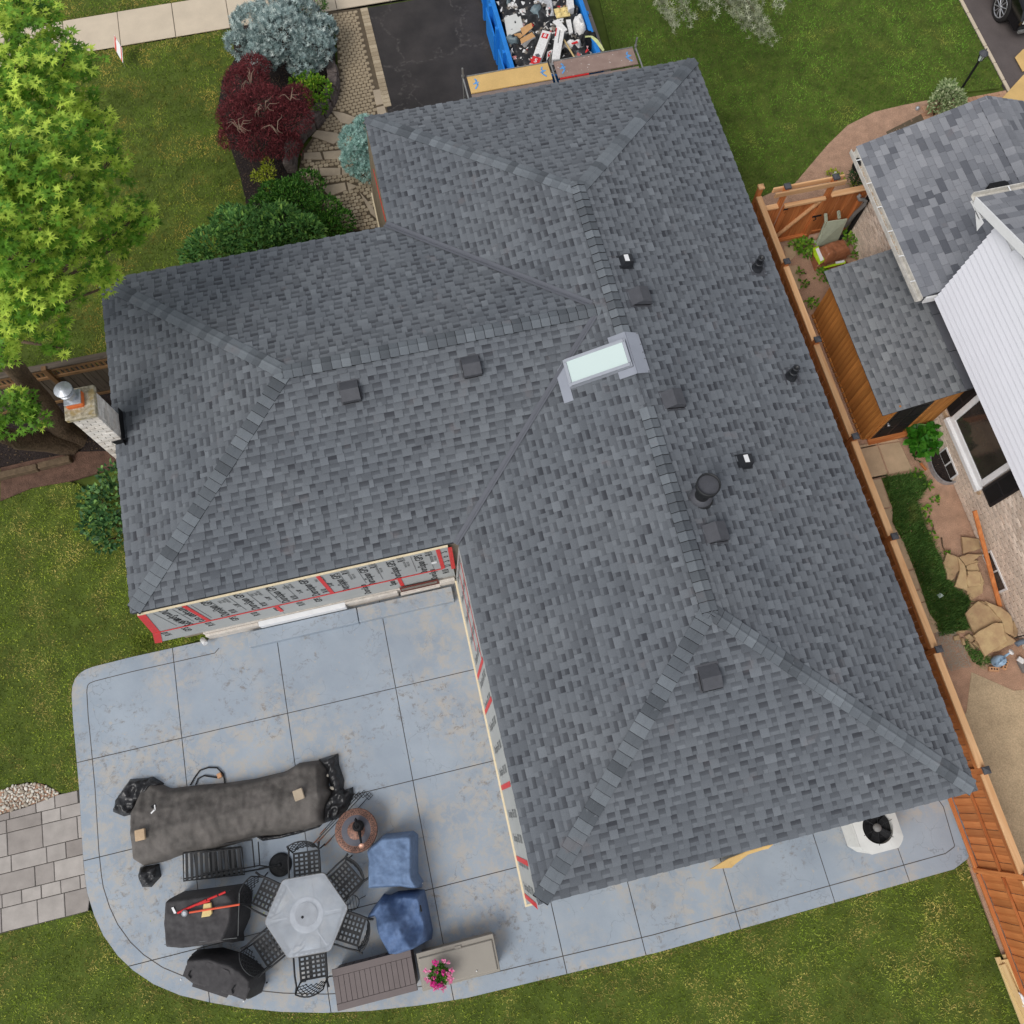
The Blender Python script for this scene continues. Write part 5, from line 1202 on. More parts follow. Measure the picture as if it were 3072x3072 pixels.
# ------------------------------------------------------------------ cedar boundary fence
def fence_top(v): return 1.62 if v > -1.55 else 1.62
fn = thing('cedar_fence', 'new orange cedar boundary fence with black post caps between the two houses', 'fence', (8.3, 4, 0))
posts = [13.0, 11.1, 9.12, 6.84, 4.67, 2.41, .19, -1.62, -3.85, -6.1]
bm_ = [MB().bb(-.009, .009, .0015, .1385, .14, 1.56, bev=.003).mesh('board', M['cedar_z']) for _ in range(1)]
for i, v in enumerate(posts):
    p_ = MB().bb(8.25, 8.35, v - .05, v + .05, -.05, 1.76 if i else 1.9, bev=.006).build('post', M['cedar_z'], fn)
    m = MB(); s_ = .065; zt_ = 1.76 if i else 1.9
    m.add([(8.3 - s_, v - s_, zt_ - .03), (8.3 + s_, v - s_, zt_ - .03), (8.3 + s_, v + s_, zt_ - .03), (8.3 - s_, v + s_, zt_ - .03), (8.3 - s_, v - s_, zt_ + .012), (8.3 + s_, v - s_, zt_ + .012), (8.3 + s_, v + s_, zt_ + .012), (8.3 - s_, v + s_, zt_ + .012), (8.3, v, zt_ + .06)], [(0, 1, 5, 4), (1, 2, 6, 5), (2, 3, 7, 6), (3, 0, 4, 7), (4, 5, 8), (5, 6, 8), (6, 7, 8), (7, 4, 8)])
    m.build('post_cap', M['charcoal'] if i else M['pale_z'], p_)
    if i + 1 < len(posts):
        b = posts[i + 1]; step = 0
        MB().bb(8.235, 8.365, b + .052, v - .052, 1.60, 1.64, bev=.006).build('top_rail', M['pale_y'], fn)
        MB().bb(8.245, 8.262, b + .052, v - .052, 1.47, 1.598, bev=.003).build('face_rail', M['cedar_y'], fn)
        MB().bb(8.24, 8.288, b + .052, v - .052, .93, .97, bev=.004).build('mid_rail', M['cedar_y'], fn)
        MB().bb(8.22, 8.288, b + .052, v - .052, .08, .135, bev=.004).build('bottom_rail', M['cedar_y'], fn)
        k = int((v - b - .1) / .14)
        for j in range(k): newobj('board', bm_[0], fn).location = (8.31 + .012 * (j % 2), b + .05 + j * (v - b - .1) / k, 0)
# ------------------------------------------------------------------ gate and return fence to the neighbour's wall
gt = thing('cedar_gate', 'cedar gate with diagonal brace under a two beam arbour', 'gate', (9.3, 12.7, 0))
VG = 12.68
for u in (8.78, 9.92):
    for dv in (0,): 
        p_ = MB().bb(u - .05, u + .05, VG + .02, VG + .12, -.05, 2.06, bev=.006).build('post', M['cedar_z'], gt)
        m = MB(); s_ = .07; m.add([(u - s_, VG + .07 - s_, 2.05), (u + s_, VG + .07 - s_, 2.05), (u + s_, VG + .07 + s_, 2.05), (u - s_, VG + .07 + s_, 2.05), (u - s_, VG + .07 - s_, 2.1), (u + s_, VG + .07 - s_, 2.1), (u + s_, VG + .07 + s_, 2.1), (u - s_, VG + .07 + s_, 2.1), (u, VG + .07, 2.15)], [(0, 1, 5, 4), (1, 2, 6, 5), (2, 3, 7, 6), (3, 0, 4, 7), (4, 5, 8), (5, 6, 8), (6, 7, 8), (7, 4, 8)]); m.build('post_cap', M['charcoal'], p_)
for v in (VG - .0, VG + .145): MB().bb(8.5, 10.18, v - .02, v + .018, 1.86, 2.0, bev=.01).build('arbour_beam', M['pale_x'], gt)
for i in range(6): MB().bb(8.87 + i * .165, 8.87 + i * .165 + .155, VG + .03, VG + .05, .08, 1.5, bev=.003).build('board', M['cedar_z'], gt)
m = MB().bb(8.86, 9.85, VG - .06, VG + .028, 1.46, 1.52, bev=.005).build('top_rail', M['pale_x'], gt); MB().bb(8.86, 9.85, VG - .04, VG + .028, .1, .19, bev=.005).build('bottom_rail', M['cedar_x'], gt)
MB().bb(9.77, 9.85, VG - .02, VG + .028, .195, 1.455, bev=.004).build('stile', M['cedar_z'], gt); MB().bb(8.86, 8.93, VG - .02, VG + .028, .195, 1.455, bev=.004).build('stile', M['cedar_z'], gt)
MB().beam((8.95, VG, .22), (9.76, VG, 1.42), .04, .09, up=(0, 1, 0)).build('brace', M['pale_x'], gt)
m = MB(); m.bb(9.74, 9.96, VG - .045, VG - .025, .86, .9); m.tube([(9.8, VG - .04, .9), (9.82, VG - .09, .84), (9.8, VG - .06, .76)], .012, 6); m.build('latch', M['black'], gt)
MB().bb(8.84, 8.95, VG - .066, VG - .061, 1.40, 1.45).build('hinge', M['black'], gt)
rf = thing('return_fence', 'short cedar board fence between the gate and pale brick wall', 'fence', (10.4, 12.7, 0))
for i in range(6): MB().bb(9.98 + i * .152, 9.98 + i * .152 + .145, VG + .03 + .01 * (i % 2), VG + .05 + .01 * (i % 2), .06, 1.52, bev=.003).build('board', M['cedar_z'], rf)
MB().bb(9.975, 10.86, VG - .05, VG + .09, 1.52, 1.56, bev=.006).build('top_rail', M['pale_x'], rf); MB().bb(9.975, 10.86, VG - .0, VG + .028, .16, .22).build('bottom_rail', M['cedar_x'], rf)
p_ = MB().bb(10.82, 10.915, VG - .02, VG + .08, -.05, 1.66, bev=.006).build('post', M['cedar_z'], rf)
m = MB(); m.lathe([(.09, 0), (.09, .04), (0, .1)], (10.868, VG + .03, 1.66), seg=4); m.build('post_cap', M['charcoal'], p_)
lf = thing('side_fence', 'short cedar fence stub joining gate and boundary fence', 'fence', (8.5, 12.75, 0))
MB().bb(8.36, 8.72, VG + .03, VG + .05, .06, 1.45, bev=.003).build('board', M['cedar_z'], lf); MB().bb(8.36, 8.72, VG - .03, VG + .09, 1.455, 1.5, bev=.004).build('top_rail', M['pale_x'], lf)
# ------------------------------------------------------------------ old fence on the left
of = thing('old_fence', 'weathered grey board fence with lattice top behind the chimney', 'fence', (-7.5, 12.2, 0))
VF = 12.22
for i in range(30): MB().bb(-10.2 + i * .142, -10.2 + i * .142 + .136, VF - .012 - .006 * (i % 2), VF + .008, .12, 1.18, bev=.004).build('board', M['old_z'], of)
for z, h, mt in ((.18, .08, 'oldcap_x'), (1.2, .09, 'oldcap_x'), (1.46, .05, 'oldcap_x')): MB().bb(-10.2, -5.95, VF - .055, VF - .022, z - h / 2, z + h / 2, bev=.006).build('rail', M[mt], of)
MB().bb(-10.2, -5.95, VF - .07, VF + .07, 1.54, 1.58, bev=.006).build('cap_rail', M['old_x'], of)
for i in range(42): MB().bb(-10.2 + i * .102, -10.2 + i * .102 + .05, VF - .02, VF - .004, 1.235, 1.44).build('lattice_slat', M['oldcap_z'], of)
for u in (-9.6, -7.62): MB().bb(u - .05, u + .05, VF - .11, VF - .01, -.05, 1.62, bev=.006).build('post', M['oldcap_z'], of)
# timber edging of the mulch bed
te = thing('timber_edging', 'weathered timber edging beam along the dark mulch bed', 'edging', tuple(at(*zc(300, 1390), 0)))
for a, b in (((-120, 1500), (330, 1395)), ((335, 1390), (600, 1325))):
    p, q = at(*zc(*a), 0), at(*zc(*b), 0); MB().beam(Vector((p.x, p.y, .07)), Vector((q.x, q.y, .07)), .15, .14, bev=.02).build('timber', M['tie'], te)
# ================================================================== TREES AND SHRUBS
def crown_blobs(pts): return [((*at(*D(x, y), z)[:2], z), (r, r, r * .62)) for x, y, z, r in pts]
mp = thing('maple_tree', 'large bright green maple tree overhanging the front lawn and roof corner', 'tree', (-7.9, 11.2, 0))
b0 = at(*zc(600, 1150), 0); m = MB()
t1 = [Vector((b0.x, b0.y, -.1)), Vector((b0.x - .05, b0.y + .05, .5)), at(*zc(330, 820), 1.5), at(*zc(140, 580), 2.6), at(*zc(-60, 400), 3.8), at(*zc(-160, 250), 5.2)]
m.tube(t1, [.34, .26, .22, .19, .16, .1], 12)
m.build('trunk', M['bark'], mp)
m = MB(); m.tube([Vector((b0.x - .05, b0.y - .15, .0)), at(*zc(400, 1170), .5), at(*zc(150, 1155), 1.2), at(*zc(-100, 1080), 2.2), at(*zc(-260, 900), 3.6)], [.26, .24, .22, .19, .13], 12); m.build('limb', M['bark'], mp)
blobs = crown_blobs([(40, 40, 6.3, .75), (110, 150, 6.4, .8), (20, 190, 6.9, 1.0), (165, 235, 6.0, .55), (90, 300, 6.8, .9), (10, 330, 7.2, 1.0), (190, 330, 6.0, .5), (160, 400, 6.1, .7), (250, 415, 5.5, .42), (60, 430, 6.9, .9), (120, 490, 6.0, .6), (190, 525, 5.4, .34), (20, 540, 6.4, .8), (85, 590, 5.6, .45), (30, 640, 5.2, .38), (105, 655, 4.6, .24), (-60, 100, 7, 1.2), (-70, 400, 7.4, 1.3), (-50, 620, 6.2, .9), (75, 95, 6.0, .5), (215, 290, 5.6, .25), (180, 460, 5.5, .35), (235, 455, 5.2, .3), (140, 120, 5.8, .35), (20, -10, 6.2, .8), (190, 250, 5.5, .3), (130, 560, 5.2, .3), (275, 430, 5.2, .22), (205, 540, 5.0, .18)])
lower = crown_blobs([(30, 760, 2.6, .35), (60, 790, 2.4, .3), (10, 800, 2.5, .3)])
# branches to the clumps
m = MB()
for c, r in blobs + lower:
    s_ = t1[4] if c[2] > 4 else t1[2]; e = Vector(c); mid = s_.lerp(e, .5) + Vector((0, 0, .25)); m.tube([s_, mid, e, e + (e - mid).normalized() * r[0] * .6], [.06, .035, .018, .006], 6)
m.build('branch', M['bark'], mp, kind='stuff')
P, N = bush_points(blobs, 2700, .42, -.5); P2_, N2_ = bush_points(lower, 90, .35, -.4)
P = np.vstack([P, P2_]); N = np.vstack([N, N2_]); isl = np.arange(len(P)) >= len(P) - len(P2_)
zr_ = (P[:, 2] - 4.5) / 3.0
pos, dirs, tone, rad = [], [], [], []
for i in range(len(P)):
    k = RD.randint(6, 9); young = RD.random() < (.5 if not isl[i] else .06); base = (.86 if young else .40) + NR.normal(0, .08)
    a0 = RD.uniform(0, 6.28); o = N[i] * .6 + np.array([0, 0, .6])
    for j in range(k):
        a = a0 + 6.283 * j / k; d_ = np.array([math.cos(a), math.sin(a), -.1]) + o * .25 + NR.normal(0, .22, 3)
        pos.append(P[i] + d_ * .03); dirs.append(d_); tone.append(base + NR.normal(0, .1)); rad.append((  .105 if not isl[i] else .1) * RD.uniform(.7, 1.2))
pos, dirs, tone, rad = np.array(pos), np.array(dirs), np.clip(tone, 0, 1), np.array(rad)
shp = shape_maple(); dist = np.linalg.norm(pos - np.array(CAM), axis=1)
scr = np.array([(0 < q[0] < 3072 and 0 < q[1] < 3072) for q in (proj(p) for p in pos)])
order = np.argsort(np.where(scr, dist - tone * 2.5, 99)); near, rest = order[:300], order[300:]
V, F, T = scatter(shp, pos[rest], dirs[rest], rad[rest], tone[rest]); newobj('crown', arr_mesh('crown', V, F, T, M['maple']), mp, kind='stuff')
lms = []
for k in range(5):
    v, f = shp; lms.append(arr_mesh('leaf', v, f, np.full(len(v), .55 + .1 * k), M['maple']))
X, Y, Z = frames(dirs[near], NR.uniform(-.6, .6, 300))
for q, i in enumerate(near):
    o = newobj('leaf', lms[int(np.clip((tone[i] - .5) / .1, 0, 4))], None); s_ = rad[i]
    o.matrix_basis = Matrix(((X[q, 0] * s_, Y[q, 0] * s_, Z[q, 0] * s_, pos[i, 0]), (X[q, 1] * s_, Y[q, 1] * s_, Z[q, 1] * s_, pos[i, 1]), (X[q, 2] * s_, Y[q, 2] * s_, Z[q, 2] * s_, pos[i, 2]), (0, 0, 0, 1))); attach(o, mp)
# --- shrubs
def B(x, y, z, r, rz=None, zz=D): 
    c = at(*zz(x, y), z); return ((c.x, c.y, z), (r, r * .95, rz if rz else r * .8))
tuft = shape_tuft(7, .17)
bush('blue_spruce', 'wide silvery blue dwarf spruce at the corner of the sidewalk and paver path', 'shrub', [B(530, 70, .75, .82, .6), B(480, 50, .6, .6, .5), B(590, 95, .6, .55, .5), B(560, 30, .6, .6, .5), B(500, 110, .5, .5, .4), B(575, 125, .45, .42, .4), B(455, 85, .45, .4, .35), B(520, 20, .55, .5, .4), B(610, 60, .5, .4, .4)], M['blue'], tuft, .085, 4600, .6, tone_c=.55, tone_s=.24, jitter=.12)
bush('blue_spruce', 'small pale blue globe spruce tucked against the garage corner', 'shrub', [B(668, 268, .6, .36, .42), B(672, 305, .55, .36, .42), B(690, 325, .45, .3, .35), B(690, 245, .55, .3, .4), B(688, 285, .6, .36, .4)], M['blue2'], tuft, .06, 2600, .5, tone_c=.6, tone_s=.18, jitter=.10)
rmap = bush('japanese_maple', 'dark red laceleaf japanese maple with bare pale twigs', 'tree', [B(495, 210, 1.2, .72, .5), B(465, 160, 1.1, .55, .4), B(545, 225, 1.1, .55, .4), B(450, 220, 1.0, .5, .4), B(495, 265, 1.0, .55, .4), B(560, 190, 1.0, .38, .35), B(440, 260, .8, .35, .3), B(540, 275, .8, .38, .3), B(480, 130, 1.0, .38, .3)], M['redmaple'], shape_leaf(.22), .085, 16000, -.1, tone_c=.45, tone_s=.22, jitter=.16, spread=1.0)
for x, y, k in ((497, 200, 9), (448, 235, 12), (470, 150, 5), (545, 180, 4), (520, 240, 5)):
    c = at(*D(x, y), 1.62); m = MB()
    for i in range(k):
        a = RD.uniform(0, 6.28); e = c + Vector((math.cos(a), math.sin(a), 0)) * RD.uniform(.15, .3); mid = c.lerp(e, .5) + Vector((RD.uniform(-.04, .04), RD.uniform(-.04, .04), .05))
        m.tube([c - Vector((0, 0, .15)), mid, e + Vector((0, 0, .02)), e + Vector((math.cos(a + .6) * .1, math.sin(a + .6) * .1, 0))], [.011, .008, .005, .003], 5)
    m.build('twig', M['twig'], rmap)
bush('evergreen_shrub', 'rounded feathery mid green shrub against the front eave of the left wing', 'shrub', [B(470, 445, .9, .62, .6), B(400, 470, .8, .5, .5), B(530, 430, .9, .55, .55), B(440, 425, .7, .45, .45), B(575, 445, .8, .45, .5), B(370, 490, .6, .32, .4), B(500, 470, .8, .6, .5)], M['yewgreen'], shape_leaf(.42), .12, 5200, .35, tone_c=.45, tone_s=.24, jitter=.12)
bush('spreading_shrub', 'dark glossy spreading shrub beside the paver path', 'shrub', [B(560, 385, .4, .6, .35), B(610, 400, .4, .45, .35), B(520, 370, .35, .4, .3), B(640, 420, .35, .35, .3), B(580, 350, .3, .42, .28), B(500, 395, .3, .4, .3), B(610, 440, .4, .5, .3), B(545, 365, .4, .4, .3)], M['boxwood'], shape_leaf(.5), .075, 6500, .5, tone_c=.42, tone_s=.22, jitter=.1)
bush('golden_shrub', 'small loose yellow green shrub in the dark mulch', 'shrub', [B(505, 330, .35, .22, .22), B(485, 335, .3, .14, .16), B(510, 350, .3, .18, .18), B(505, 310, .3, .15, .15)], M['yellowgreen'], shape_leaf(.4), .075, 520, .5, jitter=.3)
bush('lime_shrub', 'bright lime green shrub behind the curved stone wall', 'shrub', [B(600, 170, .4, .34, .3), B(585, 155, .35, .28, .26), B(600, 200, .3, .24, .25), B(562, 158, .3, .2, .2)], M['brightgreen'], shape_leaf(.55), .075, 1500, .5, tone_c=.5, tone_s=.2, jitter=.12)
bush('boxwood_shrub', 'clipped dark green boxwood behind the blue spruce by the sidewalk', 'shrub', [B(585, 8, .5, .42, .4), B(560, -5, .45, .4, .4), B(548, 5, .3, .25, .3)], M['boxwood'], shape_leaf(.5), .06, 2600, .5, jitter=.1)
bush('variegated_shrub', 'pale cream edged round shrub below the black lamp post', 'shrub', [B(1785, 190, .4, .36, .38), B(1770, 200, .35, .26, .3), B(1800, 198, .35, .26, .3), B(1785, 170, .4, .22, .26)], M['variegated'], shape_leaf(.5), .085, 1500, .5, tone_c=.55, tone_s=.25, jitter=.12)
bush('dark_yew', 'small dark upright yew beside the neighbour downspout', 'shrub', [B(1618, 335, .3, .22, .35), B(1625, 320, .45, .2, .35), B(1630, 308, .5, .14, .3)], M['darkleaf'], shape_leaf(.2), .09, 1400, .8, tone_c=.3, tone_s=.15, jitter=.25)
bush('wall_shrub', 'loose shrub with rounded leaves under the left eave by the chimney', 'shrub', [B(210, 950, .7, .5, .5), B(190, 985, .5, .4, .4), B(215, 1000, .5, .38, .4), B(175, 940, .35, .28, .3), B(220, 900, .6, .3, .4), B(200, 1025, .3, .2, .2)], M['darkleaf'], shape_leaf(.62), .105, 900, .4, tone_c=.5, tone_s=.26, jitter=.25)
bush('leafy_plant', 'big leaved green plant by the shed door and window well', 'plant', [B(1735, 830, .22, .22, .2), B(1722, 820, .2, .18, .16), B(1750, 845, .18, .18, .15), B(1735, 860, .14, .14, .12), B(1755, 815, .2, .16, .16)], M['hosta'], shape_leaf(.85), .17, 190, .5, tone_c=.5, tone_s=.2, jitter=.2)
bush('low_weeds', 'clump of low green weeds under the sage green bench', 'plant', [B(430, 640, .08, .2, .1, z5), B(490, 630, .1, .2, .12, z5), B(500, 690, .05, .16, .08, z5)], M['weed'], shape_leaf(.8), .09, 170, .5, jitter=.4, stems=1)
bush('low_weeds', 'green weeds between the soil bags and brick wall', 'plant', [B(790, 600, .15, .18, .16, z5), B(750, 550, .1, .14, .1, z5), B(815, 700, .06, .1, .06, z5)], M['weed'], shape_leaf(.8), .085, 140, .5, jitter=.4, stems=1)
bush('low_weeds', 'row of small weeds along the shed foundation', 'plant', [B(600, 830, .06, .22, .1, z5), B(520, 1020, .06, .18, .08, z5), B(640, 860, .06, .12, .08, z5), B(470, 890, .04, .14, .05, z5), B(440, 810, .03, .1, .04, z5)], M['weed'], shape_leaf(.7), .07, 240, .5, jitter=.4, stems=1)
bush('low_weeds', 'yellow green seedlings along the return fence', 'plant', [B(800, 235, .15, .14, .1, z5), B(650, 160, .1, .14, .14, z5), B(700, 180, .1, .14, .1, z5)], M['yellowgreen'], shape_leaf(.5), .07, 160, .5, jitter=.4, stems=1)
bush('low_weeds', 'small bright weeds scattered on the bare soil by the window well', 'plant', [B(1170, 860, .04, .1, .05, zr), B(1085, 950, .04, .1, .05, zr), B(1100, 1055, .03, .08, .04, zr), B(1145, 1165, .03, .08, .04, zr), B(1250, 1325, .03, .08, .04, zr), B(1020, 630, .05, .12, .05, zr), B(1110, 735, .04, .08, .04, zr)], M['weed'], shape_leaf(.8), .075, 120, .5, jitter=.4, stems=1)
# silver spruce boughs reaching in from a tree beyond the top edge
ss = thing('silver_spruce', 'silvery spruce whose drooping boughs hang over the front lawn', 'tree', (6.0, 25.5, 0))
MB().tube([(6.0, 25.5, -.1), (6.0, 25.5, 6.5)], [.22, .05], 10).build('trunk', M['bark'], ss)
pos, dirs, tone = [], [], []; m = MB()
for (x, y, z) in ((1268, 38, 3.0), (1300, 30, 3.1), (1345, 10, 3.2), (1400, 40, 3.1), (1440, 62, 2.9), (1425, 25, 3.2), (1470, 5, 3.0), (1250, 10, 3.2), (1380, 15, 3.2), (1320, -5, 3.4), (1290, -20, 3.5), (1450, -20, 3.4), (1240, -30, 3.4), (1380, -30, 3.6), (1420, 50, 2.9), (1455, 60, 2.8)):
    e = at(*D(x, y), z); s_ = Vector((6.0 + (e.x - 6) * .1, 25.4, z + 1.2)); pts = [s_.lerp(e, k / 6) - Vector((0, 0, .35 * (k / 6) ** 2)) + Vector((0, 0, .35 * k / 6)) for k in range(7)]
    m.tube(pts, [.03, .026, .022, .017, .012, .008, .004], 6)
    for k in range(420):
        f = RD.uniform(.4, 1.02); i = min(5, int(f * 6)); p = pts[i].lerp(pts[i + 1], f * 6 - i); wd_ = .34 * (1.05 - f) + .12
        pos.append(np.array(p) + NR.normal(0, 1, 3) * np.array([wd_ * .6, wd_ * .6, .07])); dirs.append(np.array([*(e - s_).normalized()]) + NR.normal(0, .5, 3) + np.array([0, 0, -.1])); tone.append(NR.normal(.55, .22))
V, F, T = scatter(shape_tuft(6, .12), np.array(pos), np.array(dirs), .08 * NR.uniform(.7, 1.3, len(pos)), np.clip(tone, 0, 1)); newobj('crown', arr_mesh('crown', V, F, T, M['silver']), ss, kind='stuff'); m.build('branch', M['bark'], ss, kind='stuff')
# ================================================================== PATIO FURNITURE
def A3(zz, x, y, z): return at(*zz(x, y), z)
TC = Vector((-4.08, .585, 0)); TR = .745; TA = math.radians(-4)
tb = thing('dining_table', 'hexagonal frosted glass patio table with a central umbrella hole', 'table', TC)
hexp = lambda r, c=TC: [(c.x + r * math.cos(TA + k * math.pi / 3), c.y + r * math.sin(TA + k * math.pi / 3)) for k in range(6)]
hx = hexp(TR); rnd = []
for i in range(6):
    a, b, c = Vector(hx[i - 1]), Vector(hx[i]), Vector(hx[(i + 1) % 6])
    for f in (.09, .05, .0): rnd.append(tuple(b.lerp(a, f) * (1 if f else 1) if f else b.lerp((a + c) / 2, .035)))
    for f in (.05, .09): rnd.append(tuple(b.lerp(c, f)))
MB().prism(rnd, .712, .722, bev=.003).build('glass_top', M['tableglass'], tb)
m = MB(); m.tube([(x, y, .705) for x, y in rnd] + [(*rnd[0], .705)], .012, 6); m.build('rim', M['greypipe'], tb)
for k in range(6):
    a = TA + k * math.pi / 3 + math.pi / 6 * .0; d = Vector((math.cos(a), math.sin(a), 0)); m = MB()
    m.tube([TC + d * .34 + Vector((0, 0, .69)), TC + d * .62 + Vector((0, 0, .69))], .016, 8); m.tube([TC + d * .62 + Vector((0, 0, .69)), TC + d * .58 + Vector((0, 0, .35)), TC + d * .64 + Vector((0, 0, .01))], .018, 8)
    m.build('leg', M['galv'], tb)
m = MB(); m.lathe([(.30, .655), (.31, .67), (.3, .69), (.29, .69)], TC, seg=36); m.build('ring', M['galv'], tb)
MB().lathe([(.2, .7235), (.2, .7245), (0, .7246)], TC + Vector((0, .01, 0)), seg=36, smooth=False).build('centre_plate', basic('grey_mesh_disc', rgb(158, 162, 168), .7, var=.1), tb)
MB().lathe([(.022, .72), (.024, .729), (.012, .73)], TC + Vector((-.07, -.02, 0)), seg=14).build('umbrella_hole', M['black'], tb)
# --- chairs: lattice seat, lattice back, two arms, four legs
def lattice(x0, x1, y0, y1, nx, ny, bar, T):
    m = MB()
    for i in range(nx + 1):
        x = x0 + (x1 - x0) * i / nx; b = bar * (1.7 if i == nx // 2 else 1); m.slab3([T(x - b / 2, y0, 0), T(x + b / 2, y0, 0), T(x + b / 2, y1, 0), T(x - b / 2, y1, 0)], .008)
    for j in range(ny + 1):
        y = y0 + (y1 - y0) * j / ny; m.slab3([T(x0, y - bar / 2, .003), T(x1, y - bar / 2, .003), T(x1, y + bar / 2, .003), T(x0, y + bar / 2, .003)], .008)
    return m
def make_chair():
    r = thing('patio_chair', '', 'chair', (0, 0, 0)); LOC[r.name] = None; mt = M['blackmetal']
    lattice(-.23, .23, -.21, .23, 5, 6, .036, lambda x, y, z: Vector((x, y, .41 + z + .015 * (x * 4) ** 2))).build('seat', mt, r)
    m = MB(); T = lambda x, z: Vector((x, -.235 - (z - .45) * .28 - .06 * (1 - (x / .24) ** 2), z))
    for s_ in (-1, 1):
        for k in range(-4, 6):
            x0 = k * .09; pts = []
            for q in range(7):
                z = .47 + .38 * q / 6; x = x0 + s_ * (q / 6 * .3 - .15)
                if abs(x) <= .235: pts.append(T(x, z))
            if len(pts) > 1: m.tube(pts, .007, 5)
    m.build('backrest', mt, r)
    m = MB(); m.tube([T(-.24, .44), T(-.24, .86), *[T(-.24 + .48 * k / 6, .87 + .03 * math.sin(math.pi * k / 6)) for k in range(7)], T(.24, .44)], .013, 7); m.build('back_frame', mt, r)
    for s_ in (-1, 1):
        m = MB(); m.tube([T(s_ * .24, .62) + Vector((s_ * .03, 0, 0)), (s_ * .285, -.1, .63), (s_ * .285, .2, .62), (s_ * .28, .26, .6)], .017, 7); m.tube([T(s_ * .24, .62) + Vector((s_ * .03, -.0, 0)), T(s_ * .24, .62) + Vector((s_ * .05, -.09, .01))], .02, 7); m.build('arm', mt, r)
        MB().tube([(s_ * .28, .24, .61), (s_ * .27, .24, .3), (s_ * .26, .25, .0)], .013, 7).build('leg', mt, r)
        MB().tube([(s_ * .24, -.25, .45), (s_ * .245, -.25, .3), (s_ * .26, -.30, .0)], .013, 7).build('leg', mt, r)
    m = MB(); m.tube([(-.24, -.22, .41), (.24, -.22, .41), (.24, .24, .41), (-.24, .24, .41), (-.24, -.22, .41)], .012, 6); m.build('seat_frame', mt, r)
    return r
chair = make_chair(); first = True
for (zz, x, y, dx, dy, lb) in ((zf, 1515, 300, None, 0, 'black lattice patio chair between the table and round umbrella base'), (zf, 1150, 600, None, 0, 'black lattice patio chair beside the cover with red tools'), (zf, 1165, 1095, None, 0, 'black lattice patio chair backed against the pocketed black grill cover'),
                           (zf, 1575, 1270, None, 0, 'black lattice patio chair beside the brown slatted deck box'), (zg, 450, 1145, None, 0, 'black lattice patio chair facing the lower crumpled blue cover'), (zg, 400, 715, None, 0, 'black lattice patio chair nearest the square blue cover')):
    p = A3(zz, x, y, .42); p.z = 0; v = TC - p; c = chair if first else copy_tree(chair); first = False
    c.location = p; c.rotation_euler = (0, 0, math.atan2(v.y, v.x) - math.pi / 2 + RD.uniform(-.06, .06)); meta(c, lb, 'chair', 'lattice chairs round the glass table')
# small wire plant stand between two chairs
ps = thing('plant_stand', 'small round black wire plant stand between two chairs', 'plant stand', A3(zg, 465, 915, 0)); c = A3(zg, 465, 915, .25); m = MB()
m.tube([c + Vector((math.cos(a) * .13, math.sin(a) * .13, 0)) for a in np.linspace(0, 6.283, 20)], .007, 6)
for k in range(4): m.tube([c + Vector((-.09 + k * .055, -.11, 0)), c + Vector((-.09 + k * .055, .11, 0))], .004, 5)
m.build('ring', M['black'], ps)
for a in (0.2, 2.3, 4.4): MB().tube([c + Vector((math.cos(a) * .13, math.sin(a) * .13, 0)), c + Vector((math.cos(a) * .22, math.sin(a) * .22, -.25))], .006, 6).build('leg', M['black'], ps)
# --- umbrella base with its folded pole
ub_ = thing('umbrella_base', 'round ribbed black umbrella base lying beside the folded loungers', 'umbrella base', A3(zf, 1262, 302, 0)); c = A3(zf, 1262, 302, .0); m = MB()
m.lathe([(.215, 0), (.215, .03), (.17, .055), (.06, .075), (.03, .08), (.03, .13), (0, .13)], c, seg=36)
m.build('base', M['blackmetal'], ub_); m = MB()
for k in range(36): a = k * math.pi / 18; m.beam(c + Vector((math.cos(a) * .07, math.sin(a) * .07, .078)), c + Vector((math.cos(a) * .175, math.sin(a) * .175, .056)), .008, .008)
m.build('ribbing', M['blackmetal'], ub_, kind='stuff')
MB().tube([c + Vector((0, 0, .1)), A3(zf, 1140, 325, .16), A3(zf, 1050, 345, .16)], .018, 8).build('pole', M['blackmetal'], ub_)
# --- two folded black loungers stacked on each other
def lounger(label, quad, z, nslat, mt='blackmetal', tail=None, legs=True):
    q = [A3(zf, *p, z) for p in quad]; o = thing('folded_lounger', label, 'lounger', (q[0].x, q[0].y, 0), 'folded loungers by the black tarp')
    m = MB(); m.tube([q[0], q[1], q[2], q[3], q[0]], .014, 8); m.build('frame', M[mt], o)
    for k in range(nslat):
        f = (k + .7) / (nslat + .3); a = q[0].lerp(q[1], f); b = q[3].lerp(q[2], f); d = (q[1] - q[0]).normalized() * .024
        MB().slab3([a - d, a + d, b + d, b - d], .012).build('slat', M[mt], o)
    if tail:
        for t_ in tail: MB().tube([A3(zf, *p, zz_) for *p, zz_ in t_], .013, 7).build('rail', M[mt], o)
    return o
lounger('lower folded black slatted lounger lying against the black tarp', [(320, 192), (880, 128), (915, 395), (325, 460)], .14, 12, tail=[[(600, 118, .2), (990, 62, .2)], [(985, 60, .2), (1010, 330, .2)], [(1045, 80, .16), (1060, 305, .16)], [(330, 440, .1), (1060, 310, .12), (1130, 320, .14)], [(620, 420, .05), (1100, 340, .06)]])
lounger('upper folded black lounger back resting on the lower lounger', [(500, 185), (890, 140), (905, 330), (510, 390)], .24, 6)
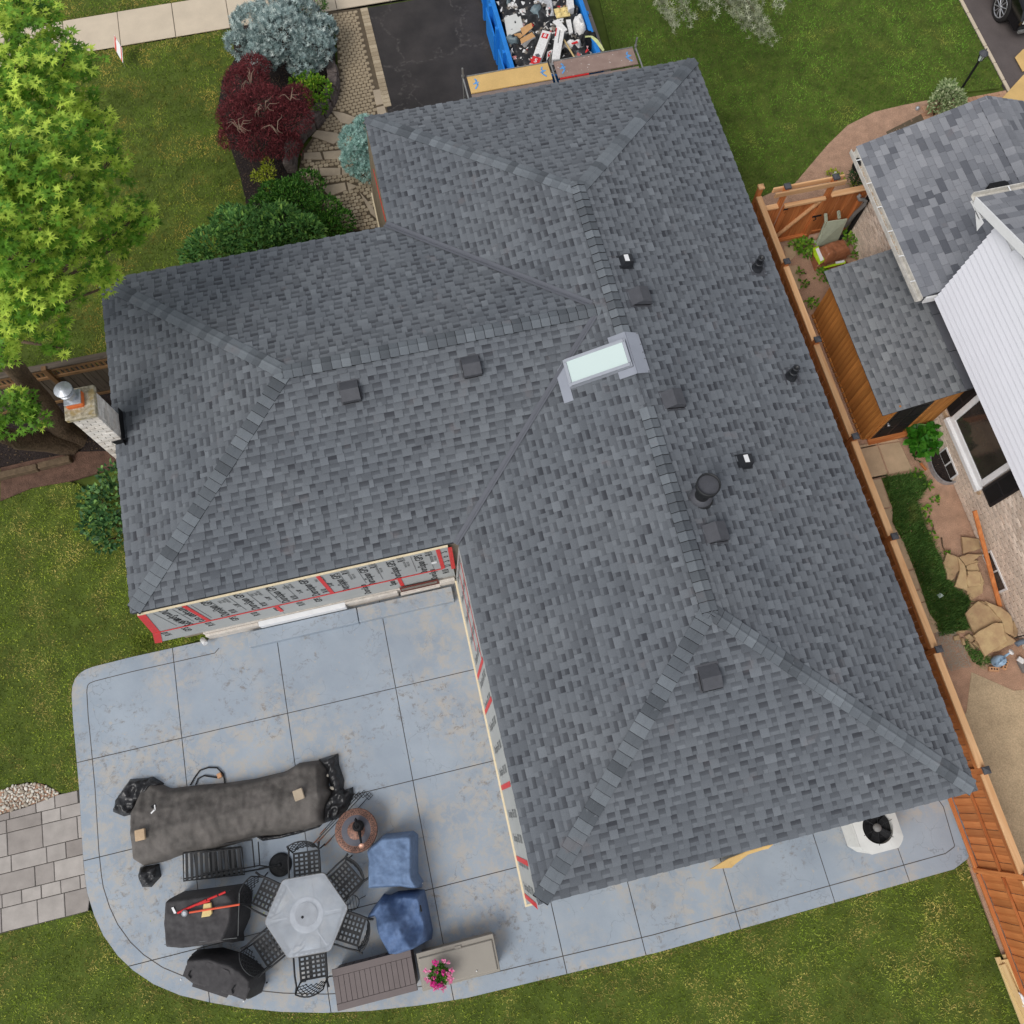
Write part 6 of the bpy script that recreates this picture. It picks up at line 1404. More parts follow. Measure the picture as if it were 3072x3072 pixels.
# --- fire table with copper nosed watering can
c = A3(zw, 868, 1530, .42); c0 = Vector((c.x, c.y, 0)); ft = thing('fire_table', 'round bronze patterned side table with slate inlay', 'table', c0)
MB().lathe([(.2, 0), (.24, .05), (.26, .3), (.36, .36), (.40, .38), (.40, .41), (.385, .42), (0, .42)], c0, seg=44).build('base', M['bronze'], ft)
m = MB(); m.lathe([(.30, .424), (.385, .424), (.392, .42)], c0, seg=44); m.build('rim', M['bronze'], ft)
MB().lathe([(.275, .425), (.27, .427), (0, .427)], c0, seg=44).build('inlay', M['slate'], ft); MB().lathe([(.165, .429), (.16, .433), (0, .434)], c0, seg=36).build('centre_plate', M['bronze'], ft)
m = MB()
for r, n in ((.30, 44), (.325, 44), (.352, 44)):
    for k in range(n): a = 2 * math.pi * (k + (.5 if r == .325 else 0)) / n; m.lathe([(.0085, .4255), (.006, .4275), (0, .4275)], c0 + Vector((math.cos(a) * r, math.sin(a) * r, 0)), seg=6)
m.build('pierced_holes', M['black'], ft, kind='stuff')
def wcan(name, label, body, spout, rose, mt, mr, zb, r, hgt, group=None):
    b = Vector(body); o = thing(name, label, 'watering can', (b.x, b.y, zb), group); d = (Vector(spout) - b); d.z = 0; d.normalize(); s_ = Vector((-d.y, d.x, 0))
    MB().lathe([(r * .95, 0), (r, .02), (r * .92, hgt * .75), (r * .72, hgt), (r * .4, hgt * 1.05), (r * .38, hgt)], (b.x, b.y, zb), seg=20, sx=1, sy=1.0).build('body', mt, o)
    MB().tube([b + Vector((0, 0, hgt * .35)) + d * r * .8, Vector(spout).lerp(b, .45) + Vector((0, 0, .02)), Vector(spout)], [r * .34, r * .22, r * .16], 10).build('spout', mt, o)
    MB().lathe([(r * .15, -.02), (r * .5, .015), (r * .5, .03), (0, .035)], spout, (Vector(spout) - b).normalized() + Vector((0, 0, .8)), 18).build('rose', mr, o)
    MB().tube([b + Vector((0, 0, hgt)) + d * r * .35, b + Vector((0, 0, hgt * 1.5)), b - d * r * 1.15 + Vector((0, 0, hgt * 1.2)), b - d * r * 1.35 + Vector((0, 0, hgt * .7)), b - d * r * .9 + Vector((0, 0, hgt * .25))], r * .13, 8).build('handle', mt, o)
    return o
bb = A3(zw, 915, 1450, .434); wcan('watering_can', 'black watering can with copper rose standing on the bronze table', (bb.x, bb.y, .434), A3(zw, 965, 1790, .62), 0, M['black'], M['copper'], .434, .105, .2)
# --- roasting forks on the ground by the tarp
for i, (a, b_, bx) in enumerate((((90, 1790), (870, 960), (905, 905)), ((180, 1750), (960, 930), (1000, 880)), ((315, 1800), (1060, 965), (1110, 925)), ((230, 1600), (800, 980), (830, 920)))):
    p, q, r = A3(zw, *a, .015), A3(zw, *b_, .03), A3(zw, *bx, .03); o = thing('roasting_fork', ['roasting fork with square black cage head reaching furthest from the table', 'roasting fork with a bent thin tip among the cage forks', 'roasting fork whose double cage head lies apart on the patio', 'roasting fork half under the crumpled black plastic'][i], 'roasting fork', p, 'roasting forks beside the bronze table')
    MB().tube([p, q], .006, 6).build('rod', M['black'], o); MB().tube([p, p.lerp(q, .16)], .011, 7).build('handle', M['brownbag'], o)
    d = (q - p).normalized(); s_ = Vector((-d.y, d.x, 0)); m = MB()
    for k in range(3): m.tube([q + d * .055 * k - s_ * .045, q + d * .055 * k + s_ * .045], .005, 5)
    for k in (-1, 0, 1): m.tube([q + s_ * .045 * k, q + d * .11 + s_ * .045 * k], .005, 5)
    m.build('cage', M['black'], o)
# --- long tarp-covered stack with stones on it
tz = lambda x, y, z: tuple(A3(zt, x, y, z)[:2])
tarp = [tz(112, 460, .3), tz(190, 330, .1), tz(255, 255, .08), tz(330, 300, .05), tz(370, 318, .05), tz(520, 300, .05), tz(700, 285, .05), tz(860, 262, .05), tz(1035, 218, .1), tz(1110, 170, .1), tz(1180, 160, .1), tz(1250, 150, .15), tz(1290, 200, .1), tz(1270, 300, .3), tz(1310, 340, .1), tz(1260, 440, .2), tz(1258, 520, .1), tz(1180, 555, .2), tz(1000, 590, .25), tz(860, 600, .3), tz(740, 640, .3), tz(600, 680, .3), tz(430, 700, .3), tz(300, 750, .3), tz(180, 775, .3), tz(128, 740, .3), tz(118, 600, .4)]
cr0, cr1 = Vector(tz(118, 600, .5)), Vector(tz(1230, 345, .5)); crd = (cr1 - cr0).normalized()
tp_ = thing('covered_pile', 'long low pile under a dusty black tarp with two stone weights', 'covered pile', (cr0.x + 1.2, cr0.y, 0))
def th(x, y):
    q = Vector((x, y)) - cr0; s_ = q.dot(Vector((-crd.y, crd.x))); t_ = q.dot(crd); L_ = (cr1 - cr0).length
    return (.50 - .16 * max(0, abs(s_ - .0) - .02) / .35 - (.25 * max(0, t_ - L_ + .0) / .25)) * (1.0 if t_ < L_ else .8) - .14 * max(0, min(1, (-s_ - .1) / .3)) * 0
drape('tarp', M['tarp'], tarp, .5, .13, .03, .028, 7, 3, tp_, hfun=lambda x, y: max(.12, th(x, y)))
for k, (pl, h) in enumerate((([(30, 455), (45, 390), (90, 320), (130, 265), (225, 258), (265, 250), (330, 290), (250, 350), (190, 400), (140, 470), (95, 482)], .14), ([(190, 775), (300, 755), (312, 830), (255, 892), (200, 892), (178, 830)], .14), ([(1225, 150), (1340, 115), (1345, 180), (1375, 270), (1370, 330), (1425, 310), (1430, 360), (1395, 440), (1350, 490), (1260, 520), (1250, 430), (1300, 330), (1270, 230)], .18), ([(860, 600), (1000, 585), (1180, 540), (1250, 525), (1230, 545), (1120, 580), (1000, 610), (900, 625)], .08))):
    drape('plastic_sheet', M['binbag'], [tz(x, y, .05) for x, y in pl], h, .12, .025, .05, 9, 11 + k, tp_)
for (x, y), lb, rz in (((195, 588), 'rust stained square paver weighing down the near end of the tarp', .1), ((1113, 355), 'clean square paver on the tarp end by the crumpled plastic', .25)):
    p = A3(zt, x, y, .56); MB().box((p.x, p.y, .565), (.185, .20, .055), Matrix.Rotation(rz - .1, 3, 'Z'), bev=.012).build('paver_weight', M['pathslab'] if rz > .2 else M['slabconc'], None, label=lb, cat='paver', group='stone weights on the tarp')
p = A3(zt, 275, 452, .45); m = MB(); m.box((p.x, p.y, .5), (.1, .025, .01), Matrix.Rotation(.6, 3, 'Z')); m.box((p.x + .04, p.y + .06, .5), (.02, .1, .01)); m.build('white_tag', M['trimwhite'], tp_)
MB().box((p.x + .02, p.y + .09, .495), (.09, .06, .012), Matrix.Rotation(.3, 3, 'Z')).build('strap', M['black'], tp_)
for i, (x, y) in enumerate(((1290, 243), (1325, 272), (1312, 318), (1352, 380), (1332, 405), (1190, 520))):
    p = A3(zt, x, y, .12); o = newobj('stone', pm[i % 4]); o.location = (p.x, p.y, .16); o.scale = (.05, .036, .03) if i < 5 else (.07, .05, .04); o.rotation_euler = (0, 0, i * 1.3)
    meta(o, ['small oval stone highest up on the crumpled plastic', 'flat tan stone in the fold of the crumpled plastic', 'small stone at the edge of the tarp end', 'pale pebble on the plastic above another stone', 'tan pebble lowest of those on the crumpled plastic', 'large pale stone on the tarp hem near the bronze table'][i], 'stone', 'stones holding down the black plastic')
cb = [A3(zt, *q, .03) for q in ((485, 300), (510, 255), (540, 215), (590, 198), (640, 200), (675, 235), (685, 280), (684, 300))]; cb2 = [A3(zt, *q, .03) for q in ((515, 300), (530, 262), (565, 245), (610, 252), (645, 258))]
o = thing('cable', 'loop of thick black cable sticking out from under the tarp', 'cable', cb[0]); m = MB(); m.tube(cb, .014, 8); m.build('cord', M['rubber'], o); m = MB(); m.tube(cb2, .014, 8); m.build('cord_end', M['rubber'], o)
p = A3(zt, 655, 245, .04); MB().box((p.x, p.y, .05), (.085, .095, .06), Matrix.Rotation(.2, 3, 'Z'), bev=.008).build('brick', M['claybrick'], None, label='small tan block lying on the looped black cable', cat='block')
# --- two faded blue covers
gz = lambda x, y, z: tuple(A3(zg, x, y, z)[:2])
o = thing('blue_cover', 'square faded blue cover draped over a chair beside the bronze table', 'cover', (*gz(800, 560, .4), 0), 'blue furniture covers')
drape('fabric', M['bluecover'], [gz(570, 455, .55), gz(620, 400, .5), gz(700, 345, .3), gz(760, 300, .05), gz(860, 290, .05), gz(1010, 275, .05), gz(1053, 310, .05), gz(1052, 420, .03), gz(1055, 650, .03), gz(1100, 725, .02), gz(1085, 780, .02), gz(1000, 800, .3), gz(880, 795, .55), gz(740, 800, .5), gz(590, 808, .5), gz(580, 650, .6), gz(585, 540, .6)], .66, .09, .02, .03, 4.2, 21, o)
p = A3(zg, 1090, 742, .05); MB().lathe([(.015, 0), (.015, .02), (0, .025)], (p.x, p.y, .06), seg=10).build('toggle', M['trimwhite'], o)
o = thing('blue_cover', 'crumpled dark blue cover with deep folds beside the grey storage box', 'cover', (*gz(900, 1100, .4), 0), 'blue furniture covers')
def bh(x, y):
    u = (x - gz(700, 1000, .4)[0]); return .62 + .16 * math.sin(u * 7 + y * 4) * .5 + .06 * math.sin(y * 11 - x * 5)
drape('fabric', M['bluecover2'], [gz(640, 965, .3), gz(735, 845, .2), gz(780, 865, .4), gz(860, 825, .3), gz(960, 810, .2), gz(1040, 800, .1), gz(1110, 800, .03), gz(1135, 900, .03), gz(1185, 1160, .03), gz(1175, 1240, .03), gz(1090, 1300, .3), gz(1000, 1350, .4), gz(870, 1410, .5), gz(775, 1425, .5), gz(735, 1340, .5), gz(690, 1240, .5), gz(660, 1130, .5), gz(650, 1060, .5), gz(608, 1060, .1), gz(608, 1020, .1)], .66, .11, .02, .075, 4.0, 33, o, hfun=bh)
MB().slab3([A3(zg, 1065, 940, .68), A3(zg, 1078, 935, .68), A3(zg, 1090, 995, .68), A3(zg, 1075, 998, .68)], .006).build('buckle', M['black'], o)
# --- two black grill covers
fz = lambda x, y, z: tuple(A3(zf, x, y, z)[:2])
o = thing('grill_cover', 'tall black fabric grill cover with red tools lying on top', 'cover', (*fz(520, 830, .5), 0), 'black grill covers')
drape('fabric', M['bbq'], [fz(140, 650, .8), fz(235, 585, .5), fz(400, 560, .3), fz(650, 525, .2), fz(900, 485, .05), fz(950, 520, .05), fz(985, 580, .05), fz(975, 700, .03), fz(965, 810, .03), fz(900, 960, .03), fz(850, 1040, .4), fz(830, 1080, .5), fz(700, 1090, .9), fz(480, 1125, .9), fz(300, 1150, .9), fz(125, 1135, .9), fz(118, 1000, .9), fz(105, 880, .9), fz(115, 760, .9)], .98, .1, .02, .03, 4.0, 41, o)
for a in (((865, 580, .93), (855, 800, .97), (850, 990, .9)), ((140, 1075, .98), (500, 1045, 1.0), (840, 1010, .95))): MB().tube([A3(zf, *q) for q in a], .006, 5).build('seam', M['inkgrey'], o)
o = thing('grill_cover', 'lower black grill cover with two handle pockets at the lawn edge', 'cover', (*fz(700, 1350, .4), 0), 'black grill covers')
drape('fabric', M['bbq'], [fz(395, 1150, .3), fz(560, 1120, .1), fz(700, 1105, .05), fz(900, 1165, .05), fz(1010, 1230, .05), fz(1110, 1320, .03), fz(1112, 1430, .03), fz(1050, 1560, .2), fz(990, 1600, .4), fz(920, 1625, .75), fz(740, 1590, .78), fz(560, 1530, .78), fz(400, 1480, .78), fz(300, 1405, .78), fz(330, 1300, .75), fz(365, 1210, .6)], .82, .07, .02, .018, 4.0, 51, o)
for q in ([(440, 1350), (560, 1245), (760, 1330), (820, 1470), (740, 1590), (405, 1480)], [(350, 1275), (450, 1310), (405, 1415), (315, 1375)], [(800, 1445), (965, 1495), (920, 1615), (750, 1550)]): MB().slab3([A3(zf, x, y, .825 if i == 0 else .83) for i, (x, y) in enumerate(q)], .012).build('pocket', M['bbq'], o)
for a in (((390, 1330), (370, 1370), (395, 1400)), ((820, 1470), (790, 1510), (800, 1550))): MB().tube([A3(zf, *q, .85) for q in a], .012, 6).build('handle', M['black'], o)
for q in ((303, 1410), (908, 1620), (1130, 1440)): MB().lathe([(.015, 0), (.015, .02), (0, .025)], A3(zf, *q, .72 if q[0] < 1000 else .03), seg=8).build('toggle', M['trimwhite'] if q[0] < 1000 else M['black'], o)
# --- tools on the tall cover
o = thing('loppers', 'long red handled loppers lying on the tall black grill cover', 'loppers', A3(zf, 500, 660, 1.0))
for a, b in (((265, 770), (440, 690)), ((340, 735), (545, 645)), ((450, 690), (580, 650)), ((555, 640), (650, 600)), ((665, 595), (730, 565))): MB().tube([A3(zf, *a, 1.03), A3(zf, *b, 1.03)], .02, 8).build('handle', M['red'], o)
MB().tube([A3(zf, 300, 750, 1.03), A3(zf, 780, 545, 1.03)], .011, 6).build('shaft', M['black'], o)
MB().slab3([A3(zf, 205, 720, 1.02), A3(zf, 225, 712, 1.02), A3(zf, 262, 785, 1.02), A3(zf, 240, 792, 1.02)], .012).build('blade', M['trimwhite'], o)
o = thing('scrub_brush', 'long orange handled brush with pale yellow head on the grill cover', 'brush', A3(zf, 600, 720, 1.0))
MB().tube([A3(zf, 380, 765, 1.06), A3(zf, 865, 687, 1.06)], .017, 8).build('handle', M['orange'], o)
MB().prism([fz(520, 680, 1.03), fz(590, 670, 1.03), fz(600, 770, 1.03), fz(575, 800, 1.03), fz(497, 812, 1.03)], 1.0, 1.045, bev=.01).build('head', M['paleyellow'], o)
p = A3(zf, 340, 770, 1.04); m = MB(); m.lathe([(.05, 0), (.06, .03), (.03, .05)], p, seg=10); m.build('metal_joint', M['galv'], o)
# --- storage boxes
def deck_rect(q): 
    cx_, cy_ = sum(p[0] for p in q) / 4, sum(p[1] for p in q) / 4; return cx_, cy_
bx = thing('deck_box', 'brown slatted resin deck box with plank lid beside the patio chairs', 'storage box', (-3.1, -.74, 0))
x0, x1, y0, y1, hb = -3.81, -2.39, -1.075, -.405, .58
MB().bb(x0 + .03, x1 - .03, y0 + .04, y1 - .03, .0, hb - .06, bev=.02).build('body', M['brownresin'], bx)
for i in range(9): MB().bb(x0 + .04 + i * .15, x0 + .17 + i * .15, y1 - .03, y1 - .018, .04, hb - .08, bev=.004).build('board', M['brownresin'], bx)
lid = MB().bb(x0, x1, y0, y1, hb - .055, hb - .012).build('lid', M['black'], bx)
MB().bb(x0, x1, y1 - .12, y1, hb - .012, hb + .004, bev=.006).build('plank', M['brownresin'], lid); MB().bb(x0, x1, y0, y0 + .11, hb - .012, hb + .004, bev=.006).build('plank', M['brownresin'], lid)
n = 15
for i in range(n): a = x0 + (x1 - x0) * i / n; MB().bb(a + .003, a + (x1 - x0) / n - .003, y0 + .114, y1 - .124, hb - .012, hb + RD.uniform(-.002, .001), bev=.005).build('plank', M['brownresin'], lid)
gb = thing('deck_box', 'smooth taupe storage box with pink flowers on its lid', 'storage box', (-1.6, -.8, 0)); x0, x1, y0, y1, hb = -2.31, -.90, -1.12, -.50, .56
MB().bb(x0 + .03, x1 - .03, y0 + .03, y1 - .03, 0, hb - .05, bev=.03).build('body', M['taupe'], gb); MB().bb(x0, x1, y0, y1, hb - .048, hb - .01, bev=.012).build('lid_rim', M['taupe'], gb)
ld = MB().prism(inset([(x0 + .03, y0 + .04), (x1 - .04, y0 + .04), (x1 - .04, y1 - .085), (x0 + .03, y1 - .085)], 0.0), hb - .012, hb + .022, bev=.014).build('lid', M['taupe'], gb)
MB().bb(-1.62, -1.5, y1 - .1, y1 - .05, hb - .005, hb + .012, bev=.005).build('latch', M['taupe'], gb)
p = A3(zg, 1575, 1525, hb + .03); MB().lathe([(.012, 0), (.012, .01), (0, .012)], p, seg=10).build('bolt', M['trimwhite'], gb)
c = A3(zg, 1242, 1560, hb + .2); fl_ = thing('flower_pot', 'pot of pink geraniums standing on the taupe storage box', 'flower pot', (c.x, c.y, hb + .02))
MB().lathe([(.08, 0), (.11, .14), (.12, .14), (.12, .165), (.1, .165), (.09, .13), (0, .13)], (c.x, c.y, hb + .023), seg=22).build('pot', M['terrapot'], fl_)
P, N = bush_points([((c.x, c.y, hb + .2), (.17, .17, .12))], 420, .3, -.2); d = N + NR.normal(0, .6, P.shape)
V, F, T = scatter(shape_leaf(.8), P, d, .05, np.clip(NR.normal(.45, .2, len(P)), 0, 1)); newobj('foliage', arr_mesh('foliage', V, F, T, M['boxwood']), fl_, kind='stuff')
for k, (x, y, big_) in enumerate([(1212, 1450, 1), (1218, 1540, 1), (1275, 1535, 1), (1200, 1580, 1), (1208, 1620, 1), (1185, 1645, 1), (1250, 1650, 1), (1215, 1660, 1), (1283, 1435, .6), (1322, 1452, .4), (1120, 1522, .6), (1150, 1532, .5), (1125, 1595, .5), (1150, 1615, .5), (1345, 1515, .6), (1358, 1530, .5), (1318, 1552, .5), (1335, 1565, .5), (1335, 1600, .6), (1355, 1595, .5), (1340, 1628, .5), (1278, 1690, .6), (1290, 1672, .5), (1205, 1690, .4)]):
    p = A3(zg, x, y, hb + .3); n = int(26 * big_); q = np.array(p) + NR.normal(0, .022 * big_, (n, 3)); V, F, T = scatter(shape_leaf(.9), q, NR.normal(0, 1, (n, 3)) + [0, 0, .5], .034, np.clip(NR.normal(.35 if big_ == 1 else .9, .15, n), 0, 1))
    newobj('blossom', arr_mesh('blossom', V, F, T, M['pink']), fl_)
# --- air conditioner behind the house
p = at(*z8(625, 355), .78); ac = thing('air_conditioner', 'off white air conditioner with round black fan at the rear eave', 'air conditioner', (p.x, p.y, 0))
h_ = .42; ch_ = .14; oc = lambda r, c_: [(p.x + x, p.y + y) for x, y in ((r, r - c_), (r - c_, r), (-r + c_, r), (-r, r - c_), (-r, -r + c_), (-r + c_, -r), (r - c_, -r), (r, -r + c_))]
MB().prism(oc(h_ - .03, ch_), .02, .64).build('body', M['acwhite'], ac)
for k in range(9):
    MB().prism(oc(h_ - .012, ch_), .05 + k * .066, .098 + k * .066, bev=.012).build('louvre', M['acwhite'], ac)
m = MB(); o8 = ccw(oc(h_, ch_)); n = 40; ring = [(p.x + math.cos(2 * math.pi * (k + .5) / n) * .285, p.y + math.sin(2 * math.pi * (k + .5) / n) * .285) for k in range(n)]
out_ = []
for x, y in ring:
    d = Vector((x - p.x, y - p.y)).normalized(); t_ = min(h_ / max(abs(d.x), 1e-6), h_ / max(abs(d.y), 1e-6), (2 * h_ - ch_) / (abs(d.x) + abs(d.y))); out_.append((p.x + d.x * t_, p.y + d.y * t_))
for k in range(n):
    k2 = (k + 1) % n; m.add([(*out_[k], .75), (*out_[k2], .75), (*ring[k2], .785), (*ring[k], .785), (*ring[k2], .66), (*ring[k], .66), (*out_[k], .70), (*out_[k2], .70)], [(0, 1, 2, 3), (3, 2, 4, 5), (6, 7, 1, 0)])
m.build('top_panel', M['acwhite'], ac)
MB().lathe([(.29, .665), (0, .664)], (p.x, p.y, 0), seg=30).build('fan_well', M['black'], ac); MB().lathe([(.075, .76), (.07, .8), (0, .805)], (p.x - .01, p.y, 0), seg=20).build('motor_cap', M['greypipe'], ac)
for k in range(5):
    a = k * 2 * math.pi / 5 + .5; d = Vector((math.cos(a), math.sin(a), 0)); s_ = Vector((-d.y, d.x, 0)); c_ = Vector((p.x, p.y, .69)); MB().slab3([c_ + d * .06 - s_ * .05, c_ + d * .27 - s_ * .09, c_ + d * .27 + s_ * .06 + Vector((0, 0, .05)), c_ + d * .06 + s_ * .04 + Vector((0, 0, .03))], .004).build('fan_blade', M['black'], ac)
m = MB()
for k in range(6): a = k * math.pi / 3 + .25; m.tube([Vector((p.x, p.y, .79)) + Vector((math.cos(a), math.sin(a), 0)) * .07, Vector((p.x, p.y, .787)) + Vector((math.cos(a), math.sin(a), 0)) * .31], .005, 5)
for r in (.16, .25): m.tube([(p.x + math.cos(a) * r, p.y + math.sin(a) * r, .788) for a in np.linspace(0, 6.2832, 40)], .0022, 4, cap=False)
m.build('fan_guard', M['blackmetal'], ac, kind='stuff')
# --- plywood off-cut leaning against the rear wall
zz2 = ZM(2000, 1800, .43478); o = thing('plywood_offcut', 'curved pale plywood offcut lying below the rear eave', 'plywood', A3(zz2, 520, 1760, .3)); m = MB()
qa = [A3(zz2, 300, 1855, .25), A3(zz2, 420, 1785, .3), A3(zz2, 540, 1738, .35), A3(zz2, 660, 1700, .4), A3(zz2, 735, 1682, .42)]; qb = [A3(zz2, 445, 1845, .05), A3(zz2, 475, 1815, .05), A3(zz2, 560, 1752, .2), A3(zz2, 665, 1718, .3), A3(zz2, 700, 1712, .36)]
for k in range(4): m.slab3([qa[k], qb[k], qb[k + 1], qa[k + 1]], .014)
m.build('sheet', M['ply'], o)
m = MB(); m.lathe([(.12, 0), (.14, .2), (0, .22)], (qa[2].x - .15, qa[2].y + .25, 0), seg=14); m.build('green_tub', basic('dark_green_plastic', rgb(20, 84, 72), .5), None, label='dark green tub under the rear eave behind the plywood', cat='tub')
# --- lumber in the lower right corner
lm = [(((1490, 640), (1560, 628)), ((1900, 1700), (1975, 1690)), .10, .04), (((1555, 760), (1640, 735)), ((1960, 1640), (2040, 1620)), .135, .035), (((1585, 680), (1635, 670)), ((1985, 1600), (2030, 1590)), .09, .04), (((1600, 595), (1650, 585)), ((2040, 1560), (2090, 1550)), .06, .04), (((1640, 668), (1690, 660)), ((2060, 1600), (2110, 1590)), .1, .03)]
for i, (a, b, z, h) in enumerate(lm):
    q = [A3(zy, *a[0], z), A3(zy, *a[1], z), A3(zy, *b[1], z), A3(zy, *b[0], z)]; q[2] += (q[2] - q[1]) * .5; q[3] += (q[3] - q[0]) * .5
    MB().slab3(q, -h, (0, 0, 1)).build('lumber', M['pine_y'], None, label=['outermost pale pine board of the stack along the fence', 'widest weathered pine board lying on top of the lumber stack', 'narrow pine strip between the wide board and the fence', 'pine board whose end sticks out furthest up the fence', 'pine strip tight against the bottom of the cedar fence'][i], cat='board', group='pine lumber beside the cedar fence')
p = A3(zy, 1900, 1290, .12); o = thing('work_glove', 'white and grey glove lying on the pine lumber by the fence', 'glove', (p.x, p.y, .1))
drape('palm', M['trimwhite'], [tuple(A3(zy, x, y, .12)[:2]) for x, y in ((1860, 1200), (1890, 1185), (1925, 1220), (1960, 1230), (1970, 1320), (1930, 1400), (1905, 1380), (1880, 1310))], .05, .05, .012, .012, 14, 4, o, z0=.1)
for k, (a, b) in enumerate((((1910, 1380), (1935, 1430)), ((1935, 1390), (1965, 1425)), ((1955, 1350), (1990, 1385)), ((1870, 1210), (1850, 1180)), ((1960, 1300), (2000, 1330)))): MB().tube([A3(zy, *a, .13), A3(zy, *b, .12)], .012, 7).build('finger', M['trimwhite'], o)
# ================================================================== FRONT: scaffold, bin, rubbish, sign, lamp, car
scf = thing('scaffold', 'steel scaffold with four timber decks standing at the front eave', 'scaffold', (4.6, 17.2, 0))
for (x0, x1, y0, y1, z, mt) in ((2.56, 4.52, 17.1, 17.6, 1.8, 'ply'), (4.66, 6.62, 17.1, 17.6, 1.8, 'splashdeck'), (2.56, 4.52, 16.56, 17.094, 1.77, 'greydeck'), (4.66, 6.62, 16.56, 17.06, 1.77, 'greydeck')):
    dk = MB().bb(x0, x1, y0, y1, z - .03, z, bev=.006).build('deck', M[mt], scf)
    for sx, cx_ in ((1, x0 + .17), (-1, x1 - .17)):
        m = MB(); c = Vector((cx_, (y0 + y1) / 2, z + .004)); pts = [c + Vector((sx * a, b, 0)) for a, b in ((-.05, -.15), (.0, -.09), (.04, -.03), (-.02, .02), (.03, .08), (-.01, .15))]
        for a, b in zip(pts[:-1], pts[1:]): m.beam(a, b, .035, .003)
        m.beam(c + Vector((-.07, .0, 0)), c + Vector((.07, .03, 0)), .03, .004); m.build('paint_mark', M['bluespray'], dk)
for (x0, x1) in ((2.56, 4.52), (4.66, 6.62)): MB().bb(x0, x1, 17.602, 17.625, 1.74, 1.81).build('deck_edge', M['steel'], scf)
MB().bb(4.7, 5.4, 17.062, 17.095, 1.755, 1.79).build('deck_hook', M['red'], scf)
for x in (2.47, 4.59, 6.70):
    m = MB()
    for y in (16.5, 17.62): m.tube([(x, y, 0), (x, y, 2.05)], .022, 8); m.lathe([(.035, 0), (.035, .05)], (x, y, 1.8), seg=8)
    for z in (.5, 1.1, 1.77): m.tube([(x, 16.5, z), (x, 17.62, z)], .02, 8)
    m.build('frame', M['steel'], scf)
m = MB(); m.tube([(2.47, 17.62, .3), (4.59, 17.62, 1.5)], .014, 6); m.build('brace', M['steel'], scf); m = MB(); m.tube([(4.59, 17.62, 1.5), (6.7, 17.62, .3)], .014, 6); m.build('brace', M['steel'], scf)
# --- blue bin
bn = thing('rubbish_bin', 'open bright blue steel skip full of roofing rubbish on the driveway', 'skip', (4.9, 19.9, 0))
X0, X1, Y0, Y1, ZT = 3.80, 5.97, 17.75, 22.2, 1.28
for (a0, a1, b0, b1) in ((X0 - .03, X0 + .03, Y0, Y1), (X1 - .03, X1 + .03, Y0, Y1), (X0 + .031, X1 - .031, Y0, Y0 + .05), (X0 + .031, X1 - .031, Y1 - .05, Y1)): MB().bb(a0, a1, b0, b1, .12, ZT - .06).build('side', M['binblue'], bn)
MB().bb(X0, X1, Y0, Y1, .1, .16).build('floor', M['binblue'], bn)
m = MB(); m.bb(X0 - .06, X0 + .05, Y0, Y1, ZT - .06, ZT, bev=.01); m.build('rim', M['binblue'], bn); m = MB(); m.bb(X1 - .05, X1 + .06, Y0, Y1, ZT - .06, ZT, bev=.01); m.build('rim', M['binblue'], bn)
for i in range(6):
    for x in (X0 - .075, X1 + .075): MB().bb(x - .045, x + .045, Y0 + .2 + i * .78, Y0 + .3 + i * .78, .12, ZT - .07).build('rib', M['binblue'], bn)
for yy in (18.2, 19.6): MB().bb(X0 - .16, X0 - .122, yy, yy + .95, .2, .95).build('bracket', M['binblue'], bn)
zdp = lambda x, y, z: tuple(A3(zd, x, y, z)[:2])
GR = 'rubbish heaped in the blue skip'
def bag(nm, lb, cat, mt, pl, h, z0, seed, wr=.05):
    o = drape(nm, M[mt], [zdp(x, y, z0 + h * .4) for x, y in pl], h, .16, .03, wr, 7, seed, None, z0=z0, label=lb, cat=cat, group=GR); return o
drape('rubbish', M['binbag'], [(X0 + .05, Y0 + .08), (X1 - .05, Y0 + .08), (X1 - .05, Y1 - .08), (X0 + .05, Y1 - .08)], .5, .15, .06, .09, 5, 77, None, z0=.6, label='dark bed of mixed debris at the bottom of the blue skip', cat='debris', group=GR)
bag('rubbish_bag', 'slate grey bin bag in the top left corner of the skip', 'bag', 'greybag', [(150, -20), (420, -20), (390, 90), (340, 180), (270, 240), (200, 200), (160, 90)], .45, .75, 1)
bag('rubbish_bag', 'slate grey bin bag beside the white panel and cardboard carton', 'bag', 'greybag', [(520, 260), (560, 200), (680, 160), (780, 120), (840, 160), (830, 300), (820, 380), (760, 430), (700, 420), (640, 330), (530, 340)], .4, .8, 2)
bag('rubbish_bag', 'slate grey bin bag draped over the left rim of the skip', 'bag', 'greybag', [(185, 630), (260, 560), (360, 530), (370, 600), (470, 620), (440, 720), (330, 720), (220, 680)], .3, 1.0, 3)
bag('rubbish_bag', 'grey bin bag at the far right of the skip', 'bag', 'greybag', [(950, -20), (1150, -20), (1150, 50), (1090, 130), (1000, 110)], .35, .8, 4)
bag('plastic_sheet', 'cloudy plastic sheet trailing down the middle of the skip', 'plastic sheet', 'clearbag', [(680, -20), (860, -20), (990, 80), (1000, 200), (1010, 290), (930, 320), (860, 300), (900, 200), (840, 110), (740, 110), (700, 60)], .3, .95, 5)
bag('rubbish_bag', 'black bin bag nearest the yellow scaffold deck', 'bag', 'binbag', [(425, 860), (500, 840), (560, 900), (610, 960), (610, 1010), (440, 1020)], .35, .85, 6)
bag('rubbish_bag', 'black bag under the two long white cartons', 'bag', 'binbag', [(1080, 790), (1180, 770), (1260, 830), (1290, 880), (1050, 900), (1060, 830)], .3, .9, 7)
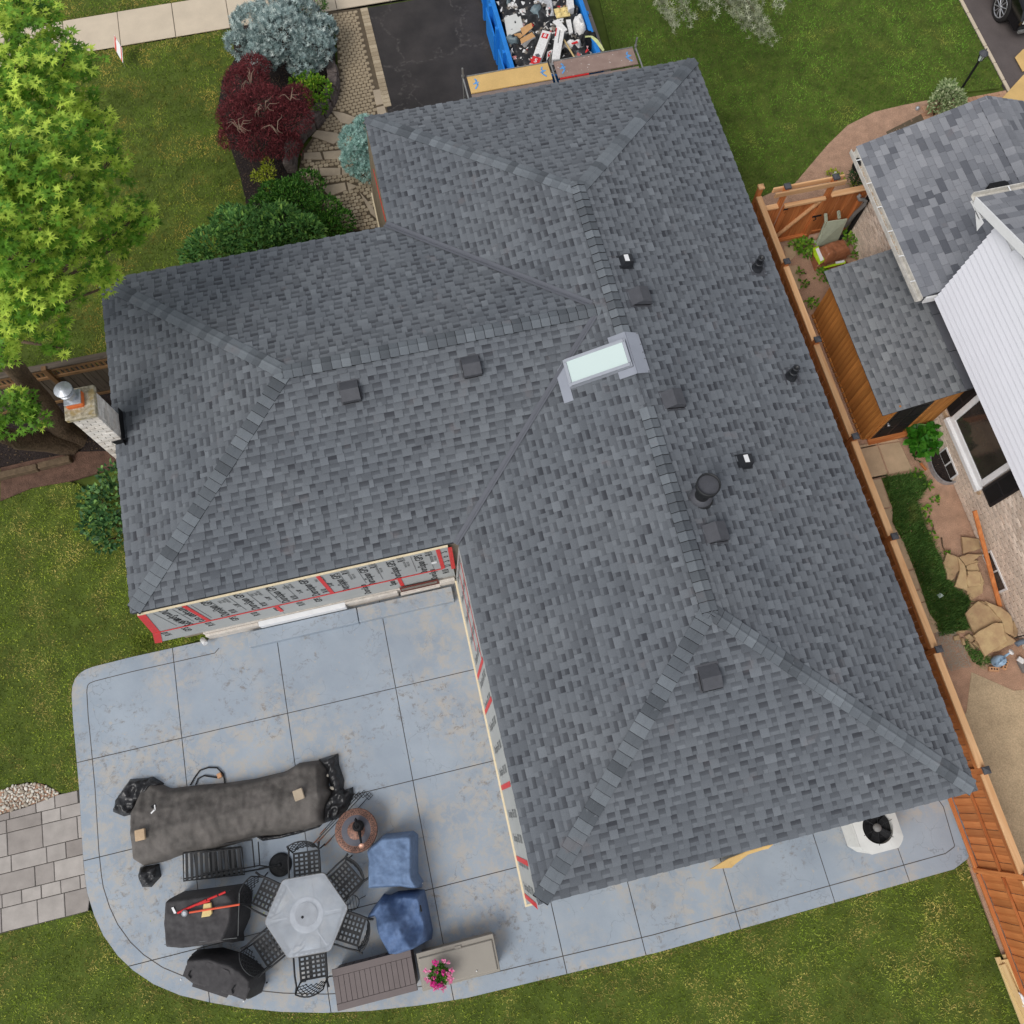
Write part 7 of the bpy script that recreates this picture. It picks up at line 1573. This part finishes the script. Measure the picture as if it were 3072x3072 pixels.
bag('rubbish_bag', 'black bag with yellow strap against the right skip wall', 'bag', 'binbag', [(1240, 150), (1310, 110), (1390, 150), (1400, 230), (1330, 280), (1260, 230)], .3, .95, 8)
bag('plastic_wrap', 'crumpled white shingle wrapper at the right of the skip', 'wrapper', 'paper', [(1230, 330), (1320, 290), (1430, 310), (1490, 420), (1480, 520), (1370, 570), (1280, 540), (1240, 430)], .32, 1.0, 9, .08)
bag('plastic_wrap', 'white printed wrapper below the red scrap', 'wrapper', 'paper', [(1100, 690), (1240, 650), (1420, 660), (1390, 760), (1340, 800), (1180, 760), (1080, 740)], .25, 1.0, 10, .07)
bag('plastic_wrap', 'small crumpled white paper at the left edge of the skip', 'wrapper', 'paper', [(285, 780), (330, 740), (410, 760), (400, 810), (320, 830)], .16, 1.0, 12, .06)
bag('plastic_wrap', 'crumpled white paper beside the open carton', 'wrapper', 'paper', [(560, 770), (640, 750), (670, 810), (600, 840), (555, 810)], .16, 1.0, 13, .06)
bag('plastic_wrap', 'cream crumpled sheet under the red ended carton', 'wrapper', 'paleyellow', [(525, 860), (600, 830), (680, 840), (660, 900), (560, 910)], .14, .98, 14, .05)
bag('plastic_wrap', 'white scrap and foil pile between the grey bag and cartons', 'wrapper', 'paper', [(820, 190), (860, 150), (930, 200), (910, 300), (880, 350), (830, 290)], .25, .95, 15, .08)
bag('plastic_wrap', 'red and white bag beside the paint splashed deck', 'bag', 'red', [(1420, 770), (1470, 735), (1530, 770), (1570, 850), (1420, 860)], .2, 1.05, 16, .05)
bag('felt_strip', 'torn black underlayment hanging over the right rim of the skip', 'underlayment', 'black', [(1380, 560), (1540, 470), (1620, 540), (1660, 640), (1620, 720), (1540, 680), (1400, 700), (1360, 620)], .3, 1.0, 17, .07)
def carton(nm, lb, quad, z, h, mt, cat='carton', extra=()):
    q = [A3(zd, *p, z) for p in quad]; o = thing(nm, lb, cat, (q[0].x, q[0].y, z - h), GR); MB().slab3(q, -h, (0, 0, 1)).build('body', M[mt], o)
    for nm2, f, mt2 in extra:
        pts = [q[0].lerp(q[1], a).lerp(q[3].lerp(q[2], a), b) + Vector((0, 0, .004)) for a, b in f]; MB().slab3(pts, .003, (0, 0, 1)).build(nm2, M[mt2], o)
    return o, q
def ctext(q, s_, a, b, size, mt, o, flip=False):
    c = q[0].lerp(q[1], a).lerp(q[3].lerp(q[2], a), b) + Vector((0, 0, .009)); text(s_, c, (q[1] - q[0]) * (-1 if flip else 1), (q[0] - q[3]) * (-1 if flip else 1), size, M[mt], o)
o, q = carton('ridge_carton', 'long white carton with red end and red logo panel', [(800, 455), (930, 490), (740, 1000), (615, 965)], 1.38, .16, 'paper', extra=(('logo_panel', [(.15, .08), (.85, .08), (.85, .22), (.15, .22)], 'red'), ('red_end', [(0, .78), (1, .78), (1, 1), (0, 1)], 'red'), ('blue_diamond', [(.5, .68), (.85, .74), (.5, .8), (.15, .74)], 'slate')))
ctext(q, '8', .5, .15, .16, 'trimwhite', o); ctext(q, '5', .5, .9, .17, 'trimwhite', o)
o, q = carton('ridge_carton', 'long white carton lying across the middle of the skip', [(1010, 400), (1140, 430), (1060, 900), (940, 910)], 1.42, .16, 'paper', extra=(('red_print', [(.0, .05), (.12, .05), (.12, .3), (.0, .3)], 'red'), ('printed_line', [(.45, .1), (.55, .1), (.55, .5), (.45, .5)], 'inkgrey')))
carton('carton_flap', 'white folded flap above the middle carton', [(955, 330), (1040, 285), (1180, 450), (1130, 480)], 1.44, .03, 'paper', 'flap')
o, q = carton('carton_flap', 'white torn flap with red logo under the middle carton', [(870, 790), (950, 755), (935, 900), (862, 940)], 1.2, .03, 'paper', 'flap', extra=(('logo_panel', [(.2, .15), (.8, .15), (.8, .6), (.2, .6)], 'red'),)); ctext(q, 'I', .5, .38, .14, 'trimwhite', o)
carton('flat_sheet', 'flat pale grey plastic panel at the left of the skip', [(215, 270), (450, 185), (515, 440), (265, 560)], 1.2, .06, 'acwhite', 'panel')
carton('carton', 'narrow white carton standing at the right of the skip', [(1165, -10), (1270, -10), (1285, 110), (1195, 150)], 1.3, .3, 'paper', 'carton')
carton('carton_flap', 'narrow white strip of carton beside the crumpled wrapper', [(1160, 300), (1230, 295), (1265, 490), (1210, 515)], 1.35, .04, 'paper', 'flap')
bxo = thing('cardboard_box', 'open brown cardboard box with yellow printed side', 'box', A3(zd, 580, 620, .9), GR)
for q, mt, nm in (([(460, 595, 1.32), (640, 490, 1.32), (690, 555, 1.28), (480, 670, 1.28)], 'cardboard', 'top_panel'), ([(480, 670, 1.28), (690, 555, 1.28), (715, 660, 1.0), (545, 760, 1.0)], 'paper', 'side_panel'), ([(465, 430, 1.3), (630, 345, 1.3), (650, 420, 1.3), (500, 550, 1.25)], 'cardboard', 'flap'), ([(360, 520, 1.25), (465, 500, 1.3), (500, 550, 1.25), (440, 600, 1.15)], 'cardboard', 'flap')): MB().slab3([A3(zd, *p) for p in q], .012).build(nm, M[mt], bxo)
MB().slab3([A3(zd, *p) for p in ((640, 600, 1.2), (685, 580, 1.2), (705, 650, 1.03), (650, 680, 1.04))], .004).build('yellow_print', basic('yellow_print', rgb(226, 206, 84), .7), bxo)
carton('cardboard_box', 'brown cardboard lying under the egg carton', [(1005, 150), (1160, 70), (1200, 150), (1060, 190)], 1.15, .1, 'cardboard', 'box')
p = A3(zd, 1100, 190, 1.2); eg = thing('egg_carton', 'beige moulded egg tray near the right wall of the skip', 'egg tray', p, GR); MB().box(p, (.36, .3, .03), None, bev=.01).build('tray', M['paleyellow'], eg)
for i in range(2):
    for j in range(2): MB().lathe([(.065, 0), (.05, .04), (0, .05)], p + Vector((-.085 + .17 * i, -.07 + .14 * j, .014)), seg=12).build('cup', M['paleyellow'], eg)
MB().tube([A3(zd, 1130, 610, 1.3), A3(zd, 1290, 880, 1.25)], .022, 8).build('broken_handle', M['pine_y'], None, label='short wooden tool handle lying among white wrappers', cat='handle', group=GR)
q = [A3(zd, *p, 1.3) for p in ((1450, 535), (1530, 520), (1640, 600), (1700, 680), (1745, 760))]; q2 = [A3(zd, *p, 1.3) for p in ((1450, 570), (1530, 560), (1610, 640), (1670, 720), (1725, 780))]; m = MB()
for k in range(4): m.slab3([q[k], q[k + 1], q2[k + 1], q2[k]], .012)
m.build('foam_strip', basic('pale_green_foam', rgb(206, 212, 150), .8), None, label='pale green foam strip hanging over the right rim of the skip', cat='strip', group=GR)
m = MB(); m.slab3([A3(zd, *p, 1.36) for p in ((1240, 655), (1330, 620), (1345, 650), (1260, 670))], .02); m.build('red_scrap', M['red'], None, label='small red plastic scrap on top of the white wrapper', cat='scrap', group=GR)
chips('paper_scraps', [(X0 + .15, Y0 + .1), (X1 - .15, Y0 + .1), (X1 - .15, Y1 - .2), (X0 + .15, Y1 - .2)], 900, M['scraps'], .03, .12, 1.12)
# --- lawn sign
sg = thing('lawn_sign', 'small white and red contractor sign leaning on the front lawn', 'sign', at(*zA(890, 455), 0)); q = [at(*zA(893, 458), .12), at(*zA(886, 350), .45), at(*zA(828, 252), .62), at(*zA(830, 345), .3)]
MB().slab3(q, .008).build('board', M['trimwhite'], sg)
n_ = (q[1] - q[0]).cross(q[2] - q[0]).normalized()
for f0, f1 in ((.06, .2), (.72, .95)):
    g = [q[0].lerp(q[3], f0), q[0].lerp(q[3], f1), q[1].lerp(q[2], f1), q[1].lerp(q[2], f0)]; m = MB(); m.slab3([p + n_ * .009 for p in g], .002, n_); m.slab3([p - n_ * .001 for p in g], .002, -n_); m.build('red_band', basic('sign_red', rgb(206, 96, 84), .6), sg, kind='stuff')
m = MB()
for p in (q[0], q[3]): m.tube([p, Vector((p.x, p.y, -.03))], .005, 5)
m.build('stake', M['steel'], sg, kind='stuff')
# --- lamp post
bp_ = at(*zq(590, 1520), 0); lp = thing('lamp_post', 'black garden lamp post with lantern head at the lawn corner', 'lamp post', (bp_.x, bp_.y, 0)); zt_ = 1.62
hb_ = min(np.arange(.8, 3, .01), key=lambda z: (Vector(proj((bp_.x, bp_.y, z))) - Vector(zq(940, 1010))).length); ht_ = min(np.arange(.8, 3, .01), key=lambda z: (Vector(proj((bp_.x, bp_.y, z))) - Vector(zq(1015, 905))).length)
MB().tube([(bp_.x, bp_.y, -.05), (bp_.x, bp_.y, hb_)], .032, 12).build('post', M['black'], lp)
hh = max(.2, ht_ - hb_)
la = MB().lathe([(.04, 0), (.055, .01)], (bp_.x, bp_.y, hb_), seg=12).build('lantern', M['black'], lp)
for k in range(6): a = k * math.pi / 3; MB().tube([(bp_.x + math.cos(a) * .055, bp_.y + math.sin(a) * .055, hb_), (bp_.x + math.cos(a) * .095, bp_.y + math.sin(a) * .095, hb_ + hh)], .008, 5).build('bar', M['black'], la)
MB().lathe([(.048, .01), (.082, hh * .95)], (bp_.x, bp_.y, hb_), seg=6, smooth=False).build('lamp_glass', M['skyglass'], la)
MB().lathe([(.12, hh), (.115, hh + .02), (.05, hh + .08), (.02, hh + .1), (.015, hh + .15), (0, hh + .16)], (bp_.x, bp_.y, hb_), seg=8, smooth=False).build('cap', M['charcoal'], la)
# --- black car on the neighbour's drive
w0 = at(*zq(1280, 105), .36); car = thing('parked_car', 'black car with bright alloy wheel at the top right corner', 'car', (w0.x + .9, w0.y + 1.4, 0)); cx_ = w0.x + .02
prof = [(-.85, .32), (-.88, .62), (-.75, .82), (-.1, .93), (.55, 1.02), (1.35, 1.5), (2.9, 1.52), (3.55, 1.05), (3.7, .6), (3.62, .32)]; m = MB()
secs = [(0.0, 1.0, 0.0), (.06, 1.0, 0.03), (.22, .985, .02), (.9, .995, .0), (1.58, .985, .02), (1.74, 1.0, .03), (1.8, 1.0, 0.0)]
for s_, (dx, kz, iny) in enumerate(secs):
    tz_ = 0 if s_ in (0, 6) else 0
    for yy, zz_ in prof:
        zz__ = zz_ if zz_ < .95 or s_ in (2, 3, 4) else (zz_ if s_ in (2, 3, 4) else .95 + (zz_ - .95) * .12)
        m.v.append((cx_ + dx, w0.y + yy * (1 - .02 * (s_ in (0, 6))), zz__ * kz)); m.t.append(.5)
np_ = len(prof)
for s_ in range(6):
    for k in range(np_ - 1): m.f.append((s_ * np_ + k, s_ * np_ + k + 1, (s_ + 1) * np_ + k + 1, (s_ + 1) * np_ + k)); m.sm.append(False)
m.f += [tuple(range(np_)), tuple(range(6 * np_, 7 * np_))[::-1]]; m.sm += [False, False]
m.build('body', M['carblack'], car)
for sx in (0, 1):
    for yy in (0, 2.75):
        c = Vector((cx_ - .015 if sx == 0 else cx_ + 1.815, w0.y + yy, .35)); ax = Vector((-1 if sx == 0 else 1, 0, 0))
        wl = MB().lathe([(.36, -.17), (.38, -.1), (.38, .0), (.34, .03), (.28, .032), (.27, .02)], c, ax, 28).build('wheel', M['rubber'], car)
        m = MB(); m.lathe([(.27, .0), (.275, .03), (.255, .03), (.24, .01)], c, ax, 28); m.build('rim', M['alloy'], wl); MB().lathe([(.25, -.02), (0, -.025)], c, ax, 20).build('brake_disc', M['black'], wl)
        m = MB()
        for k in range(10):
            a = k * math.pi / 5; d = Vector((0, math.cos(a), math.sin(a))); e_ = Vector((0, math.cos(a + .12), math.sin(a + .12))); m.tube([c + ax * .03 + d * .04, c + ax * .02 + e_ * .25], .016, 5)
        m.lathe([(.06, .02), (.05, .045), (0, .05)], c, ax, 14); m.build('spokes', M['alloy'], wl)
MB().bb(cx_ + .08, cx_ + .5, w0.y - .895, w0.y - .868, .55, .72).build('headlight', M['trimwhite'], car); MB().bb(cx_ - .012, cx_ + .004, w0.y + .4, w0.y + 2.3, .34, .38).build('side_trim', M['steel'], car); MB().bb(cx_ + .1, cx_ + 1.7, w0.y - .93, w0.y - .86, .28, .34).build('bumper', M['steel'], car)
for i, (q, z) in enumerate((([(1510, 945), (1645, 810), (1950, 1050), (1640, 1180)], .06), ([(1280, 1640), (1650, 1235), (1900, 1500), (1900, 1760), (1640, 1725)], .06))):
    MB().slab3([A3(zq, *p, z) for p in q], -.018, (0, 0, 1)).build('plywood_sheet', M['ply'], None, label=['yellow plywood sheet lying alone on the neighbour driveway', 'larger yellow plywood sheet partly behind the neighbour roof'][i], cat='plywood', group='plywood sheets on the driveway')
# ================================================================== SIDE YARD THINGS
# sage bench stood on end against the fence
be = thing('upended_bench', 'pale sage green wooden bench stood on end by the gate', 'bench', A3(zh, 480, 1340, 0)); 
q = [A3(zh, 385, 1360, .1), A3(zh, 745, 1255, .1), A3(zh, 915, 880, .82), A3(zh, 580, 930, .82)]
MB().slab3(q, .03).build('seat', M['sage'], be); nn = (q[1] - q[0]).cross(q[2] - q[0]).normalized()
for a, b in (((550, 800, .98), (560, 940, .8)), ((770, 755, .98), (785, 880, .82))): MB().beam(A3(zh, *a), A3(zh, *b), .06, .05, bev=.006).build('leg', M['sage'], be)
MB().beam(A3(zh, 320, 1270, .12), A3(zh, 400, 1290, .12), .06, .05, bev=.006).build('leg', M['sage'], be); MB().beam(A3(zh, 380, 1340, .08), A3(zh, 545, 945, .78), .03, .06).build('rail', M['sage'], be)
# soil bags
hz = lambda x, y, z: tuple(A3(zh, x, y, z)[:2])
SB = 'stacked soil bags beside the shed'
drape('soil_bag', M['brownbag'], [hz(300, 1510, .1), hz(360, 1480, .1), hz(560, 1660, .1), hz(880, 1560, .1), hz(960, 1600, .1), hz(560, 1720, .1), hz(385, 1740, .1)], .14, .1, .025, .02, 7, 61, None, label='lowest brown soil bag with lime green band near the shed roof', cat='soil bag', group=SB)
o = thing('soil_bag', 'middle soil bag showing lime green and white printed end', 'soil bag', A3(zh, 600, 1500, .1), group=SB); drape('bag', M['brownbag'], [hz(345, 1400, .25), hz(440, 1350, .3), hz(700, 1300, .3), hz(900, 1440, .2), hz(930, 1540, .16), hz(700, 1600, .2), hz(470, 1680, .2), hz(360, 1550, .22)], .2, .1, .025, .02, 7, 62, o, z0=.13)
for pl in ([(335, 1380), (430, 1340), (560, 1590), (440, 1670), (345, 1500)],): drape('printed_end', M['lime'], [hz(x, y, .34) for x, y in pl], .04, .05, .02, .01, 8, 3, o, z0=.33)
MB().prism([hz(385, 1400, .4), hz(430, 1375, .4), hz(520, 1580, .4), hz(470, 1610, .4)], .375, .395).build('white_label', M['trimwhite'], o)
MB().slab3([A3(zh, *p, .2) for p in ((510, 1710), (890, 1600), (895, 1645), (540, 1730))], .012).build('lime_band', M['lime'], o)
MB().slab3([A3(zh, *p, .215) for p in ((720, 1620), (870, 1590), (875, 1625), (730, 1655))], .012).build('white_label', M['trimwhite'], o)
drape('soil_bag', M['brownbag'], [hz(440, 1340, .5), hz(560, 1270, .5), hz(730, 1215, .5), hz(880, 1190, .5), hz(930, 1300, .48), hz(1010, 1450, .42), hz(860, 1500, .42), hz(700, 1560, .42), hz(560, 1600, .42), hz(490, 1480, .46)], .2, .12, .025, .022, 7, 63, None, z0=.32, label='topmost glossy brown soil bag on the stack by the bench', cat='soil bag', group=SB)
# downpipe elbow and grey pipe leaning on the fence
gp = thing('loose_downpipe', 'grey downpipe with bent elbow leaning against the return fence', 'pipe', A3(zh, 900, 1000, .1)); MB().tube([A3(zh, 890, 1010, .25), A3(zh, 1060, 790, .9), A3(zh, 1220, 640, 1.3)], .05, 8).build('pipe', M['greypipe'], gp); MB().tube([A3(zh, 1220, 640, 1.3), A3(zh, 1240, 590, 1.38), A3(zh, 1190, 560, 1.42), A3(zh, 1125, 560, 1.46), A3(zh, 1110, 510, 1.5), A3(zh, 1150, 480, 1.54)], .045, 8).build('elbow', M['greypipe'], gp)
p = A3(zh, 712, 130, .1); o = MB().lathe([(.06, 0), (.065, .12), (.05, .12), (.045, .05), (0, .05)], (p.x, p.y, 0), seg=20).build('white_pipe_cap', M['trimwhite'], None, label='white round pipe end standing in the soil behind the arbour', cat='pipe cap')
p = A3(zq, 0, 0, 0); p = A3(zE, 1360, 580, .05); MB().lathe([(.05, 0), (.055, .05), (.02, .09), (0, .09)], (p.x, p.y, -.02), seg=12).build('garden_light', M['galv'], None, label='small metal garden light in the soil beside the variegated shrub', cat='garden light')
# long cedar plank against the brick wall
a, b = A3(zr, 1505, 955, .95), A3(zr, 1725, 1785, .03); MB().beam(a, b, .03, .09, up=(1, 0, 0)).build('leaning_plank', M['cedar_y'], None, label='long cedar plank leaning against the pale brick wall', cat='plank')
MB().beam(A3(zr, 1040, 545, .05), A3(zr, 1090, 605, .05), .05, .03).build('timber_offcut', M['cedar_y'], None, label='short timber offcut beside the window well plant', cat='offcut')
# flagstones, each one laid on the next
FG = 'loose flagstones stacked by the brick wall'
fs = [(zr, [(1395, 1180), (1545, 1195), (1565, 1280), (1410, 1320)], .10, 'flat grey and pink flagstone nearest the shed end of the pile'), (zr, [(1375, 1355), (1450, 1325), (1580, 1330), (1500, 1380), (1550, 1395), (1430, 1425)], .08, 'small jagged flagstone under the fallen plank'),
      (zr, [(1270, 1315), (1360, 1350), (1375, 1470), (1310, 1560), (1275, 1540), (1240, 1400)], .10, 'long pale flagstone on the grass side of the pile'), (zr, [(1365, 1350), (1420, 1420), (1440, 1500), (1450, 1640), (1335, 1600), (1380, 1480)], .14, 'narrow pinkish flagstone in the middle of the pile'),
      (zr, [(1440, 1430), (1530, 1395), (1555, 1490), (1590, 1560), (1560, 1600), (1450, 1480)], .1, 'grey topped flagstone beside the basement window'), (zr, [(1450, 1475), (1560, 1480), (1555, 1590), (1460, 1605), (1440, 1560)], .16, 'reddish square flagstone on top of the upper pile'), (zr, [(1450, 1610), (1590, 1570), (1575, 1660), (1480, 1730), (1440, 1660)], .08, 'pink flagstone lowest of the upper pile'),
      (zs, [(1430, 400), (1540, 300), (1630, 340), (1745, 470), (1700, 490), (1510, 580)], .12, 'large yellowish flagstone underneath the lower pile'), (zs, [(1445, 370), (1480, 325), (1545, 295), (1640, 315), (1600, 350)], .06, 'thin tan flagstone at the top of the lower pile'), (zs, [(1600, 300), (1740, 350), (1830, 430), (1850, 600), (1760, 560), (1740, 460), (1660, 360)], .15, 'curved yellow flagstone along the brick wall'), (zs, [(1840, 460), (1885, 490), (1870, 620), (1845, 610)], .08, 'narrow flagstone on edge at the wall'),
      (zs, [(1700, 560), (1770, 560), (1870, 650), (1720, 720), (1600, 760)], .16, 'broad flagstone under the topmost lower slab'), (zs, [(1500, 590), (1660, 490), (1750, 480), (1785, 640), (1600, 770), (1540, 660)], .22, 'large square flagstone on top of the lower pile')]
for i, (zz, pl, z, lb) in enumerate(fs):
    pts = ccw([tuple(A3(zz, x, y, z)[:2]) for x, y in pl]); out = []
    for k in range(len(pts)):
        a, b = Vector(pts[k]), Vector(pts[(k + 1) % len(pts)])
        for f in (0, .33, .66): out.append(tuple(a.lerp(b, f) + Vector((RD.uniform(-.012, .012), RD.uniform(-.012, .012)))))
    MB().prism(out, z - .055, z, bev=.008).build('flagstone', M['flag'], None, label=lb, cat='flagstone', group=FG)
small = [([(1360, 548), (1440, 545), (1420, 570), (1365, 565)], 'thin stone sliver at the grass edge above the others'), ([(1330, 600), (1375, 585), (1385, 630), (1335, 635)], 'pink rounded stone by the bare soil'), ([(1395, 615), (1415, 612), (1435, 670), (1410, 672)], 'narrow pale stone between two small stones'), ([(1425, 600), (1460, 575), (1520, 620), (1480, 655)], 'square brown stone touching the largest flagstone'), ([(1490, 655), (1530, 625), (1560, 660), (1545, 700)], 'rounded grey stone beside the square brown stone'), ([(1455, 650), (1470, 645), (1520, 705), (1510, 715)], 'long thin stone splinter on the grass'), ([(1580, 770), (1605, 770), (1600, 800), (1582, 800)], 'tiny pale stone below the lower flagstone pile')]
for pl, lb in small: MB().prism(ccw([tuple(A3(zs, x, y, .05)[:2]) for x, y in pl]), -.01, .05, bev=.015).build('small_stone', M['flag'], None, label=lb, cat='stone', group='small stones beside the flagstones')
# watering can on bricks, hose, downspout foot, lawn litter
bb = A3(zl, 1410, 850, .2); wcan('watering_can', 'light blue plastic watering can on clay bricks by the sand', (bb.x, bb.y, .07), A3(zl, 1620, 690, .34), 0, M['skyblue'], M['trimwhite'], .07, .12, .24)
for (x, y, rz, lb) in ((1310, 1010, -.05, 'cored clay brick under the blue watering can'), (1530, 930, 1.1, 'cored clay brick standing beside the blue watering can')):
    p = A3(zl, x, y, .06); o = thing('clay_brick', lb, 'brick', (p.x, p.y, 0), 'cored bricks under the watering can'); Rm = Matrix.Rotation(rz - .25, 3, 'Z'); MB().box((p.x, p.y, .03), (.2, .09, .06), Rm, bev=.006).build('block', M['claybrick'], o)
    for k in (-1, 0, 1): MB().lathe([(.018, 0), (.016, .002), (0, .0022)], Vector((p.x, p.y, .06)) + Rm @ Vector((k * .055, 0, 0)), seg=10).build('core_hole', M['black'], o)
MB().tube([A3(zl, 1735, 540, .15), A3(zl, 1800, 500, .16), A3(zl, 1900, 470, .16)], .055, 10).build('drain_hose', M['bluegrey'], None, label='blue grey drain hose beside the lower flagstone pile', cat='hose')
MB().tube([A3(zl, 1690, 415, .3), A3(zl, 1780, 385, .32), A3(zl, 1900, 360, .34)], .012, 6).build('cable', M['black'], None, label='thin black cable above the blue grey hose', cat='cable')
ds = thing('wall_downspout', 'grey downspout with white bracket at the brick wall corner', 'downspout', A3(zl, 1830, 900, 0)); MB().beam(A3(zl, 1790, 860, .05), A3(zl, 1900, 1080, .02), .09, .07, bev=.01).build('pipe', M['greypipe'], ds); MB().beam(A3(zl, 1760, 800, .1), A3(zl, 1880, 880, .1), .1, .05, bev=.01).build('bracket', M['trimwhite'], ds)
m = MB(); m.slab3([A3(zs, *p, .05) for p in ((1180, 245), (1215, 228), (1240, 250), (1205, 272))], .004); m.build('paper_scrap', M['skyglass'], None, label='pale green paper scrap lying on the long grass', cat='scrap')
# lettering becomes plain meshes
bpy.context.view_layer.update(); dg = bpy.context.evaluated_depsgraph_get()
for o in FONTS:
    me = bpy.data.meshes.new_from_object(o.evaluated_get(dg)); me.name = o.name
    k = bpy.data.objects.new('lettering', me); COL.objects.link(k); k.parent = o.parent; k.matrix_parent_inverse = o.matrix_parent_inverse.copy(); k.matrix_basis = o.matrix_basis.copy()
    bpy.data.objects.remove(o)
for o in bpy.data.objects:
    if o.parent is not None and 'category' in o: del o['category']
